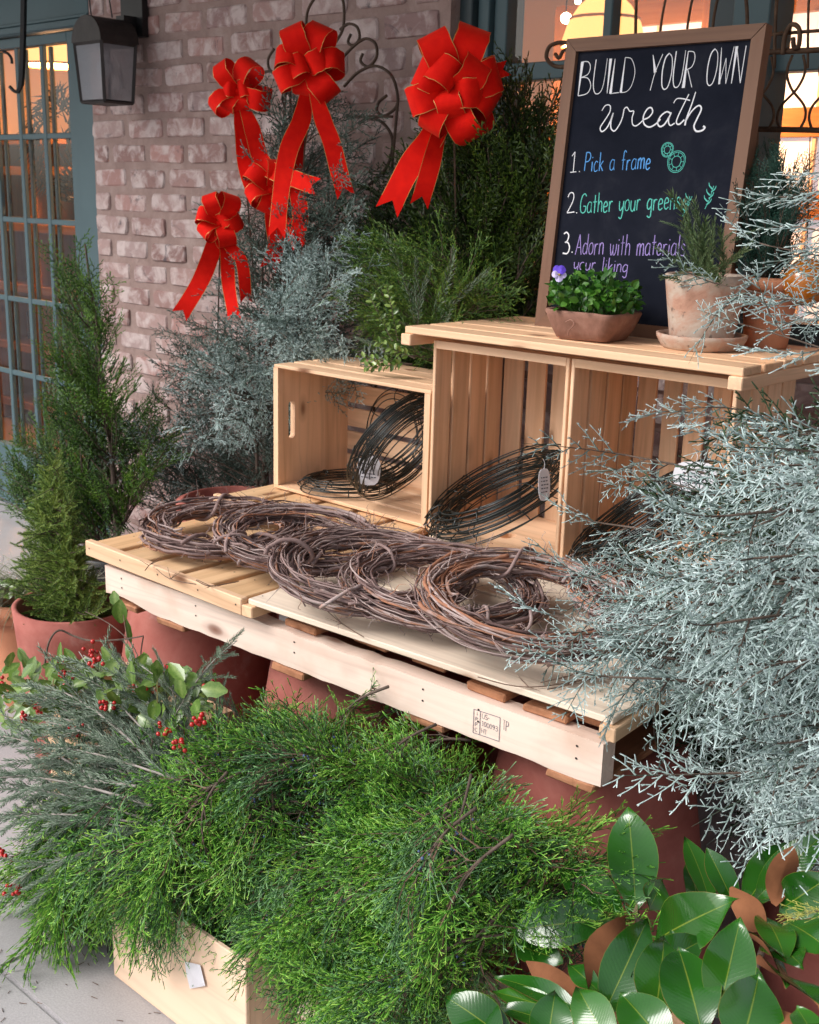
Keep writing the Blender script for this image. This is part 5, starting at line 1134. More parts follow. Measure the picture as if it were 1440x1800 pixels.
tips = [(-2.806,2.319,1.004),(-3.406,2.317,0.637),(-2.516,2.327,1.317),(-2.342,2.268,1.131),(-2.686,2.214,0.846),(-2.482,2.271,0.986),(-2.537,2.230,1.121),(-2.874,2.215,0.786),(-2.432,2.247,1.191),(-2.650,2.356,0.830),(-2.713,2.334,0.913),(-2.209,2.231,1.058),(-2.262,2.216,1.297),(-2.405,2.300,1.041),(-2.971,2.295,0.903),(-2.367,2.253,0.964),(-2.787,2.267,0.925),(-2.561,2.240,1.036),(-3.196,2.286,0.702),(-2.762,2.209,0.820),(-2.497,2.253,1.262),(-2.442,2.239,1.079),(-2.417,2.343,1.358),(-2.312,2.219,1.246),(-2.915,2.312,0.992),(-2.706,2.274,0.966),(-2.691,2.317,0.804),(-2.511,2.242,1.083),(-2.807,2.260,0.859),(-2.814,2.322,1.058),(-2.565,2.293,0.998),(-2.617,2.353,1.146),(-2.482,2.320,1.242),(-2.376,2.282,1.002),(-2.458,2.271,1.135),(-2.730,2.325,0.873),(-3.321,2.308,0.698),(-2.518,2.356,0.977),(-3.024,2.346,0.833),(-2.518,2.231,0.928),(-2.721,2.200,0.986),(-2.464,2.263,0.933),(-2.844,2.230,0.958),(-2.410,2.279,1.070),(-2.502,2.222,1.200),(-2.470,2.340,1.331)]
bush('', '', '', None, [(-2.93, 2.50, .25), (-2.92, 2.48, .7), (-2.87, 2.46, 1.2), (-2.82, 2.45, 1.5)], tips, TCY, CYP, 19, sc=(.95, 1.3), from_=.45, spacing=.045, rise=.4, sag=.05, up=.1, hang=.15, r0=.008, rt=.003, parent=gt, tint=(-.22, .0))
open_pot('terracotta_planter', 'tall terracotta planter holding the grey cypress behind the table corner', (-2.82, 2.30, 0), .13, .17, .56, TERRA, rim=.012)

# ---- arborvitae by the door
tips = [(-3.503,2.152,0.930),(-3.249,2.092,0.578),(-3.350,2.117,1.200),(-3.951,2.122,0.368),(-3.481,2.102,0.395),(-3.303,2.301,0.760),(-4.113,2.381,0.560),(-3.378,2.160,0.795),(-3.670,2.339,0.987),(-3.521,2.296,0.594),(-3.534,2.106,0.574),(-3.157,2.152,0.571),(-4.110,2.288,0.415),(-3.317,2.361,0.646),(-4.283,2.434,0.154),(-3.192,2.101,0.928),(-3.537,2.249,0.379),(-3.866,2.371,0.727),(-3.653,2.254,1.063),(-3.563,2.201,0.443),(-3.228,2.144,0.779),(-3.469,2.170,0.670),(-3.875,2.334,0.615),(-3.593,2.122,0.462),(-3.455,2.146,0.599),(-3.091,2.155,0.649),(-4.039,2.361,0.658),(-3.265,2.107,1.118),(-3.571,2.412,0.784),(-3.425,2.309,0.424),(-4.461,2.451,0.395),(-3.405,2.295,0.615),(-4.310,2.265,0.346),(-4.160,2.294,0.257),(-3.752,2.394,0.801),(-3.473,2.146,1.147),(-3.378,2.104,0.751),(-3.613,2.221,1.192),(-3.780,2.169,0.565),(-4.104,2.456,0.734),(-3.573,2.454,0.644),(-3.481,2.284,0.462),(-3.811,2.297,0.562),(-3.347,2.128,0.954),(-3.715,2.145,0.512),(-3.602,2.184,0.513),(-3.693,2.240,0.985),(-3.684,2.372,0.507),(-3.544,2.208,0.860),(-3.410,2.237,0.413),(-3.260,2.099,1.167),(-4.064,2.375,0.215),(-3.486,2.293,1.011),(-3.412,2.353,0.615),(-3.371,2.150,0.500),(-4.125,2.228,0.426),(-3.606,2.253,0.502),(-3.704,2.329,0.944),(-3.247,2.105,0.984),(-3.501,2.336,0.492),(-3.474,2.286,0.649),(-3.610,2.196,0.736),(-3.564,2.205,1.019),(-4.412,2.448,0.251),(-3.698,2.118,0.459),(-4.210,2.376,0.487),(-3.790,2.354,0.326),(-3.584,2.257,1.090),(-3.198,2.108,0.834),(-3.069,2.198,0.667),(-3.704,2.445,0.497),(-3.768,2.449,0.633),(-3.186,2.124,0.907),(-3.721,2.338,1.204),(-4.103,2.456,0.270),(-3.515,2.130,0.909),(-4.003,2.448,0.898),(-3.630,2.311,0.561),(-3.042,2.136,0.773),(-3.566,2.190,0.646),(-3.899,2.306,0.592),(-3.661,2.128,0.493),(-3.493,2.180,0.784),(-3.412,2.396,0.493)]
at_ = bush('arborvitae', 'dark green arborvitae with thin leader in front of the teal door', 'tree', (-3.42, 2.26, 0), [(-3.42, 2.26, .2), (-3.44, 2.26, .6), (-3.50, 2.26, 1.0), (-3.55, 2.26, 1.32)], tips, TAR, ARB, 10, sc=(.8, 1.2), from_=.25, spacing=.064, rise=.95, sag=-.02, up=.40, spread=.5, r0=.012, rt=.004, tint=(-.18, .16))
open_pot('nursery_pot', 'dark nursery pot hidden below the arborvitae', (-3.42, 2.26, 0), .12, .15, .26, IRON)

# ---- golden green arborvitae beneath the right hand bow
tips = [(-2.185,2.603,1.355),(-1.898,2.504,1.715),(-1.934,2.671,1.371),(-2.169,2.471,1.138),(-2.249,2.594,1.582),(-2.400,2.550,1.351),(-1.921,2.550,1.560),(-1.947,2.639,1.210),(-1.922,2.554,1.467),(-2.037,2.613,1.364),(-2.496,2.649,1.212),(-2.143,2.649,1.477),(-2.127,2.625,1.273),(-2.466,2.676,1.500),(-2.237,2.662,1.163),(-2.006,2.559,1.643),(-1.776,2.488,1.578),(-2.242,2.487,1.280),(-2.265,2.493,1.171),(-2.303,2.607,1.397),(-2.102,2.576,1.575),(-2.422,2.568,1.425),(-2.167,2.495,1.466),(-1.866,2.548,1.638),(-1.948,2.520,1.308),(-2.091,2.473,1.270),(-1.882,2.567,1.502),(-2.446,2.505,1.307),(-2.029,2.534,1.184),(-2.236,2.556,1.232),(-2.130,2.549,1.620),(-2.056,2.507,1.402),(-2.247,2.625,1.522),(-1.942,2.670,1.279),(-2.366,2.594,1.436),(-2.043,2.663,1.514),(-1.917,2.657,1.450),(-1.801,2.466,1.550),(-2.030,2.617,1.424),(-2.362,2.677,1.325),(-1.882,2.520,1.412),(-1.974,2.621,1.255),(-2.460,2.585,1.140),(-2.153,2.675,1.348),(-2.146,2.572,1.487),(-2.000,2.653,1.658),(-2.485,2.561,1.170),(-1.968,2.472,1.549),(-2.055,2.575,1.240),(-2.293,2.546,1.469),(-2.180,2.474,1.535),(-1.972,2.527,1.684),(-1.875,2.502,1.341),(-2.473,2.658,1.298),(-2.270,2.656,1.411),(-1.988,2.578,1.600),(-1.934,2.659,1.329),(-2.312,2.548,1.230),(-2.091,2.604,1.638),(-2.168,2.610,1.216),(-2.130,2.674,1.505),(-2.430,2.614,1.387),(-2.003,2.522,1.599),(-2.155,2.577,1.308),(-1.933,2.636,1.688),(-2.559,2.633,1.215),(-2.439,2.514,1.370),(-2.103,2.669,1.325),(-1.986,2.577,1.760),(-2.260,2.639,1.312),(-2.033,2.669,1.191),(-2.327,2.643,1.268),(-1.865,2.496,1.516),(-2.145,2.559,1.550),(-1.986,2.483,1.427),(-1.968,2.508,1.455),(-2.228,2.483,1.199),(-2.360,2.514,1.189),(-1.907,2.482,1.542),(-2.499,2.619,1.399),(-2.355,2.672,1.149),(-2.221,2.618,1.212),(-2.399,2.647,1.511),(-2.025,2.599,1.199),(-1.989,2.568,1.569),(-1.917,2.558,1.605),(-2.220,2.467,1.313),(-2.071,2.625,1.388),(-2.031,2.490,1.439),(-2.248,2.656,1.125),(-2.073,2.518,1.262),(-2.218,2.563,1.384),(-1.867,2.598,1.619),(-1.905,2.559,1.306),(-1.949,2.556,1.387),(-2.303,2.679,1.156),(-1.889,2.638,1.495),(-1.952,2.495,1.531),(-1.910,2.606,1.256),(-2.107,2.623,1.448),(-2.152,2.524,1.606),(-1.838,2.485,1.575),(-2.225,2.579,1.276),(-2.124,2.545,1.579),(-2.371,2.555,1.456),(-2.319,2.605,1.562),(-2.046,2.480,1.367),(-2.395,2.588,1.225),(-1.969,2.646,1.444),(-2.445,2.636,1.326)]
bush('golden_arborvitae', 'upright deep green arborvitae with golden tips below the large right bow', 'tree', (-2.12, 2.60, 0), [(-2.12, 2.60, .3), (-2.12, 2.60, .9), (-2.04, 2.60, 1.4), (-1.98, 2.60, 1.78)], tips, TAR, ARB2, 13, sc=(.85, 1.3), from_=.20, spacing=.038, rise=1.2, sag=0, up=.5, spread=.4, r0=.012, rt=.0035, tint=(-.2, .12))
BUN = leafy('mixed_green_leaf', [(0, (.014, .045, .008)), (.4, (.04, .11, .014)), (.75, (.10, .20, .022)), (1, (.22, .30, .04))], .5, .4)
# ---- bunch of mixed cut greens on the left crate
bn = thing('greens_bunch', 'bunch of mixed cedar, rosemary and boxwood sprigs standing on the left crate', 'bunch', (-2.03, 2.30, 1.07))
tips = [(-2.331,2.415,1.143),(-1.805,2.280,1.285),(-2.114,2.350,1.325),(-2.060,2.391,1.102),(-2.321,2.377,1.340),(-1.918,2.271,1.243),(-2.086,2.298,1.228),(-2.186,2.370,1.081),(-2.004,2.317,1.368),(-2.173,2.294,1.248),(-2.240,2.408,1.383),(-2.111,2.256,1.195),(-2.201,2.353,1.317),(-1.879,2.278,1.316),(-2.081,2.338,1.168),(-2.042,2.366,1.195),(-2.353,2.396,1.275),(-2.080,2.377,1.251),(-1.887,2.310,1.195),(-1.909,2.328,1.239),(-2.316,2.351,1.216),(-2.198,2.366,1.257),(-2.122,2.403,1.078),(-2.097,2.204,1.370),(-1.859,2.205,1.355),(-2.264,2.411,1.138),(-1.992,2.341,1.305),(-1.875,2.221,1.171),(-2.177,2.266,1.213),(-2.021,2.231,1.289),(-2.054,2.269,1.363),(-2.020,2.231,1.156),(-2.276,2.360,1.311),(-1.983,2.233,1.304),(-2.023,2.300,1.221),(-1.913,2.213,1.165),(-1.861,2.287,1.281),(-2.188,2.257,1.256),(-1.960,2.319,1.188),(-1.798,2.258,1.250),(-2.021,2.248,1.124),(-1.883,2.277,1.181),(-2.021,2.408,1.254),(-2.279,2.418,1.341),(-2.066,2.235,1.362),(-2.044,2.363,1.335),(-1.894,2.212,1.267),(-2.126,2.269,1.105),(-2.204,2.372,1.288),(-2.242,2.360,1.122),(-2.236,2.353,1.178),(-2.224,2.308,1.282),(-2.076,2.298,1.257),(-1.844,2.211,1.291),(-2.148,2.345,1.316),(-2.049,2.341,1.130),(-2.125,2.282,1.136),(-1.974,2.232,1.373),(-1.878,2.257,1.218),(-1.911,2.377,1.294)]
bush('', '', '', None, [(-2.00, 2.36, 1.08), (-2.0, 2.36, 1.2), (-2.0, 2.36, 1.38)], tips, TJU, BUN, 15, sc=(.9, 1.25), from_=.25, spacing=.036, rise=.7, up=.3, r0=.01, rt=.0025, parent=bn, tint=(-.05, .25))
for k, (a, c) in enumerate([((-2.0001, 2.2400, 1.1324), (-2.0675, 2.2400, 1.4076)), ((-1.9909, 2.2400, 1.1479), (-2.0162, 2.2200, 1.3609)), ((-1.9818, 2.2400, 1.1633), (-1.8358, 2.2200, 1.3970)), ((-1.9754, 2.2400, 1.1495), (-1.8064, 2.2200, 1.3450)), ((-2.0007, 2.2400, 1.1470), (-1.9722, 2.2000, 1.3358)), ((-1.9929, 2.2000, 1.1216), (-2.1376, 2.1500, 1.1395)), ((-1.9351, 2.2000, 1.1278), (-1.8471, 2.2000, 1.2411))]):
    a = np.array(a); c = np.array(c); d = c - a; rb = MB(); place(rb, TRO[k % 4], a + d * .25, frame(d), np.linalg.norm(d) * .75 / .16); rb.build('rosemary_sprig', [ROS, BARK], bn)
def small_leaf(b, p, d, n, L, w, ti):
    d = unit(d); s = unit(np.cross(d, n)); n = np.cross(s, d); Q = [(0, 0), (.25, .8), (.55, 1.), (.85, .55), (1, 0), (.85, -.55), (.55, -1), (.25, -.8)]
    V = [p + d * L * t + s * w * q * .5 + n * (abs(q) * .12 * w - t * t * L * .12) for t, q in Q] + [p + d * L * .5 - n * L * .03]
    b.add(V, [(i, (i + 1) % 8, 8) for i in range(8)], ti)
bx = MB(); g = np.random.default_rng(77)
for a, c in [((-1.9460, 2.1600, 1.1012), (-2.0728, 2.1000, 1.1092)), ((-1.9370, 2.1600, 1.1164), (-2.0181, 2.1000, 1.1548)), ((-1.9556, 2.1600, 1.1001), (-2.0366, 2.0800, 1.0905)), ((-2.0533, 2.2000, 1.1445), (-2.1379, 2.2000, 1.2538)), ((-2.0333, 2.2000, 1.1464), (-2.0589, 2.1800, 1.2889))]:
    a = np.array(a); c = np.array(c); bx.seg(a, c, .0015, .0008, .3, 1)
    for i in range(26):
        t = .15 + .85 * i / 26; u, v = perp(c - a); an = i * 2.4; small_leaf(bx, a + (c - a) * t, unit(c - a) * .6 + u * math.cos(an) + v * math.sin(an), np.array([.3, -.5, .8]) + g.normal(0, .3, 3), .019, .010, g.uniform(.3, .9))
bx.build('boxwood_sprig', [HOL, BARK], bn)['kind'] = 'stuff'

# ---- dwarf spruce in a terracotta pot at the left
open_pot('spruce_pot', 'wide pink terracotta pot planted with a dwarf spruce left of the table', (-2.567, 1.557, 0), .118, .158, .455, TERRA, th=.014)
tips = [(-2.728,1.541,0.498),(-2.808,1.631,0.707),(-2.439,1.554,0.489),(-2.680,1.633,0.600),(-2.863,1.647,0.318),(-2.578,1.561,0.510),(-2.821,1.613,0.601),(-2.634,1.590,0.422),(-2.492,1.468,0.622),(-2.529,1.475,0.514),(-2.407,1.493,0.490),(-2.831,1.667,0.638),(-2.648,1.488,0.597),(-2.589,1.550,0.393),(-2.803,1.572,0.394),(-2.502,1.473,0.842),(-2.632,1.556,0.661),(-2.562,1.624,0.398),(-2.662,1.541,0.617),(-2.610,1.606,0.446),(-2.419,1.478,0.646),(-2.614,1.570,0.725),(-2.607,1.560,0.477),(-2.416,1.485,0.604),(-2.456,1.479,0.740),(-2.682,1.490,0.483),(-2.681,1.551,0.497),(-2.727,1.522,0.530),(-2.644,1.644,0.360),(-2.820,1.610,0.642),(-2.622,1.541,0.433),(-2.794,1.612,0.531),(-2.601,1.465,0.645),(-2.410,1.517,0.535),(-2.730,1.602,0.512),(-2.445,1.483,0.614),(-2.526,1.514,0.570),(-2.442,1.487,0.473),(-2.890,1.669,0.460),(-2.504,1.479,0.563),(-2.809,1.622,0.676),(-2.803,1.596,0.432),(-2.509,1.559,0.515),(-2.641,1.571,0.755),(-2.818,1.587,0.331),(-2.704,1.593,0.715),(-2.632,1.556,0.451),(-2.577,1.567,0.608),(-2.696,1.613,0.553),(-2.554,1.545,0.676),(-2.643,1.529,0.702),(-2.863,1.626,0.351),(-2.487,1.469,0.825),(-2.662,1.559,0.640),(-2.763,1.659,0.460),(-2.813,1.627,0.362),(-2.754,1.611,0.349),(-2.853,1.627,0.545),(-2.652,1.470,0.517),(-2.945,1.672,0.467),(-2.861,1.601,0.503),(-2.590,1.515,0.620),(-2.580,1.529,0.507),(-2.776,1.618,0.635),(-2.660,1.514,0.537),(-2.692,1.607,0.591),(-2.718,1.552,0.611),(-3.007,1.670,0.335),(-2.712,1.627,0.363),(-2.616,1.528,0.506),(-2.943,1.670,0.487),(-2.643,1.591,0.623),(-2.658,1.610,0.437),(-2.512,1.551,0.544),(-2.722,1.623,0.670),(-2.703,1.546,0.445),(-2.784,1.557,0.366),(-2.587,1.485,0.694),(-2.453,1.528,0.508),(-2.338,1.485,0.511),(-2.578,1.585,0.492),(-2.958,1.636,0.434),(-2.763,1.653,0.629),(-2.642,1.619,0.487),(-2.539,1.535,0.421),(-2.834,1.668,0.558),(-2.697,1.576,0.539),(-2.677,1.643,0.389),(-2.879,1.666,0.442),(-2.631,1.558,0.588),(-2.633,1.482,0.478),(-2.500,1.589,0.479),(-2.739,1.597,0.686),(-2.796,1.620,0.690),(-2.799,1.628,0.724),(-2.462,1.515,0.437),(-2.514,1.589,0.454),(-2.715,1.622,0.463),(-2.527,1.463,0.696),(-2.774,1.664,0.501),(-2.957,1.643,0.326),(-2.704,1.613,0.715),(-2.542,1.462,0.431),(-2.476,1.481,0.701),(-2.668,1.573,0.455),(-2.467,1.497,0.568),(-2.506,1.468,0.497),(-2.495,1.492,0.504),(-2.763,1.585,0.435),(-2.570,1.563,0.582),(-2.714,1.544,0.624),(-2.477,1.509,0.490),(-2.708,1.678,0.452),(-2.529,1.500,0.636),(-2.665,1.526,0.510),(-2.880,1.615,0.432),(-2.732,1.535,0.518),(-2.911,1.660,0.316),(-2.610,1.564,0.422),(-2.681,1.589,0.618),(-2.577,1.518,0.729),(-2.566,1.517,0.414),(-2.673,1.634,0.434),(-2.553,1.561,0.541),(-2.621,1.542,0.765),(-2.676,1.669,0.396),(-2.452,1.474,0.757),(-2.817,1.663,0.461),(-2.774,1.559,0.571),(-2.880,1.638,0.363),(-2.695,1.576,0.511),(-2.742,1.652,0.546),(-2.742,1.623,0.368),(-2.685,1.572,0.780),(-2.642,1.523,0.690),(-2.757,1.597,0.603),(-2.360,1.470,0.498),(-2.491,1.557,0.457),(-2.653,1.462,0.486),(-2.482,1.505,0.680),(-2.674,1.635,0.362),(-2.660,1.514,0.402),(-2.789,1.640,0.623),(-2.913,1.646,0.415),(-2.828,1.668,0.625),(-2.645,1.569,0.473),(-2.681,1.618,0.555),(-2.594,1.558,0.655),(-2.680,1.623,0.447),(-2.605,1.474,0.650),(-2.570,1.532,0.586),(-2.804,1.670,0.665),(-2.755,1.581,0.385),(-2.754,1.643,0.475),(-2.520,1.497,0.503),(-2.592,1.473,0.577),(-2.647,1.510,0.601),(-2.728,1.609,0.520),(-2.628,1.536,0.631),(-2.635,1.539,0.590),(-2.673,1.677,0.447),(-2.484,1.478,0.588),(-2.580,1.553,0.614),(-2.674,1.606,0.422),(-2.577,1.646,0.398),(-2.905,1.679,0.344),(-2.459,1.492,0.545),(-2.898,1.649,0.407),(-2.867,1.673,0.469),(-2.468,1.477,0.497),(-2.666,1.541,0.554),(-2.723,1.644,0.666),(-2.525,1.553,0.575),(-2.794,1.589,0.629),(-2.818,1.649,0.726),(-2.836,1.646,0.545),(-2.691,1.532,0.464),(-2.498,1.545,0.499),(-2.681,1.494,0.497),(-2.848,1.632,0.496),(-2.568,1.534,0.783),(-2.689,1.511,0.468),(-2.784,1.602,0.560),(-2.699,1.555,0.503),(-2.544,1.593,0.462),(-2.523,1.515,0.605),(-2.670,1.556,0.446),(-2.626,1.536,0.389),(-2.593,1.597,0.435),(-2.760,1.639,0.707),(-2.633,1.487,0.434),(-2.632,1.537,0.663),(-2.621,1.494,0.535),(-2.606,1.531,0.734),(-2.569,1.497,0.465),(-2.757,1.609,0.661),(-2.851,1.663,0.568),(-2.632,1.641,0.451),(-2.504,1.607,0.446),(-2.910,1.634,0.441),(-2.737,1.680,0.515),(-2.680,1.615,0.523),(-2.565,1.467,0.424),(-2.679,1.656,0.388),(-2.653,1.546,0.411),(-2.489,1.559,0.432),(-2.789,1.620,0.488),(-2.840,1.599,0.498),(-2.520,1.504,0.585),(-2.577,1.581,0.481),(-2.789,1.612,0.623),(-2.899,1.673,0.317),(-2.583,1.577,0.493),(-2.610,1.493,0.464),(-2.477,1.520,0.462),(-2.435,1.518,0.552),(-2.666,1.624,0.357),(-2.732,1.529,0.374),(-2.717,1.615,0.358),(-2.500,1.504,0.660),(-2.788,1.596,0.482),(-2.885,1.625,0.322),(-2.652,1.539,0.397),(-2.568,1.518,0.769),(-2.541,1.537,0.701),(-2.685,1.642,0.513),(-2.902,1.660,0.492),(-2.658,1.507,0.597),(-2.788,1.639,0.700),(-2.518,1.517,0.564),(-2.659,1.642,0.363),(-2.775,1.660,0.546),(-2.638,1.525,0.680),(-2.850,1.590,0.541),(-2.468,1.491,0.668),(-2.562,1.518,0.452),(-2.857,1.598,0.354),(-2.859,1.672,0.692),(-2.537,1.531,0.443),(-2.535,1.524,0.523),(-2.615,1.509,0.644),(-2.737,1.649,0.411),(-3.020,1.674,0.315),(-2.596,1.528,0.515),(-2.736,1.515,0.524),(-2.641,1.558,0.650),(-2.577,1.508,0.434),(-2.801,1.656,0.437),(-2.932,1.627,0.326),(-2.741,1.634,0.463),(-2.806,1.642,0.557),(-2.564,1.487,0.766),(-2.617,1.654,0.385),(-2.618,1.640,0.443),(-2.608,1.543,0.728),(-2.645,1.614,0.600),(-2.716,1.599,0.568),(-2.666,1.486,0.458),(-2.925,1.645,0.494),(-2.646,1.609,0.375)]
bush('dwarf_spruce', 'small conical dwarf spruce growing in the pink terracotta pot', 'shrub', (-2.567, 1.557, .40), [(-2.567, 1.557, .38), (-2.60, 1.56, .6), (-2.64, 1.57, .78)], tips, TSP, SPR, 22, sc=(.9, 1.25), from_=.30, spacing=.024, rise=.25, up=.35, spread=.55, r0=.010, rt=.0022, tint=(-.15, .15))
# ---- small pot with ivy and dried grass behind it
open_pot('small_terracotta_pot', 'small terracotta pot with trailing ivy at the left edge behind the spruce pot', (-3.02, 1.66, 0), .07, .105, .33, TERRA2, rim=.006)
gr = MB(); g = np.random.default_rng(4)
for i in range(420):
    a = g.uniform(0, 2 * PI); p = np.array([-3.02, 1.72, .32]) + np.array([math.cos(a), math.sin(a), 0]) * g.uniform(0, .06); L = g.uniform(.12, .33); d = np.array([math.cos(a) * .8, math.sin(a) * .8, g.uniform(.5, 1.6)]); d = unit(d)
    P = [p + d * L * t + np.array([0, 0, -L * .75 * t * t * g.uniform(.7, 1.2)]) for t in (0, .3, .6, .85, 1)]; ti = g.uniform(0, 1)
    for k in range(4): gr.seg(P[k], P[k + 1], .0013 * (1 - .2 * k), .0013 * (.8 - .2 * k), ti, cap=False)
for i in range(70):
    a = g.uniform(-1, 1.2); p = np.array([-2.55, 1.80, .45]); L = g.uniform(.15, .36); d = unit([math.cos(a), math.sin(a) * .6, g.uniform(.5, 1.1)])
    P = [p + d * L * t + np.array([0, 0, -L * .8 * t * t]) for t in (0, .3, .6, .85, 1)]
    for k in range(4): gr.seg(P[k], P[k + 1], .0011, .0009, .9, cap=False)
tag(gr.build('ornamental_grass', GRS), 'fine pale ornamental grass arching beside the dwarf spruce', 'grass', kind='stuff')
iv = MB()
for i in range(60):
    p = np.array([-3.03, 1.58, .34]) + g.normal(0, .035, 3) + np.array([0, -.02, -.0]); small_leaf(iv, p, [g.normal(0, 1), -.8, g.normal(0, .6)], np.array([.3, -.6, .7]) + g.normal(0, .3, 3), g.uniform(.025, .04), .026, g.uniform(.1, .9))
tag(iv.build('ivy', HOL), 'green ivy leaves spilling from the small pot at the left edge', 'ivy', kind='stuff')

# ---- red velvet bows
FR = unit([.72, -.69, .02]); CR = unit([.743, .669, 0.]); CU = np.array([0, 0, 1.])
def ribbon(b, P, S, W, gold=.0010):
    """velvet strip along P, side vectors S, widths W, wired gold edges"""
    P = np.array(P); k = len(P); V = []; F = []; M = []
    for p, s, w in zip(P, S, W): s = unit(s); V += [p - s * w / 2, p - s * (w / 2 - gold), p, p + s * (w / 2 - gold), p + s * w / 2]
    for i in range(k - 1):
        for j in range(4):
            a = i * 5 + j; F += [(a, a + 1, a + 6), (a, a + 6, a + 5)]; M += [1 if j in (0, 3) else 0] * 2
    b.V.append(np.array(V)); b.F.append(np.array(F) + b.n); b.A.append(np.zeros(len(V))); b.M.append(np.array(M)); b.n += len(V)
def bow(label, c, size, loops, tails, seed, rw=.060, stick=None):
    c = np.array(c); g = np.random.default_rng(seed); t = thing('red_bow', label, 'bow', tuple(c), 'red velvet bows')
    for az, el, ln, wd in loops:
        a, e = R(az), R(el); d = unit((CR * math.cos(a) + CU * math.sin(a)) * math.cos(e) + FR * math.sin(e)); tg = unit(-CR * math.sin(a) + CU * math.cos(a)); nn = np.cross(tg, d)
        if np.dot(nn, FR) < 0: nn = -nn
        tw = g.uniform(-.6, .6); tg2 = tg * math.cos(tw) + nn * math.sin(tw); n2 = np.cross(d, tg2); Ll = ln * size; P = []; S = []; W = []; n = 18
        for i in range(n + 1):
            s = 2 * PI * i / n; x = Ll * ((1 - math.cos(s)) / 2) ** .8; y = Ll * .45 * math.sin(s) * (.35 + .65 * math.sin(s / 2))
            P.append(c + d * x + n2 * y + FR * .012 + g.normal(0, .0011, 3) * math.sin(s / 2)); S.append(tg2); W.append(wd * size * (.42 + .58 * min(1., 1.5 * math.sin(s / 2))))
        b = MB(); ribbon(b, P, S, W); b.build('loop', [VELVET, GOLD], t, smooth=True)
    for pts, w, tws in tails:
        P = smooth_path([c + FR * .01] + [np.array(p) for p in pts], 5); k = len(P); S = []; W = []
        for i in range(k):
            s = i / (k - 1); T_ = unit(P[min(i + 1, k - 1)] - P[max(i - 1, 0)]); sd = unit(np.cross(T_, FR)); a = tws[0] + (tws[1] - tws[0]) * s + .25 * math.sin(6 * s); S.append(sd * math.cos(a) + FR * math.sin(a)); W.append(w * (.35 + .65 * min(1, s * 4)))
        b = MB(); ribbon(b, P, S, W)
        e, sd, T_ = P[-1], unit(S[-1]) * w / 2, unit(P[-1] - P[-2]) * w * .55      # swallow-tail end
        b.add([e - sd, e, e + sd, e - sd + T_, e + sd + T_], [(0, 1, 3), (1, 2, 4)]); b.build('tail', [VELVET, GOLD], t, smooth=True)
    b = MB(); b.tube([c - CR * .012 + FR * .02, c + FR * .032, c + CR * .012 + FR * .02], .010, 8); b.build('knot', VELVET, t, smooth=True)
    if stick: b = MB(); b.seg(c, np.array(stick), .003, .003); b.build('pick', TWIG, t)
    return t
L1 = [(72, 10, 1.05, .58), (118, 15, 1.0, .55), (158, 20, .75, .55), (200, 10, .85, .5), (240, 5, .85, .45), (-62, 5, .95, .6), (-25, 12, .8, .6), (18, 15, .85, .6), (45, 48, .78, .5), (140, 50, .72, .5), (-100, 45, .62, .48), (-20, 55, .68, .5)]
bow('largest red velvet bow, over the dark arborvitae left of the chalkboard', (-2.0481, 2.4000, 1.7743), .144, L1,
    [([(-2.0883, 2.3700, 1.6568), (-2.1521, 2.3600, 1.5858), (-2.2054, 2.3500, 1.4949)], .066, (.1, -.2)), ([(-2.0739, 2.3800, 1.6642), (-2.0980, 2.3800, 1.5867), (-2.1177, 2.3700, 1.5072)], .050, (.5, .2)), ([(-1.9674, 2.4200, 1.8080), (-1.9436, 2.4400, 1.8154), (-1.9378, 2.4600, 1.8211)], .040, (.4, .4))], 1, stick=(-2.1, 2.5, 1.3))
L2 = [(70, 10, 1.0, .56), (115, 12, .98, .56), (165, 20, .8, .5), (205, 15, .8, .5), (-50, 12, .85, .56), (10, 15, .85, .5), (-100, 5, .6, .5), (30, 50, .6, .5), (180, 52, .55, .5)]
bow('red velvet bow at top centre against the bricks, just under the trellis arch', (-2.6109, 2.4200, 1.8494), .125, L2,
    [([(-2.6148, 2.4000, 1.7199), (-2.6733, 2.4000, 1.6310), (-2.7172, 2.4100, 1.5212), (-2.7355, 2.4100, 1.4049)], .056, (.2, -.3)), ([(-2.5340, 2.4000, 1.7180), (-2.4936, 2.4000, 1.6483), (-2.4702, 2.4100, 1.5637), (-2.4534, 2.4100, 1.5250)], .052, (-.1, .3)), ([(-2.6632, 2.4400, 1.7078), (-2.6875, 2.4400, 1.5714), (-2.6669, 2.4400, 1.4406), (-2.6819, 2.4400, 1.3819)], .05, (.5, -.1))], 2, stick=(-2.75, 2.5, 1.2))
L3 = [(60, 12, 1.0, .56), (125, 12, .95, .5), (-15, 10, 1.0, .6), (-80, 25, .6, .5), (215, 12, .95, .45), (-125, 22, .65, .5), (170, 40, .5, .5), (20, 48, .5, .5)]
bow('red velvet bow left of the top centre one, nearest the wall lantern', (-2.9228, 2.4200, 1.7991), .102, L3,
    [([(-2.8843, 2.4000, 1.6851), (-2.8817, 2.4100, 1.5861), (-2.8451, 2.4100, 1.5110)], .050, (.1, .4)), ([(-2.8510, 2.4100, 1.6934), (-2.8058, 2.4200, 1.5866), (-2.6654, 2.4200, 1.5466), (-2.5964, 2.4200, 1.5313)], .052, (.2, -.2))], 3, stick=(-2.95, 2.5, 1.2))
L4 = [(65, 12, 1.0, .6), (110, 15, 1.0, .5), (160, 18, .8, .5), (10, 20, .75, .55), (-70, 20, .8, .6), (215, 20, .75, .5), (40, 50, .5, .5)]
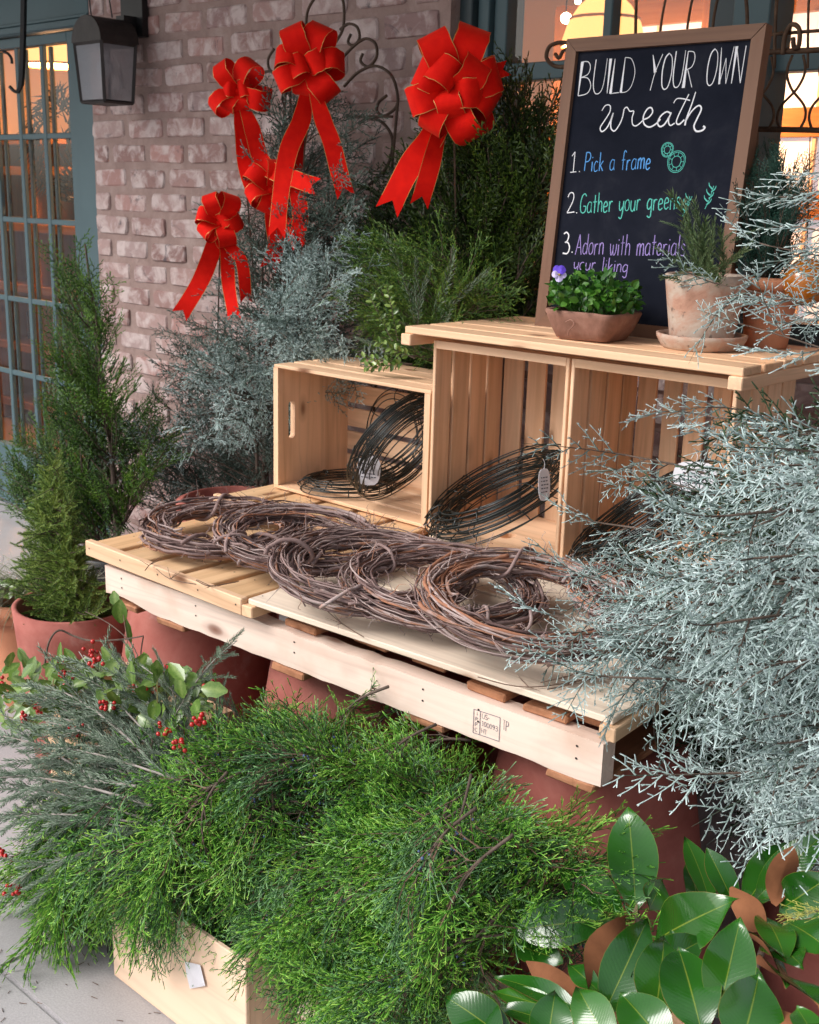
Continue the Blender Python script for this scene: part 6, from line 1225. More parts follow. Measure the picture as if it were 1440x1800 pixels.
bow('lowest red velvet bow on the left, its long tail pointing down over the bricks', (-2.9694, 2.3800, 1.4103), .096, L4,
    [([(-2.9919, 2.3600, 1.3171), (-3.0524, 2.3600, 1.2249), (-3.1454, 2.3600, 1.1269)], .056, (.2, .0)), ([(-2.9431, 2.3800, 1.3280), (-2.9464, 2.3900, 1.2221), (-2.9254, 2.3900, 1.1381)], .045, (.6, -.3)), ([(-2.9316, 2.3800, 1.3460), (-2.8810, 2.3900, 1.2963), (-2.8633, 2.3900, 1.1926)], .040, (.2, .6))], 4, stick=(-3.1, 2.46, .95))
L5 = [(80, 15, .9, .55), (140, 15, .9, .5), (20, 15, .9, .55), (-40, 20, .8, .5), (-110, 20, .7, .5), (200, 20, .75, .5)]
bow('red velvet bow half buried in the grey cypress between the other bows', (-2.8182, 2.4600, 1.5126), .105, L5,
    [([(-2.7905, 2.4400, 1.4200), (-2.7749, 2.4400, 1.3525), (-2.8017, 2.4400, 1.2962)], .052, (.1, .3)), ([(-2.7607, 2.4600, 1.4210), (-2.7219, 2.4600, 1.4055), (-2.6987, 2.4600, 1.3642)], .045, (.3, 0))], 5, stick=(-2.85, 2.5, 1.0))

# ---- planters on the crate-top board
ZB = 1.2140
tp_ = thing('clay_trough', 'squarish weathered clay planter of violas in front of the chalkboard', 'planter', (-1.425, 2.165, ZB))
def sq(a, b_, z, n=36, ex=.30):
    out = []
    for i in range(n):
        t = 2 * PI * i / n; c, s = math.cos(t), math.sin(t); out.append((a * math.copysign(abs(c) ** ex, c), b_ * math.copysign(abs(s) ** ex, s), z))
    return out
lv = [(.055, .048, 0), (.064, .057, .004), (.074, .067, .024), (.084, .076, .050), (.087, .079, .060), (.085, .077, .064), (.077, .069, .063), (.072, .064, .052)]
V = []; F = []; n = 36
for i, (a, b_, z) in enumerate(lv): V += [(x + .0012 * math.sin(9 * x * 30 + z * 80), y, zz + .0015 * math.sin(60 * x)) for x, y, zz in sq(a, b_, z, n)]
for i in range(len(lv) - 1):
    for j in range(n): F.append((i * n + j, i * n + (j + 1) % n, (i + 1) * n + (j + 1) % n, (i + 1) * n + j))
F.append(tuple(range(n))[::-1]); put('planter_body', mesh_py('planter_body', V, F, smooth=True), tp_, (-1.425, 2.165, ZB), CLAYR)
V = sq(.073, .065, .055, n); put('soil', mesh_py('soil', V, [tuple(range(n))]), tp_, (-1.425, 2.165, ZB), SOIL)
m_ = MB(); m_.tube(smooth_path([(-.020, -.080, .040), (-.006, -.080, .046), (.002, -.080, .038), (-.006, -.079, .028), (-.012, -.077, .022), (-.014, -.075, .012)], 5), .0016, 5); m_.build('raised_scroll_mark', CLAYR, tp_, (-1.425, 2.165, ZB))
tp_.rotation_euler = (0, 0, R(3))
vt = thing('viola_plant', 'low leafy viola plants filling the clay planter', 'plant', (-1.425, 2.165, ZB + .055)); vb = MB(); g = np.random.default_rng(31)
for i in range(560):
    a = g.uniform(0, 2 * PI); r_ = math.sqrt(g.random()); x, y = r_ * math.cos(a) * .098, r_ * math.sin(a) * .088; h = g.uniform(.0, .085) * (1 - .45 * r_) + .012
    if i % 5 == 0: vb.seg((x * .6, y * .6, 0), (x, y, h), .0009, .0006, .6)
    small_leaf(vb, np.array([x, y, h]), [x * 7 + g.normal(0, .6), y * 7 + g.normal(0, .6), g.normal(.3, .5)], np.array([.35, -.45, .9]) + g.normal(0, .45, 3), g.uniform(.014, .026), g.uniform(.010, .017), g.uniform(-.05, .95))
vb.build('leaves', VIO, vt, (-1.425, 2.165, ZB + .055))['kind'] = 'stuff'
VP = plain('violet_petal', (.13, .06, .62), .6); VW = plain('lavender_petal', (.62, .54, .85), .6); VC = plain('yellow_petal_centre', (.75, .55, .05), .6)
fc = np.array((-1.4615, 2.0800, 1.3539)); fl_ = thing('viola_flower', 'single violet and white viola bloom at the left of the clay planter', 'flower', tuple(fc))
fn = unit([.60, -.72, .35]); fu = unit(np.array([0, 0, 1.]) - fn * fn[2]); fs = np.cross(fu, fn)
for k, (a, r_, L, mt) in enumerate([(115, .0098, .010, VP), (62, .0098, .010, VP), (190, .0075, .009, VW), (-10, .0075, .009, VW), (-90, .0088, .009, VW)]):
    cc = fc + (fs * math.cos(R(a)) + fu * math.sin(R(a))) * L + fn * (.0018 * (k % 3)); b = MB(); n = 12
    V = [cc + (fs * math.cos(2 * PI * i / n) + fu * math.sin(2 * PI * i / n)) * r_ * (1 + .06 * math.sin(5 * i)) - fn * .0015 * math.cos(2 * PI * i / n * 2) for i in range(n)] + [cc + fn * .0006]
    b.add(V, [(i, (i + 1) % n, n) for i in range(n)]); b.build('petal', mt, fl_)
b = MB(); b.ball(tuple(fc + fn * .004 - fu * .002), .0026, n=8); b.build('flower_centre', VC, fl_)
b = MB()
for a in (-150, -120, -90, -60, -30): d = fs * math.cos(R(a)) + fu * math.sin(R(a)); b.seg(fc + d * .002 + fn * .0055, fc + d * .0066 + fn * .0055, .0009, .0004)
b.build('dark_whisker', INK, fl_)
b = MB(); b.tube(smooth_path([fc - fn * .001, fc - fn * .01 + CU * -.01, fc - fn * .005 - CU * .04, (-1.49, 2.12, ZB + .05)], 5), .0009, 4); b.build('flower_stalk', VIO, fl_)

PC = (-1.1952, 2.2282, 1.2138); PX_, PY_ = PC[0], PC[1] - .0
sa = thing('clay_saucer', 'rough grey clay saucer under the weathered pot on the board', 'saucer', (PX_, PY_, ZB))
V, F = lathe([(0, 0), (.076, 0), (.082, .004), (.092, .022), (.0935, .030), (.089, .031), (.085, .024), (.077, .010), (0, .009)], 48, .012, 8); put('saucer_body', mesh_py('saucer_body', V, F, smooth=True), sa, (PX_, PY_, ZB), CLAY)
open_pot('weathered_clay_pot', 'stained grey pink clay pot holding rosemary beside the chalkboard', (PX_, PY_, ZB + .0115), .064, .085, .138, CLAY, th=.010, wob=.004)
rp = thing('rosemary_plant', 'young rosemary with upright shoots in the weathered clay pot', 'plant', (PX_, PY_, ZB + .13)); rb = MB(); g = np.random.default_rng(12)
for k, (tp, w) in enumerate([((-1.1887, 2.1200, 1.5488), 1), ((-1.1597, 2.1000, 1.4826), 1), ((-1.2565, 2.2000, 1.5201), .9), ((-1.2334, 2.1200, 1.4364), .8), ((-1.1121, 2.1600, 1.4792), .9), ((-1.0846, 2.1400, 1.4318), .9), ((-1.1071, 2.0800, 1.4313), .9), ((-1.1947, 2.0800, 1.3836), .7), ((-1.1625, 2.2000, 1.4668), .8), ((-1.1175, 2.0600, 1.4045), .8), ((-1.1555, 2.0600, 1.4186), .8), ((-1.1820, 2.1800, 1.5157), .8)]):
    a = np.array([PX_, PY_, ZB + .12]) + np.array([g.normal(0, .02), g.normal(0, .02), 0]); c = np.array(tp); d = c - a; L = np.linalg.norm(d); place(rb, TRO[k % 4], a, frame(d + np.array([0, 0, .0]), (1, 0, 0)), L / .16 if L > .1 else .7)
    for j in range(3):
        p = a + d * g.uniform(.3, .7); place(rb, TRO[(k + j) % 4], p, frame(unit(d) + g.normal(0, .45, 3)), .42)
rb.build('shoots', [ROSG, ROSG], rp)['kind'] = 'stuff'
QC = (-1.1187, 2.3705, 1.2138)
open_pot('plain_terracotta_pot', 'plain orange terracotta pot behind the saucer at the right of the board', (QC[0], QC[1], ZB), .045, .060, .145, TERRA2, rim=.005)
tips = [(-1.149,2.381,1.386),(-1.185,2.362,1.575),(-1.025,2.246,1.515),(-1.084,2.395,1.433),(-1.178,2.344,1.470),(-1.130,2.394,1.486),(-1.090,2.255,1.555),(-1.174,2.439,1.426),(-1.135,2.325,1.508),(-1.042,2.296,1.561),(-1.097,2.428,1.481),(-1.142,2.336,1.461),(-1.098,2.308,1.517),(-1.085,2.386,1.403),(-1.143,2.445,1.386),(-1.199,2.428,1.423),(-1.231,2.452,1.522),(-1.157,2.318,1.373),(-1.229,2.421,1.439),(-1.140,2.372,1.605),(-1.172,2.372,1.546),(-1.163,2.347,1.391),(-1.049,2.262,1.451),(-1.088,2.320,1.415),(-1.164,2.288,1.497),(-1.124,2.431,1.489),(-1.147,2.364,1.483),(-1.071,2.305,1.532),(-1.052,2.249,1.519),(-1.179,2.386,1.491),(-1.108,2.267,1.528),(-1.101,2.288,1.404),(-1.093,2.304,1.467),(-1.095,2.306,1.552),(-1.177,2.449,1.507),(-1.065,2.345,1.456),(-1.068,2.321,1.467),(-1.094,2.299,1.534),(-1.175,2.456,1.366),(-1.119,2.305,1.544),(-1.170,2.423,1.590),(-1.111,2.444,1.537),(-1.194,2.380,1.537),(-1.041,2.301,1.502),(-1.106,2.305,1.575),(-1.119,2.309,1.415)]
bush('dwarf_blue_conifer', 'dark blue green upright conifer in the plain terracotta pot', 'shrub', (QC[0], QC[1], ZB + .13), [(QC[0], QC[1], ZB + .12), (QC[0] - .01, QC[1], 1.45), (QC[0], QC[1], 1.62)], tips, TAR, DKC, 26, sc=(.38, .55), from_=.1, spacing=.026, rise=2.2, up=.9, spread=.28, r0=.005, rt=.0018)
gb = thing('amber_glass_float', 'round glossy amber glass ball hanging at the right edge beside the conifer', 'ornament', (-1.0417, 2.3500, 1.3611)); b = MB(); b.ball((-1.0339, 2.3500, 1.3570), .048, n=22, k=16)
AMB = plain('amber_glass', (.42, .13, .012), .12, spec=.7); b.build('glass_ball', AMB, gb, smooth=True); b = MB(); b.seg((-1.0389, 2.3500, 1.3979), (-1.1291, 2.5000, 1.6516), .0015, .0015); b.build('hanging_wire', RUST, gb)
open_pot('grey_planter', 'tall grey planter of the blue cypress at the right edge', (-.30, 1.95, 0), .16, .20, .50, CONC)

# ================================================================= cut greens along the front
def juniper_proto(seed):
    """a flat drooping bough: side branchlets alternate in one plane, feathery shoots lie along them"""
    g = np.random.default_rng(seed); root = thing('juniper_branch', 'x', 'branch', (0, 0, 0), 'cut juniper branches heaped in the front crates'); fol = MB(); st = MB(); be = MB(); L = .22
    P = [np.array([L * t, .022 * math.sin(3 * t + seed), .08 * L * math.sin(PI * t) - .22 * L * t ** 3]) for t in np.linspace(0, 1, 11)]
    st.tube(P, np.linspace(.0036, .0012, 11), 6); pt = (-.16, .02, .14, -.06, .08, -.10)[seed % 6]
    for i in range(9):
        t = .16 + .82 * i / 9; f = t * 10; j = min(int(f), 9); p = P[j] + (P[j + 1] - P[j]) * (f - j); T_ = unit(P[j + 1] - P[j]); u = unit(np.cross([0, 0, 1.], T_)); sd = 1 if i % 2 else -1; ro = g.normal(0, .30)
        lat = u * sd * math.cos(ro) + np.array([0, 0, 1.]) * math.sin(ro); an = R(g.uniform(28, 48)); d = unit(T_ * math.cos(an) + lat * math.sin(an)); sl = g.uniform(.05, .085) * (1.1 - .4 * t)
        Q = [p, p + d * sl * .5, p + unit(d + T_ * .35 - np.array([0, 0, .12])) * sl]; st.tube(Q, [.0014, .0010, .0006], 5); tb = pt + g.uniform(-.10, .12)
        for k, s in enumerate((.40, 1.0)):
            q = Q[0] + (Q[1] - Q[0]) * s * 2 if s < .5 else Q[1] + (Q[2] - Q[1]) * (s * 2 - 1); s2 = 1 if k % 2 else -1; w = unit(np.cross([0, 0, 1.], d)); dd = unit(d + w * s2 * (.50 if s < 1 else 0) + g.normal(0, .14, 3) - np.array([0, 0, .05]))
            place(fol, TJU[g.integers(6)], q, frame(dd, (0, 0, 1), g.normal(0, .35)), g.uniform(1.0, 1.4), tb + g.uniform(-.12, .12) + .12 * (s - .7))
            if g.random() < .09:
                for _ in range(g.integers(3, 8)): be.ball(tuple(q + g.normal(0, .010, 3)), g.uniform(.0025, .0036), n=7, k=5)
    place(fol, TJU[0], P[-1], frame(P[-1] - P[-2]), .9, pt + .08)
    st.build('stem', BARK, root, smooth=True); fol.build('foliage', [JUN if seed % 3 else JUN2, TWIG], root)['kind'] = 'stuff'
    if be.n: be.build('berries', BLUEB, root, smooth=True)['kind'] = 'stuff'
    return root
JUN2 = leafy('bluish_juniper_leaf', [(0, (.010, .045, .012)), (.3, (.045, .13, .040)), (.6, (.14, .32, .10)), (1, (.36, .54, .22))], .5, .4)
JP = [juniper_proto(200 + k) for k in range(6)]
JB = [((-1.758,1.296,0.327),(-1.682,1.306,0.534),-0.51),((-1.646,1.331,0.323),(-1.598,1.295,0.577),0.49),((-1.636,1.341,0.334),(-1.588,1.342,0.544),0.37),((-1.585,1.346,0.395),(-1.461,1.301,0.612),-0.34),((-1.341,1.340,0.429),(-1.441,1.346,0.591),-0.01),((-1.327,1.351,0.452),(-1.339,1.311,0.651),-0.07),((-1.393,1.373,0.364),(-1.302,1.346,0.594),0.21),((-1.247,1.303,0.430),(-1.220,1.317,0.601),0.40),((-1.103,1.349,0.482),(-1.197,1.348,0.614),-0.57),((-1.136,1.385,0.422),(-1.144,1.346,0.628),-0.66),((-1.157,1.323,0.412),(-1.067,1.313,0.622),0.47),((-1.061,1.271,0.446),(-0.989,1.287,0.646),-0.09),((-0.989,1.294,0.476),(-0.926,1.276,0.646),0.37),((-0.973,1.299,0.419),(-0.904,1.305,0.633),-0.70),((-0.939,1.299,0.451),(-0.855,1.300,0.646),-0.08),((-0.860,1.313,0.483),(-0.816,1.294,0.645),0.31),((-0.901,1.325,0.441),(-0.811,1.329,0.601),-0.38),((-1.751,1.344,0.302),(-1.803,1.341,0.461),0.62),((-1.311,1.327,0.483),(-1.298,1.299,0.633),0.56),((-0.893,1.372,0.337),(-0.850,1.325,0.552),-0.66),((-0.871,1.296,0.351),(-0.780,1.261,0.593),-0.66),((-1.379,1.395,0.593),(-1.478,1.325,0.484),0.06),((-1.272,1.372,0.510),(-1.271,1.277,0.578),0.61),((-1.789,1.408,0.303),(-1.882,1.303,0.301),-0.17),((-1.873,1.432,0.188),(-1.837,1.305,0.301),-0.40),((-1.708,1.429,0.307),(-1.715,1.325,0.389),-0.11),((-1.586,1.428,0.384),(-1.651,1.303,0.414),-0.66),((-1.538,1.387,0.405),(-1.573,1.328,0.443),-0.39),((-1.297,1.370,0.463),(-1.406,1.304,0.474),-0.09),((-1.238,1.409,0.552),(-1.352,1.317,0.512),-0.01),((-1.249,1.403,0.508),(-1.314,1.304,0.545),-0.37),((-1.296,1.424,0.444),(-1.234,1.307,0.558),-0.38),((-1.591,1.308,0.349),(-1.803,1.253,0.301),-0.39),((-1.571,1.366,0.408),(-1.698,1.252,0.359),-0.06),((-1.601,1.302,0.373),(-1.637,1.225,0.357),-0.29),((-1.563,1.355,0.395),(-1.554,1.261,0.375),-0.67),((-1.482,1.368,0.441),(-1.458,1.251,0.427),0.47),((-1.333,1.383,0.424),(-1.424,1.284,0.425),0.08),((-1.203,1.363,0.529),(-1.304,1.244,0.481),0.20),((-1.293,1.329,0.351),(-1.202,1.251,0.534),-0.44),((-1.203,1.303,0.422),(-1.131,1.238,0.587),0.69),((-1.104,1.324,0.460),(-1.075,1.266,0.588),0.50),((-1.009,1.297,0.511),(-1.008,1.223,0.607),-0.53),((-1.942,1.227,0.186),(-2.097,1.100,0.186),-0.23),((-1.906,1.214,0.221),(-2.028,1.098,0.207),0.31),((-1.789,1.200,0.213),(-1.878,1.094,0.255),0.30),((-1.712,1.225,0.258),(-1.777,1.103,0.331),0.61),((-1.569,1.152,0.429),(-1.661,1.101,0.370),-0.11),((-1.713,1.369,0.287),(-1.790,1.243,0.251),0.46),((-1.468,1.333,0.321),(-1.597,1.210,0.365),0.24),((-1.507,1.331,0.417),(-1.504,1.207,0.395),-0.28),((-1.393,1.324,0.429),(-1.384,1.198,0.425),0.12),((-1.304,1.306,0.374),(-1.406,1.235,0.400),0.54),((-1.248,1.271,0.534),(-1.273,1.211,0.495),0.48),((-1.123,1.311,0.476),(-1.225,1.202,0.480),0.01),((-1.171,1.350,0.349),(-1.152,1.245,0.495),0.12),((-1.156,1.318,0.365),(-1.069,1.229,0.554),-0.65),((-1.165,1.370,0.396),(-1.080,1.266,0.551),-0.36),((-1.099,1.347,0.458),(-0.939,1.227,0.617),0.42),((-1.094,1.309,0.377),(-0.905,1.194,0.620),-0.12),((-2.026,1.207,0.048),(-2.129,1.082,0.100),-0.46),((-1.859,1.181,0.272),(-1.972,1.082,0.167),0.07),((-1.579,1.142,0.354),(-1.800,1.089,0.269),0.28),((-1.650,1.211,0.344),(-1.724,1.090,0.304),0.24),((-1.514,1.209,0.307),(-1.622,1.089,0.343),-0.18),((-1.579,1.283,0.211),(-1.688,1.205,0.245),-0.09),((-1.518,1.267,0.306),(-1.637,1.197,0.270),0.01),((-1.389,1.294,0.368),(-1.578,1.235,0.314),0.39),((-1.393,1.295,0.305),(-1.373,1.195,0.380),0.03),((-1.337,1.294,0.425),(-1.365,1.233,0.407),-0.15),((-1.163,1.291,0.481),(-1.283,1.210,0.410),-0.01),((-1.089,1.329,0.474),(-1.192,1.210,0.489),-0.66),((-1.141,1.282,0.441),(-1.152,1.218,0.472),-0.64),((-1.178,1.305,0.367),(-1.108,1.223,0.480),0.28),((-0.995,1.272,0.522),(-0.971,1.181,0.561),0.68),((-1.051,1.305,0.524),(-0.961,1.195,0.583),0.13),((-2.021,1.155,0.114),(-2.043,1.068,0.080),-0.15),((-1.771,1.205,0.279),(-1.890,1.078,0.187),-0.46),((-1.707,1.190,0.296),(-1.850,1.072,0.185),0.00),((-1.575,1.137,0.349),(-1.749,1.070,0.223),0.67),((-1.483,1.155,0.337),(-1.666,1.076,0.278),0.38),((-1.453,1.270,0.254),(-1.599,1.165,0.276),0.06),((-1.484,1.334,0.263),(-1.574,1.216,0.271),0.50),((-1.423,1.252,0.336),(-1.491,1.159,0.325),-0.37),((-1.281,1.255,0.443),(-1.424,1.193,0.312),0.02),((-1.314,1.266,0.364),(-1.348,1.188,0.374),0.63),((-1.290,1.330,0.364),(-1.273,1.201,0.379),0.11),((-1.103,1.292,0.441),(-1.177,1.167,0.468),-0.06),((-1.084,1.236,0.475),(-1.097,1.175,0.500),-0.32),((-1.053,1.219,0.506),(-1.033,1.167,0.513),0.07),((-1.042,1.258,0.464),(-0.945,1.164,0.543),0.64),((-1.049,1.309,0.463),(-0.918,1.209,0.545),-0.69),((-2.026,1.141,0.092),(-2.114,1.066,0.040),0.40),((-1.835,1.191,0.128),(-1.916,1.064,0.124),0.45),((-1.451,1.247,0.209),(-1.585,1.186,0.222),0.54),((-1.230,1.171,0.345),(-1.383,1.114,0.325),0.34),((-1.214,1.203,0.414),(-1.323,1.148,0.328),0.43),((-1.208,1.223,0.400),(-1.249,1.118,0.374),0.03),((-1.106,1.215,0.486),(-1.147,1.123,0.419),0.09),((-1.128,1.193,0.429),(-1.074,1.109,0.462),-0.10),((-1.026,1.245,0.393),(-1.071,1.179,0.455),-0.62),((-1.100,1.245,0.422),(-1.001,1.172,0.463),0.52),((-1.854,1.129,0.129),(-2.052,1.052,0.009),0.10),((-1.333,1.187,0.278),(-1.390,1.123,0.272),-0.42),((-1.225,1.186,0.332),(-1.329,1.120,0.297),0.01),((-1.090,1.209,0.401),(-1.227,1.132,0.339),-0.02),((-1.151,1.201,0.426),(-1.183,1.112,0.387),-0.20),((-1.126,1.250,0.321),(-1.139,1.136,0.395),-0.22),((-1.095,1.142,0.321),(-1.025,1.089,0.453),0.05),((-0.978,1.144,0.427),(-0.972,1.076,0.484),0.17),((-1.013,1.210,0.384),(-0.921,1.101,0.492),0.16),((-1.245,1.155,0.373),(-1.275,1.069,0.322),-0.06),((-1.220,1.235,0.242),(-1.224,1.114,0.299),-0.66),((-1.041,1.183,0.324),(-1.115,1.055,0.379),-0.38),((-1.070,1.180,0.287),(-1.049,1.084,0.406),-0.45),((-1.084,1.188,0.363),(-0.984,1.067,0.439),0.12),((-1.017,1.157,0.340),(-1.122,1.087,0.319),0.51),((-1.201,1.212,0.282),(-1.064,1.086,0.377),0.42),((-0.924,1.103,0.393),(-0.944,1.040,0.458),0.42),((-0.949,1.085,0.432),(-1.024,1.030,0.384),0.44),((-0.982,1.178,0.265),(-0.963,1.062,0.381),-0.34),((-1.609,1.160,0.460),(-1.782,1.050,0.295),0.48),((-1.918,1.160,0.213),(-2.100,1.041,0.127),0.24),((-1.710,1.160,0.290),(-1.888,1.013,0.111),-0.58),((-1.458,1.160,0.322),(-1.625,1.012,0.235),-0.68),((-1.695,1.160,0.314),(-1.857,1.034,0.204),-0.68),((-1.823,1.160,0.265),(-1.949,1.015,0.091),0.36),((-1.770,1.160,0.462),(-1.939,1.059,0.263),-0.35),((-1.589,1.160,0.392),(-1.799,1.048,0.282),-0.55),((-1.815,1.160,0.255),(-1.956,1.019,0.104),0.17),((-1.506,1.160,0.503),(-1.627,1.063,0.406),-0.22),((-1.752,1.160,0.342),(-1.995,1.036,0.153),-0.60),((-1.482,1.160,0.427),(-1.713,1.053,0.336),-0.48),((-1.885,1.160,0.274),(-1.973,1.022,0.105),0.04),((-1.833,1.160,0.227),(-1.948,1.024,0.125),-0.46),((-1.893,1.160,0.333),(-2.040,1.054,0.202),-0.32),((-1.564,1.160,0.346),(-1.639,1.039,0.319),0.30),((-1.524,1.160,0.359),(-1.681,1.022,0.242),-0.06),((-1.754,1.160,0.365),(-1.964,1.057,0.247),-0.25),((-1.494,1.160,0.337),(-1.567,1.013,0.266),-0.04),((-1.489,1.160,0.501),(-1.596,1.058,0.404),-0.67),((-1.703,1.160,0.311),(-1.737,1.030,0.244),-0.16),((-1.916,1.160,0.305),(-1.995,1.042,0.176),-0.11),((-1.056,1.160,0.448),(-1.049,1.090,0.380),-0.44),((-1.029,1.160,0.479),(-1.037,1.090,0.401),-0.55),((-0.966,1.160,0.580),(-1.030,1.090,0.446),0.56),((-0.894,1.160,0.591),(-0.975,1.090,0.450),0.01),((-1.003,1.160,0.469),(-1.090,1.090,0.381),-0.41),((-1.121,1.160,0.479),(-1.208,1.090,0.356),0.15),((-1.102,1.160,0.425),(-1.127,1.090,0.347),0.44),((-1.080,1.160,0.433),(-1.123,1.090,0.385),-0.67),((-0.906,1.160,0.473),(-1.007,1.090,0.351),-0.67),((-1.146,1.160,0.311),(-1.130,1.090,0.273),-0.49),((-1.147,1.160,0.339),(-1.201,1.090,0.263),0.31),((-1.123,1.160,0.411),(-1.230,1.090,0.239),-0.48),((-0.954,1.160,0.470),(-1.033,1.090,0.407),0.29),((-1.197,1.160,0.331),(-1.251,1.090,0.274),0.25),((-0.979,1.160,0.546),(-0.966,1.090,0.479),0.06),((-0.945,1.160,0.401),(-0.996,1.090,0.346),-0.39),((-1.606,1.200,0.363),(-1.639,1.085,0.204),0.67),((-1.574,1.200,0.356),(-1.574,1.085,0.258),0.42),((-1.509,1.200,0.368),(-1.524,1.085,0.235),0.02),((-1.417,1.200,0.403),(-1.456,1.085,0.302),-0.39),((-1.500,1.200,0.322),(-1.409,1.085,0.268),0.21),((-1.418,1.200,0.395),(-1.362,1.085,0.324),-0.15),((-1.400,1.200,0.362),(-1.318,1.085,0.291),0.11),((-1.306,1.200,0.402),(-1.274,1.085,0.334),-0.25),((-1.553,1.200,0.410),(-1.471,1.085,0.329),0.18),((-1.408,1.200,0.476),(-1.331,1.085,0.382),-0.62),((-1.283,1.200,0.399),(-1.232,1.085,0.302),-0.28),((-1.767,1.200,0.311),(-1.683,1.085,0.232),0.66),((-1.179,1.200,0.368),(-1.191,1.085,0.270),0.53),((-1.485,1.240,0.463),(-1.600,1.150,0.509),-0.27),((-1.462,1.240,0.435),(-1.534,1.150,0.495),0.50),((-1.524,1.240,0.429),(-1.657,1.150,0.407),-0.27),((-1.375,1.240,0.543),(-1.469,1.150,0.536),0.62),((-1.412,1.240,0.434),(-1.553,1.150,0.425),0.34),((-1.492,1.240,0.345),(-1.624,1.150,0.361),-0.12),((-1.337,1.240,0.461),(-1.502,1.150,0.468),-0.35),((-1.432,1.260,0.490),(-1.494,1.190,0.578),-0.69),((-1.484,1.260,0.439),(-1.602,1.190,0.529),0.53),((-1.376,1.260,0.552),(-1.446,1.190,0.625),-0.65),((-1.421,1.260,0.542),(-1.542,1.190,0.584),0.45),((-1.583,1.260,0.389),(-1.656,1.190,0.475),0.65),((-1.666,1.260,0.287),(-1.751,1.190,0.392),0.10),((-1.538,1.220,0.306),(-1.497,1.130,0.313),-0.46),((-1.467,1.220,0.334),(-1.457,1.130,0.303),0.51),((-1.378,1.220,0.373),(-1.410,1.130,0.302),0.66),((-1.401,1.220,0.307),(-1.372,1.130,0.298),0.29),((-1.339,1.220,0.305),(-1.334,1.130,0.282),0.01),((-1.542,1.220,0.347),(-1.530,1.130,0.328),-0.17),((-1.415,1.220,0.405),(-1.432,1.130,0.343),-0.21),((-1.377,1.220,0.389),(-1.386,1.130,0.341),-0.41),((-1.558,1.220,0.318),(-1.582,1.130,0.293),0.24),((-1.288,1.220,0.353),(-1.312,1.130,0.337),-0.09),((-1.551,1.220,0.254),(-1.483,1.130,0.256),-0.43),((-1.594,1.120,0.379),(-1.661,1.070,0.263),-0.55),((-1.482,1.120,0.410),(-1.596,1.070,0.284),0.23),((-1.571,1.120,0.389),(-1.566,1.070,0.289),-0.29),((-1.547,1.120,0.427),(-1.605,1.070,0.280),-0.00),((-1.514,1.120,0.428),(-1.578,1.070,0.286),-0.24),((-1.632,1.120,0.396),(-1.673,1.070,0.224),0.52),((-1.649,1.120,0.378),(-1.670,1.070,0.235),0.56),((-1.433,1.120,0.483),(-1.488,1.070,0.311),-0.67),((-1.603,1.120,0.360),(-1.646,1.070,0.208),-0.42),((-1.671,1.120,0.403),(-1.668,1.070,0.279),-0.24),((-1.430,1.495,0.496),(-1.507,1.425,0.426),0.68),((-1.596,1.487,0.293),(-1.603,1.428,0.383),0.40),((-1.633,1.466,0.296),(-1.737,1.352,0.293),-0.23),((-1.344,1.429,0.236),(-1.229,1.351,0.473),-0.40),((-1.877,1.300,0.077),(-1.937,1.194,0.175),0.24),((-1.450,1.424,0.318),(-1.420,1.298,0.357),0.47),((-1.207,1.470,0.287),(-1.103,1.366,0.491),0.61),((-1.731,1.311,0.220),(-1.780,1.190,0.224),-0.22),((-1.393,1.394,0.313),(-1.397,1.333,0.340),0.54),((-1.092,1.405,0.422),(-0.984,1.295,0.521),0.26),((-1.516,1.370,0.128),(-1.644,1.265,0.200),-0.02),((-1.147,1.392,0.332),(-1.209,1.267,0.399),0.68),((-1.926,1.291,-0.015),(-1.979,1.164,0.035),-0.37),((-1.181,1.293,0.314),(-1.107,1.209,0.388),0.32),((-1.140,1.309,0.285),(-1.263,1.232,0.261),-0.58),((-1.308,1.255,0.251),(-1.319,1.169,0.239),-0.46),((-1.255,1.312,0.156),(-1.098,1.186,0.296),0.58),((-1.800,1.260,0.157),(-1.957,1.113,0.017),-0.40),((-1.909,1.260,0.119),(-2.025,1.119,0.010),0.36),((-1.992,1.260,0.203),(-2.108,1.154,0.118),0.14),((-1.791,1.260,0.180),(-1.801,1.130,0.157),0.48),((-1.052,1.260,0.356),(-1.124,1.190,0.301),-0.18),((-1.203,1.260,0.215),(-1.239,1.190,0.177),-0.22),((-1.685,1.300,0.240),(-1.692,1.185,0.118),-0.29),((-1.467,1.300,0.240),(-1.361,1.185,0.207),0.51),((-1.235,1.300,0.248),(-1.229,1.185,0.184),0.15),((-1.561,1.340,0.223),(-1.671,1.250,0.288),0.64),((-1.655,1.360,0.271),(-1.701,1.290,0.411),0.54),((-1.401,1.320,0.180),(-1.373,1.230,0.201),-0.51),((-1.625,1.320,0.124),(-1.527,1.230,0.175),0.07),((-1.723,1.220,0.270),(-1.729,1.170,0.139),-0.55)]
glab = 'feathery bright green juniper branch heaped with others in front of the table'
for i, (o_, tp, ro) in enumerate(JB):
    if i < 6: r_ = JP[i]
    else: r_ = copy_tree(JP[i % 6])
    a = np.array(o_); d = np.array(tp) - a; L = np.linalg.norm(d); sc_ = min(max(L / .24, .82), 1.05); a = np.array(tp) - unit(d) * .31 * sc_; M3 = frame(d, (0, 0, 1), ro); r_.matrix_world = Matrix.Translation(Vector(a)) @ Matrix([list(x) for x in M3]).to_4x4() @ Matrix.Scale(sc_, 4)
    r_['label'] = glab
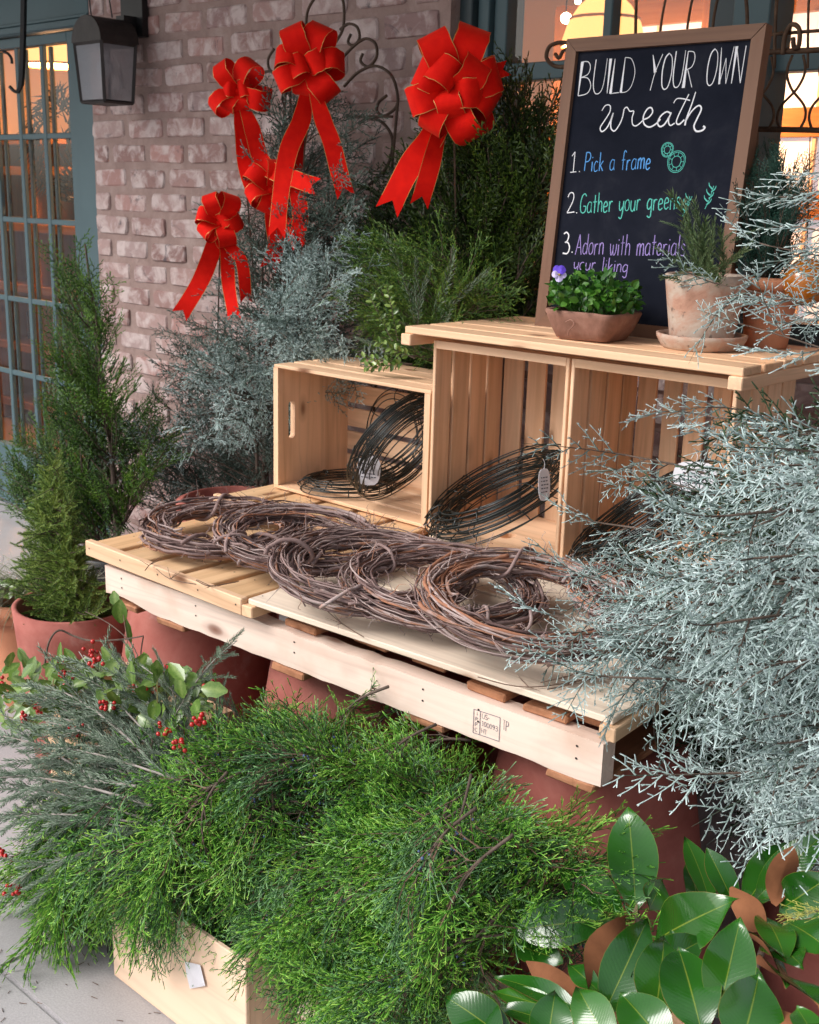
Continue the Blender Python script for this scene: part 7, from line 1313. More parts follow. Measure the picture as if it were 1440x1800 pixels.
# berried, hanging branch at the far lower left gets its own words
# ---- rosemary cuttings at the left
def rosemary_proto(seed):
    g = np.random.default_rng(seed); root = thing('rosemary_branch', 'x', 'branch', (0, 0, 0), 'rosemary cuttings fanned out at the left'); L = .42; st = MB(); fo = MB()
    P = [np.array([L * t, .05 * t * t * math.sin(seed), .05 * math.sin(2.5 * t)]) for t in np.linspace(0, 1, 9)]; st.tube(P, np.linspace(.0028, .0010, 9), 5)
    for i in range(4):
        t0_ = .12 + i * .22; j = int(t0_ * 8); d = P[min(j + 1, 8)] - P[j]; place(fo, TRO[(i + seed) % 4], P[j], frame(d), .82)
    for i in range(9):
        t0_ = .2 + i * .08; j = int(t0_ * 8); a = i * 2.3; d = unit(unit(P[min(j + 1, 8)] - P[j]) + np.array([0, math.cos(a), math.sin(a)]) * .5); place(fo, TRO[(i + seed) % 4], P[j], frame(d, (0, 0, 1), g.uniform(0, 3)), g.uniform(.45, .8))
    st.build('stem', SILV, root, smooth=True); fo.build('leaves', [ROS, SILV], root)['kind'] = 'stuff'; return root
SILV = mottled('silvery_stem', [(.3, (.20, .17, .14)), (.7, (.42, .38, .36))], 50.)
RP = [rosemary_proto(3 + k) for k in range(4)]
for i, (o_, tp, ro) in enumerate([((-1.517,1.180,0.422),(-2.066,1.120,0.468),0.64),((-1.542,1.160,0.397),(-2.114,1.080,0.420),0.63),((-1.526,1.200,0.433),(-2.118,1.200,0.524),-0.62),((-1.567,1.220,0.433),(-1.868,1.200,0.604),-0.58),((-1.517,1.220,0.463),(-1.772,1.200,0.603),0.47),((-1.483,1.140,0.418),(-2.092,1.040,0.377),0.33),((-1.516,1.140,0.393),(-2.037,1.020,0.341),0.24),((-1.523,1.120,0.398),(-2.006,1.000,0.297),-0.27),((-1.479,1.150,0.426),(-2.065,1.060,0.341),0.15),((-1.533,1.180,0.438),(-1.893,1.120,0.482),0.15),((-1.575,1.240,0.457),(-1.604,1.220,0.632),0.11),((-1.556,1.120,0.396),(-1.991,1.000,0.240),-0.48),((-1.582,1.100,0.347),(-1.919,0.990,0.136),-0.10),((-1.475,1.160,0.446),(-1.958,1.080,0.424),-0.15),((-1.533,1.220,0.480),(-1.862,1.180,0.533),0.31),((-1.490,1.120,0.389),(-1.951,1.000,0.206),0.69),((-1.468,1.180,0.475),(-1.805,1.100,0.447),0.63),((-1.549,1.100,0.327),(-1.880,0.990,0.103),0.06),((-1.567,1.220,0.444),(-1.700,1.200,0.591),-0.08),((-1.499,1.140,0.400),(-1.914,1.050,0.352),-0.32),((-1.516,1.140,0.381),(-1.839,1.040,0.312),-0.65),((-1.548,1.300,0.445),(-1.665,1.240,0.613),-0.66),((-1.516,1.300,0.434),(-1.684,1.200,0.550),-0.05),((-1.501,1.260,0.419),(-1.769,1.180,0.480),-0.25),((-1.522,1.320,0.436),(-1.622,1.260,0.586),-0.17),((-1.592,1.200,0.466),(-2.057,1.140,0.451),0.55),((-1.583,1.180,0.442),(-2.061,1.100,0.399),0.04),((-1.600,1.220,0.467),(-1.973,1.170,0.488),0.08),((-1.576,1.090,0.443),(-2.022,0.996,0.333),-0.37),((-1.506,1.212,0.444),(-1.721,1.176,0.537),-0.67),((-1.608,1.235,0.399),(-1.722,1.191,0.507),-0.24),((-1.684,1.196,0.509),(-1.481,1.225,0.727),-0.51),((-1.603,1.103,0.390),(-2.136,1.054,0.378),0.01),((-1.646,1.194,0.408),(-1.686,1.173,0.667),0.70),((-1.568,1.140,0.462),(-2.109,1.094,0.478),0.24),((-1.526,1.122,0.497),(-1.931,1.077,0.397),-0.45),((-1.596,1.169,0.461),(-1.959,1.189,0.565),0.55),((-1.614,1.133,0.403),(-2.133,1.102,0.451),0.42),((-1.603,1.076,0.477),(-2.007,1.021,0.239),0.33),((-1.574,1.180,0.464),(-1.885,1.197,0.592),0.57)]):
    r_ = RP[i] if i < 4 else copy_tree(RP[i % 4]); a = np.array(o_); d = np.array(tp) - a; L = np.linalg.norm(d); M3 = frame(d, (0, 0, 1), ro)
    r_.matrix_world = Matrix.Translation(Vector(a)) @ Matrix([list(x) for x in M3]).to_4x4() @ Matrix.Scale(min(max(L / .42, .5), 1.2), 4); r_['label'] = 'grey green rosemary cutting with silvery stem among others at the left'

# ---- holly with red berries
hl = thing('holly_cuttings', 'glossy holly cuttings with red berries in the raised crate at left', 'cuttings', (-2.02, 1.25, .45)); g = np.random.default_rng(41)
hs = MB(); hb = MB(); lvm = []
for k in range(5):
    b = MB(); n = 7
    V = []; A = []
    for i in range(n):
        t = i / (n - 1); w = math.sin(PI * min(.97, t * .95 + .03)) ** .75 * (1 + .10 * math.sin(t * 19 + k))
        for q in (-1, -.5, 0, .5, 1): V.append((t, q * w * .5, .10 * abs(q) ** 1.5 * w + .05 * math.sin(3 * t + k) - .12 * t * t)); A.append(.45 - .22 * (abs(q) < .1) * -1 + .1 * math.sin(k * 2.1))
    F = []
    for i in range(n - 1):
        for j in range(4): a = i * 5 + j; F += [(a, a + 5, a + 6), (a, a + 6, a + 1)]
    b.add(V, F, np.array(A)); lvm.append(b.mesh('leaf', HOL, True))
def put_leaf(root, me, p, d, n_, L, w, nm='leaf'):
    d = unit(d); y = unit(np.cross(n_, d)); z = np.cross(d, y); o = bpy.data.objects.new(nm, me); col.objects.link(o); o.parent = root
    M4 = Matrix(((d[0] * L, y[0] * w, z[0] * w, p[0] - root.location[0]), (d[1] * L, y[1] * w, z[1] * w, p[1] - root.location[1]), (d[2] * L, y[2] * w, z[2] * w, p[2] - root.location[2]), (0, 0, 0, 1))); o.matrix_local = M4; return o
HP = [(-1.797,1.177,0.540),(-2.326,1.247,0.336),(-1.639,1.224,0.557),(-2.101,1.269,0.499),(-2.316,1.363,0.252),(-1.976,1.361,0.501),(-2.057,1.196,0.467),(-2.273,1.260,0.317),(-2.500,1.296,0.341),(-1.719,1.209,0.529),(-2.441,1.343,0.382),(-1.612,1.193,0.641),(-1.914,1.189,0.467),(-1.920,1.327,0.472),(-2.340,1.218,0.305),(-2.448,1.264,0.317),(-2.078,1.184,0.509),(-1.769,1.267,0.556),(-1.879,1.211,0.474),(-1.917,1.220,0.543),(-1.746,1.182,0.531),(-1.853,1.176,0.523),(-2.492,1.342,0.313),(-2.020,1.224,0.482),(-2.319,1.288,0.334),(-1.736,1.339,0.528),(-1.828,1.228,0.566),(-2.391,1.277,0.405),(-1.987,1.195,0.474),(-2.018,1.194,0.507),(-2.059,1.176,0.420),(-2.045,1.269,0.505),(-1.982,1.187,0.449),(-2.163,1.267,0.482),(-1.848,1.228,0.533),(-1.766,1.320,0.512),(-1.887,1.237,0.576),(-2.098,1.359,0.414),(-1.949,1.352,0.484),(-2.314,1.305,0.357),(-2.605,1.319,0.180),(-1.751,1.271,0.503),(-1.800,1.312,0.561),(-2.293,1.346,0.317),(-2.096,1.185,0.526),(-1.873,1.366,0.467),(-2.156,1.331,0.422),(-1.810,1.269,0.580),(-2.009,1.266,0.393),(-1.664,1.273,0.550),(-1.765,1.213,0.534),(-2.675,1.376,0.165),(-2.170,1.286,0.452),(-1.983,1.247,0.482),(-2.229,1.352,0.287),(-2.187,1.254,0.396),(-2.533,1.367,0.259),(-1.841,1.251,0.540),(-2.068,1.315,0.497),(-2.252,1.185,0.400),(-1.857,1.258,0.579),(-1.860,1.322,0.489),(-1.809,1.195,0.492),(-2.099,1.214,0.494),(-2.167,1.322,0.447),(-2.173,1.335,0.371),(-1.853,1.325,0.458),(-1.870,1.376,0.443),(-1.852,1.225,0.493),(-2.524,1.332,0.294),(-2.180,1.203,0.474),(-2.420,1.337,0.306),(-2.323,1.265,0.307),(-2.570,1.358,0.304),(-1.843,1.377,0.492),(-2.348,1.351,0.346),(-1.864,1.201,0.577),(-2.017,1.322,0.446),(-1.928,1.294,0.451),(-1.862,1.314,0.512),(-1.951,1.285,0.512),(-2.450,1.366,0.247),(-2.485,1.327,0.217),(-2.063,1.286,0.422),(-2.359,1.292,0.366),(-1.735,1.237,0.603),(-2.087,1.261,0.472),(-2.286,1.350,0.294),(-2.027,1.308,0.434),(-1.856,1.247,0.569),(-2.029,1.296,0.469),(-2.690,1.371,0.180),(-2.349,1.369,0.274),(-2.177,1.230,0.343),(-2.068,1.258,0.406),(-2.583,1.368,0.198),(-2.158,1.184,0.369),(-2.041,1.217,0.477),(-1.805,1.222,0.535),(-1.856,1.204,0.561),(-1.768,1.188,0.578),(-2.319,1.308,0.322),(-2.556,1.321,0.299),(-1.908,1.219,0.516),(-2.301,1.358,0.332),(-2.029,1.265,0.482),(-2.219,1.378,0.321),(-2.479,1.343,0.352),(-1.859,1.210,0.468),(-2.136,1.347,0.340),(-2.359,1.375,0.349),(-1.561,1.193,0.643),(-1.833,1.333,0.513),(-2.427,1.376,0.323),(-1.748,1.221,0.534),(-2.238,1.250,0.425),(-1.971,1.215,0.422),(-2.321,1.333,0.416),(-2.329,1.344,0.253),(-1.910,1.210,0.477),(-2.484,1.275,0.243),(-1.848,1.271,0.465),(-2.448,1.379,0.232),(-2.178,1.226,0.359),(-1.869,1.250,0.465),(-2.201,1.266,0.366),(-1.893,1.361,0.458),(-1.687,1.275,0.559),(-2.388,1.252,0.401),(-1.651,1.232,0.564),(-1.895,1.371,0.501),(-1.873,1.305,0.509),(-1.973,1.240,0.547),(-2.274,1.260,0.397),(-1.755,1.229,0.559),(-1.696,1.194,0.616),(-2.483,1.342,0.215),(-2.102,1.289,0.423),(-1.976,1.277,0.440),(-2.286,1.248,0.370),(-1.766,1.261,0.572),(-1.674,1.233,0.597),(-2.172,1.181,0.478),(-2.545,1.327,0.274),(-1.687,1.222,0.557),(-2.307,1.190,0.363),(-2.070,1.233,0.394),(-1.994,1.278,0.397),(-1.675,1.296,0.544),(-1.734,1.283,0.552),(-2.078,1.314,0.454),(-1.776,1.184,0.554),(-2.228,1.333,0.434),(-2.359,1.271,0.297),(-2.232,1.210,0.422),(-2.036,1.343,0.454),(-2.007,1.308,0.403),(-2.326,1.225,0.406),(-2.232,1.258,0.447),(-2.219,1.222,0.368),(-1.711,1.293,0.569),(-2.134,1.302,0.345),(-2.392,1.348,0.356),(-2.071,1.285,0.433),(-1.799,1.178,0.524),(-2.338,1.333,0.254),(-2.081,1.197,0.492),(-1.889,1.203,0.515),(-2.254,1.255,0.457),(-1.902,1.189,0.564),(-1.712,1.199,0.569),(-2.404,1.254,0.286),(-1.736,1.231,0.567),(-2.153,1.224,0.428),(-2.607,1.366,0.211),(-2.130,1.358,0.339),(-1.689,1.190,0.631),(-1.970,1.298,0.416),(-2.407,1.244,0.352),(-2.280,1.328,0.295),(-1.726,1.320,0.529),(-1.766,1.198,0.542),(-2.210,1.356,0.313),(-1.673,1.239,0.556),(-2.144,1.220,0.443),(-2.522,1.348,0.318),(-2.553,1.345,0.191),(-2.033,1.287,0.499),(-2.149,1.267,0.428),(-2.399,1.355,0.326),(-1.872,1.347,0.432),(-1.987,1.354,0.489),(-1.771,1.213,0.544),(-1.802,1.248,0.520),(-1.745,1.305,0.558),(-2.177,1.337,0.458),(-1.977,1.344,0.506),(-2.065,1.309,0.443),(-2.455,1.362,0.206),(-1.882,1.379,0.499),(-2.085,1.298,0.359),(-1.881,1.270,0.509),(-2.672,1.362,0.160),(-1.656,1.215,0.550),(-1.824,1.290,0.481),(-1.937,1.184,0.529),(-1.640,1.211,0.593),(-2.067,1.224,0.438),(-1.755,1.278,0.542),(-2.116,1.206,0.406),(-2.556,1.370,0.241),(-2.012,1.242,0.480),(-2.118,1.233,0.412),(-1.860,1.319,0.478),(-1.847,1.181,0.583),(-2.170,1.217,0.418),(-2.017,1.317,0.417),(-2.219,1.326,0.410),(-2.408,1.343,0.363),(-2.442,1.334,0.278),(-1.965,1.200,0.468),(-2.469,1.348,0.220),(-2.070,1.207,0.478),(-2.225,1.193,0.424),(-1.793,1.171,0.580),(-1.910,1.200,0.475),(-2.220,1.338,0.312),(-1.645,1.238,0.618),(-1.957,1.186,0.492),(-1.832,1.321,0.510),(-2.385,1.357,0.288),(-2.066,1.219,0.517),(-1.987,1.319,0.496),(-2.190,1.344,0.418),(-1.705,1.249,0.572),(-1.669,1.224,0.568),(-2.231,1.356,0.338),(-1.560,1.177,0.622),(-2.285,1.187,0.365),(-2.280,1.198,0.404),(-1.643,1.213,0.633),(-1.885,1.303,0.529),(-1.829,1.171,0.513),(-2.584,1.354,0.273),(-2.430,1.285,0.302),(-2.263,1.264,0.382),(-2.158,1.197,0.470),(-2.181,1.203,0.404),(-1.943,1.324,0.408),(-2.122,1.228,0.450),(-1.953,1.292,0.462),(-1.813,1.380,0.498),(-2.154,1.247,0.445),(-2.625,1.352,0.219),(-2.129,1.334,0.395),(-2.295,1.335,0.413),(-1.654,1.175,0.567),(-2.522,1.345,0.220),(-1.789,1.281,0.508),(-2.002,1.367,0.399),(-2.092,1.219,0.489),(-1.856,1.290,0.553),(-2.147,1.190,0.433),(-1.811,1.342,0.456),(-1.957,1.178,0.546),(-2.054,1.325,0.410),(-2.022,1.311,0.490),(-1.678,1.210,0.606),(-1.931,1.192,0.487),(-1.885,1.185,0.497),(-2.149,1.350,0.414),(-2.171,1.278,0.366),(-2.020,1.356,0.390),(-2.387,1.313,0.340),(-2.287,1.213,0.461),(-2.002,1.370,0.485),(-2.011,1.243,0.515),(-2.001,1.328,0.464),(-1.767,1.318,0.526),(-2.099,1.373,0.395),(-1.833,1.205,0.580),(-2.556,1.334,0.306),(-2.100,1.281,0.460),(-2.388,1.348,0.298),(-1.778,1.302,0.524),(-2.180,1.283,0.439),(-2.046,1.356,0.490),(-2.178,1.299,0.392),(-1.755,1.332,0.493),(-2.145,1.322,0.356),(-2.214,1.286,0.338),(-1.693,1.277,0.526),(-1.946,1.232,0.466),(-2.151,1.239,0.425),(-2.078,1.215,0.387),(-2.009,1.256,0.477),(-2.299,1.254,0.338),(-1.731,1.204,0.567),(-1.827,1.312,0.503),(-2.436,1.320,0.296)]
for i, p in enumerate(HP):
    p = np.array(p); c0 = np.array([p[0] * .6 - 1.98 * .4, p[1] * .6 + 1.25 * .4, .36]); d = unit(p - c0 + g.normal(0, .08, 3))
    put_leaf(hl, lvm[i % 5], p, unit(d * .6 + g.normal(0, .7, 3)), np.array([.45, -.65, .7]) + g.normal(0, .35, 3), g.uniform(.040, .056), g.uniform(.022, .030))
    if i % 5 == 0: hs.tube(smooth_path([c0, (c0 + p) / 2 + g.normal(0, .02, 3), p], 4), .0016, 5, .8)
for c_ in [(-1.9174, 1.2000, 0.6080), (-1.8731, 1.1800, 0.6025), (-2.0226, 1.2000, 0.5229), (-2.1022, 1.2400, 0.5037), (-2.0818, 1.1400, 0.4300), (-2.1350, 1.2000, 0.4194), (-2.3215, 1.2200, 0.4013), (-1.7777, 1.2000, 0.5721), (-1.7466, 1.2200, 0.5735), (-1.7364, 1.2600, 0.5967), (-1.5996, 1.2400, 0.6162), (-1.8084, 1.1600, 0.5391), (-1.6012, 1.1400, 0.5633), (-1.9919, 1.0200, 0.1990), (-1.9164, 1.0000, 0.1643), (-1.5243, 1.1200, 0.5695), (-1.4974, 1.1400, 0.6238), (-1.8856, 1.1400, 0.4677)]:
    c_ = np.array(c_)
    for _ in range(9): q = c_ + g.normal(0, .0078, 3) + np.array([.01, -.012, .006]); hb.ball(tuple(q), g.uniform(.0038, .0050), n=9, k=6); hs.seg(q, c_ - np.array([0, 0, .02]), .0006, .0006)
hs.build('stems', leafy('green_stem', [(0, (.14, .16, .05)), (1, (.26, .24, .10))]), hl)['kind'] = 'stuff'; hb.build('berries', BERRY, hl, smooth=True)['kind'] = 'stuff'
# bare twig arching over the pot rim
b = MB(); b.tube(smooth_path([(-2.1823, 1.2400, 0.4795), (-2.1918, 1.2600, 0.5316), (-2.1804, 1.2800, 0.5589), (-2.1542, 1.3000, 0.5475), (-2.0865, 1.3000, 0.5560), (-1.9670, 1.3000, 0.5925), (-1.8908, 1.3000, 0.6215)], 5), np.linspace(.0028, .0016, 31), 5)
b.tube(smooth_path([(-1.8909, 1.3000, 0.6202), (-1.8868, 1.2900, 0.5794), (-1.8461, 1.2800, 0.5634)], 4), .0015, 5); b.tube(smooth_path([(-2.2977, 1.4200, 0.5368), (-2.1417, 1.3800, 0.5610), (-1.9661, 1.3200, 0.5797), (-1.8732, 1.2800, 0.5676)], 4), .0012, 5)
tag(b.build('bare_twig', BARK), 'bare brown twig arching across the front of the pink spruce pot', 'twig')
lt = thing('glossy_leaf_sprig', 'small sprig with glossy dark leaf hanging by the pallet corner', 'sprig', (-2.1042, 1.3800, 0.6248)); 
put_leaf(lt, lvm[0], np.array((-2.0584, 1.3600, 0.6427)), np.array([-.1, 0, -1.]), np.array([.6, -.8, .2]), .058, .036); put_leaf(lt, lvm[1], np.array((-2.0899, 1.3700, 0.6163)), np.array([-.3, 0, .9]), np.array([.6, -.8, .2]), .035, .024); put_leaf(lt, lvm[2], np.array((-2.0395, 1.3600, 0.6032)), np.array([.3, 0, -1.]), np.array([.8, -.4, .2]), .055, .013)
b = MB(); b.tube(smooth_path([(-2.0732, 1.3700, 0.6417), (-2.0484, 1.3600, 0.5982), (-1.9719, 1.3200, 0.5523)], 4), .0010, 4); b.build('stalk', TWIG, lt)

# ---- magnolia
def mag_mat():
    m, n, b = nt('magnolia_leaf_top'); at = N(n, 'Attribute', attribute_name='tint'); tc = N(n, 'TexCoord'); no = N(n, 'TexNoise', Scale=5., Detail=3.); n.links.new(tc.outputs['Object'], no.inputs['Vector']); oi = N(n, 'ObjectInfo')
    g1 = ramp(n, [(.3, (.010, .062, .006)), (.7, (.030, .135, .012))], no.outputs[0]); hv = ramp(n, [(0, (.75, .85, .8)), (.6, (1, 1, 1)), (1, (1.5, 1.25, 1.1))], oi.outputs['Random']); c = mix(n, g1.outputs[0], hv.outputs[0], 1., 'MULTIPLY')
    r = ramp(n, [(0, (1, 1, 1)), (.012, (.5, .5, .5)), (.04, (0, 0, 0)), (.975, (0, 0, 0)), (.99, (.5, .5, .5)), (1, (.5, .5, .5))], at.outputs['Fac']); c = mix(n, c, (.20, .26, .03), r.outputs[0]); n.links.new(c, b.inputs['Base Color'])
    b.inputs['Roughness'].default_value = .13; b.inputs['Specular IOR Level'].default_value = .75
    w = N(n, 'TexNoise', Scale=11., Detail=2.); n.links.new(tc.outputs['Object'], w.inputs['Vector'])
    ru = N(n, 'Attribute', attribute_name='run'); q1 = N(n, 'Math', operation='MULTIPLY'); q1.inputs[1].default_value = 68.; n.links.new(ru.outputs['Fac'], q1.inputs[0])
    q2 = N(n, 'Math', operation='MULTIPLY_ADD'); q2.inputs[1].default_value = -13.; n.links.new(at.outputs['Fac'], q2.inputs[0]); n.links.new(q1.outputs[0], q2.inputs[2])
    q3 = N(n, 'Math', operation='SINE'); n.links.new(q2.outputs[0], q3.inputs[0]); q4 = N(n, 'Math', operation='POWER'); q5 = N(n, 'Math', operation='ABSOLUTE'); n.links.new(q3.outputs[0], q5.inputs[0]); n.links.new(q5.outputs[0], q4.inputs[0]); q4.inputs[1].default_value = .35
    q6 = N(n, 'Math', operation='MULTIPLY_ADD'); q6.inputs[1].default_value = .028; n.links.new(q4.outputs[0], q6.inputs[0]); n.links.new(w.outputs[0], q6.inputs[2]); bump(n, b, q6.outputs[0], .40, .008); return m
MAG = mag_mat(); MAGU = mottled('magnolia_leaf_underside', [(.3, (.15, .055, .022)), (.7, (.29, .115, .05))], 14., rough=.85, bst=.15, bd=.002)
mg = thing('magnolia_cuttings', 'big glossy magnolia leaves with rust brown undersides at the lower right', 'cuttings', (-.62, 1.15, .45))
def mag_leaf(base, tip, w, n_, bend=.10, fold=.12, under=False, seed=0, twist=0.):
    base = np.array(base); tip = np.array(tip); d = tip - base; L = np.linalg.norm(d); d /= L; n_ = unit(n_); w *= 1.0; s = unit(np.cross(n_, d)); n_ = np.cross(d, s); g = random.Random(seed); NU = 11; vs = (-1, -.95, -.55, -.10, 0, .10, .55, .95, 1); V = []; A = []
    wv = g.uniform(0, 6)
    for i in range(NU):
        t = i / (NU - 1); ww = w / 2 * max(0, math.sin(PI * t ** .98)) ** .78 * (1 - .30 * max(0, (t - .78) / .22) ** 1.5) + (.0022 if i == 0 else 0); tw = twist * (t - .3)
        if i == NU - 1: ww = .0004
        for v in vs:
            z = fold * abs(v) ** 1.3 * ww * 1.2 + .10 * w * math.sin(wv + 7 * t) * abs(v) * (1 if v > 0 else -.7) + bend * L * 2.4 * t * (1 - t) ** 1.0 - bend * L * .5 * max(0, t - .8) * 0
            ss, zz = v * ww * math.cos(tw), z + v * ww * math.sin(tw); V.append(base + d * L * t + s * ss + n_ * zz); A.append(abs(v))
    k = len(vs); F = []
    for i in range(NU - 1):
        for j in range(k - 1): a = i * k + j; F += [(a, a + k, a + k + 1), (a, a + k + 1, a + 1)]
    w = w; b = MB(); b.add(V, F, np.array(A), 0); V2 = np.array(V) - n_ * .0009; b.add(V2, [f[::-1] for f in F], .5, 1); 
    o = b.build('leaf', [MAG, MAGU], mg, smooth=True); ra = o.data.attributes.new('run', 'FLOAT', 'POINT'); rv = [i // k / (NU - 1) for i in range(NU * k)]; ra.data.foreach_set('value', rv + rv); return o
CAMV = np.array([.50, -.60, .60])
for k, (ba, ti, w, n_, be, fo, tw) in enumerate([
 ((-0.7057, 1.2800, 0.5527), (-0.7662, 1.3400, 0.6651), .074, (.62,-.72,.25), .06, .10, 0), ((-0.7196, 1.2700, 0.5401), (-0.8477, 1.3000, 0.5491), .060, (.35,-.45,.85), .10, .12, .1), ((-0.7313, 1.2600, 0.5339), (-0.8448, 1.1800, 0.5007), .066, (.35,-.60,.72), .14, .12, .15),
 ((-0.6919, 1.2900, 0.5545), (-0.6958, 1.3300, 0.5839), .045, (.8,-.4,.3), .05, .1, 0), ((-0.7687, 1.3000, 0.5227), (-0.8295, 1.3400, 0.5509), .040, (.2,-.6,.6), .05, .1, 0), ((-0.6525, 1.2400, 0.5493), (-0.5375, 1.2200, 0.6756), .072, (.40,-.62,.70), .12, .12, -.1),
 ((-0.6984, 1.2400, 0.5666), (-0.6738, 1.1200, 0.5068), .062, (-.75,.50,-.30), .05, .10, 0), ((-0.6277, 1.0800, 0.5380), (-0.6327, 1.1800, 0.6237), .060, (.45,-.70,.55), .08, .14, 0), ((-0.5582, 1.0800, 0.5647), (-0.5972, 1.1600, 0.6253), .064, (.55,-.72,.42), .08, .14, 0), ((-0.4875, 1.0600, 0.6010), (-0.5676, 1.1400, 0.6342), .070, (.55,-.70,.45), .10, .16, 0),
 ((-0.4896, 1.1000, 0.5995), (-0.5025, 1.1600, 0.6974), .060, (.30,-.70,.60), .14, .16, .2), ((-0.4344, 1.0400, 0.6213), (-0.4482, 1.1000, 0.6803), .072, (.55,-.72,.40), .08, .16, 0), ((-0.5132, 1.0400, 0.5752), (-0.5957, 1.0600, 0.5987), .060, (.30,-.55,.80), .10, .14, 0), ((-0.5739, 1.0200, 0.5517), (-0.6547, 1.0600, 0.5751), .052, (.5,-.75,.42), .05, .14, 0), ((-0.6541, 1.0000, 0.5168), (-0.6797, 1.0500, 0.5615), .052, (.5,-.75,.42), .05, .14, 0),
 ((-0.7000, 1.0000, 0.4982), (-0.8138, 1.0000, 0.5084), .060, (.25,-.35,.90), .08, .10, 0), ((-0.7069, 0.9800, 0.5061), (-0.8296, 1.0400, 0.4928), .055, (.3,-.35,.9), .08, .10, 0),
 ((-0.6727, 1.1000, 0.5101), (-0.8094, 1.1000, 0.4861), .036, (.05,-.25,.95), .08, .2, 0), ((-0.6739, 1.0900, 0.5024), (-0.8010, 1.0800, 0.4801), .034, (.05,-.3,.95), .06, .2, 0), ((-0.6686, 1.0700, 0.5000), (-0.7683, 1.0600, 0.4843), .036, (.05,-.3,.95), .06, .2, 0), ((-0.6768, 1.1200, 0.5009), (-0.7877, 1.1400, 0.5013), .040, (-.55,.45,-.45), .06, .2, 0), ((-0.6636, 1.1300, 0.5238), (-0.7323, 1.1600, 0.5149), .030, (.3,-.5,.8), .06, .1, 0),
 ((-0.6406, 1.3800, 0.5357), (-0.7147, 1.4200, 0.6056), .038, (.75,-.5,.3), .12, .12, .2), ((-0.5872, 1.3400, 0.5802), (-0.6496, 1.3600, 0.6403), .040, (.7,-.5,.4), .05, .2, 0), ((-0.6586, 1.3800, 0.5179), (-0.7030, 1.4200, 0.5730), .045, (.8,-.4,.2), .03, .1, 0), ((-0.5848, 1.3600, 0.5806), (-0.5475, 1.4000, 0.6772), .056, (.30,-.60,.65), .12, .14, 0), ((-0.5295, 1.3200, 0.6256), (-0.5209, 1.3400, 0.7056), .042, (-.6,.6,-.25), .08, .14, 0), ((-0.5251, 1.3300, 0.6144), (-0.4692, 1.3400, 0.6855), .058, (.40,-.60,.65), .06, .12, 0), ((-0.5615, 1.3400, 0.6097), (-0.5123, 1.4200, 0.6947), .050, (.2,-.5,.8), .06, .12, 0),
 ((-0.5943, 1.3300, 0.6166), (-0.5118, 1.2600, 0.6216), .038, (-.55,.65,-.2), .08, .12, 0), ((-0.5345, 1.3000, 0.6159), (-0.4656, 1.2200, 0.6249), .048, (.55,-.60,.50), .12, .14, -.2), ((-0.5498, 1.2800, 0.5930), (-0.4375, 1.1600, 0.6357), .048, (.70,-.55,.40), .10, .14, -.2), ((-0.5190, 1.2800, 0.5998), (-0.4444, 1.2200, 0.6279), .050, (.3,-.5,.8), .10, .1, 0), ((-0.5018, 1.2200, 0.6063), (-0.3886, 1.1400, 0.6441), .062, (-.5,.62,.15), .08, .12, 0), ((-0.5041, 1.3000, 0.6222), (-0.4217, 1.2600, 0.6344), .050, (.4,-.5,.7), .12, .12, .1), ((-0.4878, 1.3000, 0.6135), (-0.4188, 1.3000, 0.6474), .05, (.3,-.5,.8), .1, .1, 0),
 ((-0.3778, 1.0500, 0.6484), (-0.4374, 1.1000, 0.6508), .050, (-.55,.62,-.3), .06, .12, 0), ((-0.3590, 1.0600, 0.6604), (-0.4023, 1.1000, 0.6626), .036, (.6,-.6,.4), .06, .12, 0), ((-0.3364, 1.0600, 0.6735), (-0.3767, 1.1000, 0.6624), .045, (.3,-.5,.8), .06, .12, 0), ((-0.5769, 1.2000, 0.5699), (-0.6224, 1.2400, 0.5926), .040, (.5,-.7,.4), .04, .12, 0), ((-0.6154, 1.1200, 0.5757), (-0.5713, 1.2200, 0.6040), .050, (.3,-.6,.6), .04, .12, 0), ((-0.4500, 1.1400, 0.6217), (-0.5430, 1.2000, 0.5874), .05, (.2,-.5,.7), .05, .1, 0), ((-0.7672, 1.2000, 0.4806), (-0.8557, 1.2000, 0.4637), .045, (.2,-.5,.8), .06, .12, 0)]):
    mag_leaf(ba, ti, w, n_, be, fo, seed=k, twist=tw)
b = MB()
for a, c in [((-0.6998, 1.2700, 0.5558), (-0.5897, 1.1500, 0.5402)), ((-0.5788, 1.3300, 0.5890), (-0.5144, 1.2000, 0.5368)), ((-0.5195, 1.0500, 0.5808), (-0.5007, 1.0500, 0.5381)), ((-0.6724, 1.1000, 0.5060), (-0.5751, 1.0500, 0.5250)), ((-0.5162, 1.2800, 0.6095), (-0.5144, 1.2000, 0.5368))]: b.tube([a, (np.array(a) + np.array(c)) / 2 + .004, c], .0045, 7)
b.build('woody_stem', BARK, mg, smooth=True)
b = MB(); b.needle((-0.6988, 1.2680, 0.5582), (.2, -.3, .9), .024, .005); b.needle((-0.5751, 1.3300, 0.5925), (.2, -.3, .9), .02, .004); b.build('bud', leafy('downy_bud', [(0, (.22, .18, .10)), (1, (.4, .34, .22))]), mg)
# yellow tipped sprig at the right edge
ys = MB()
for k in range(2): place(ys, TJU[k % 6], np.array((-0.4360, 1.2800, 0.6806)), frame(np.array([-.8 + .15 * k, -.4, .1 * k - .2])), .55, .3)
tag(ys.build('golden_sprig', [leafy('golden_needles', [(0, (.25, .26, .04)), (1, (.62, .58, .16))]), BARK]), 'pale yellow tipped conifer sprig at the right edge above the magnolia', 'sprig')

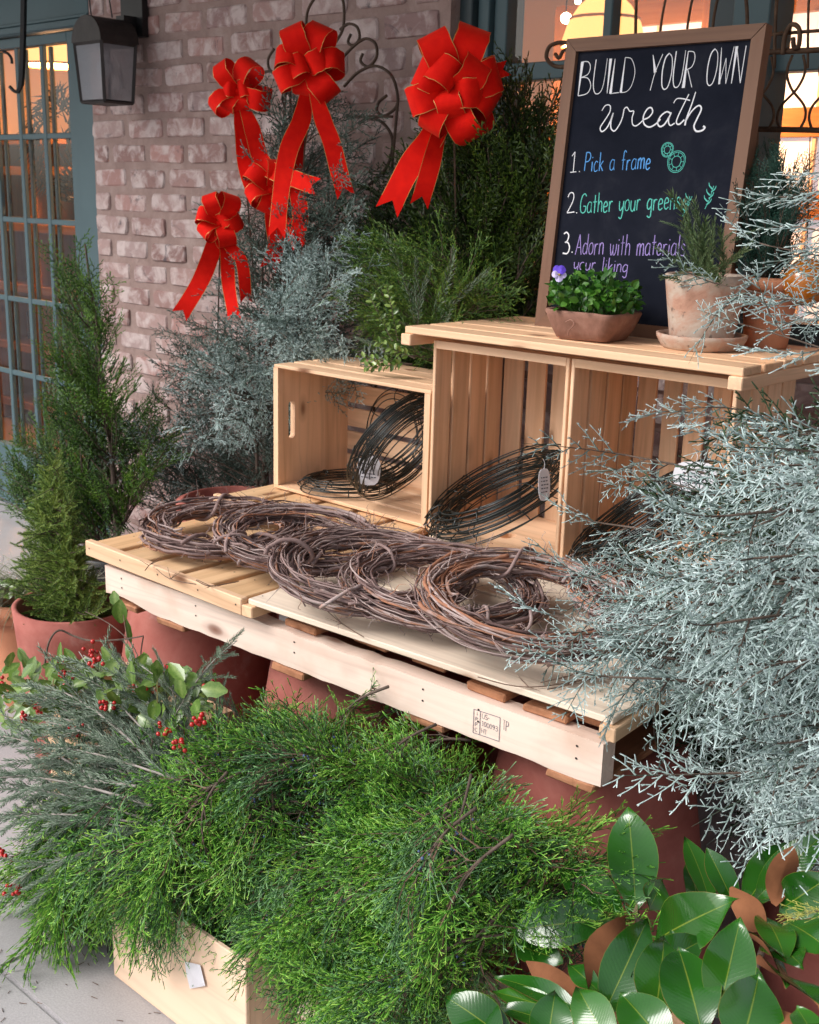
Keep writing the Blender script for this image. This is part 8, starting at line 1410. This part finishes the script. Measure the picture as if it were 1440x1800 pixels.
# fallen needles and grit on the paving
fn_ = MB(); g = np.random.default_rng(88)
for i in range(260):
    x, y = g.uniform(-2.3, -1.2), g.uniform(.80, 1.5); a = g.uniform(0, 6.28); L = g.uniform(.004, .016); d = np.array([math.cos(a), math.sin(a), 0]); p = np.array([x, y, .0016])
    fn_.seg(p, p + d * L, .0009, .0005, g.uniform(0, .8), cap=False)
tag(fn_.build('fallen_needles', TWIG), 'brown needles and crumbs fallen on the pavement around the pale crate', 'debris', kind='stuff')
# nail heads on pallet, trays and board
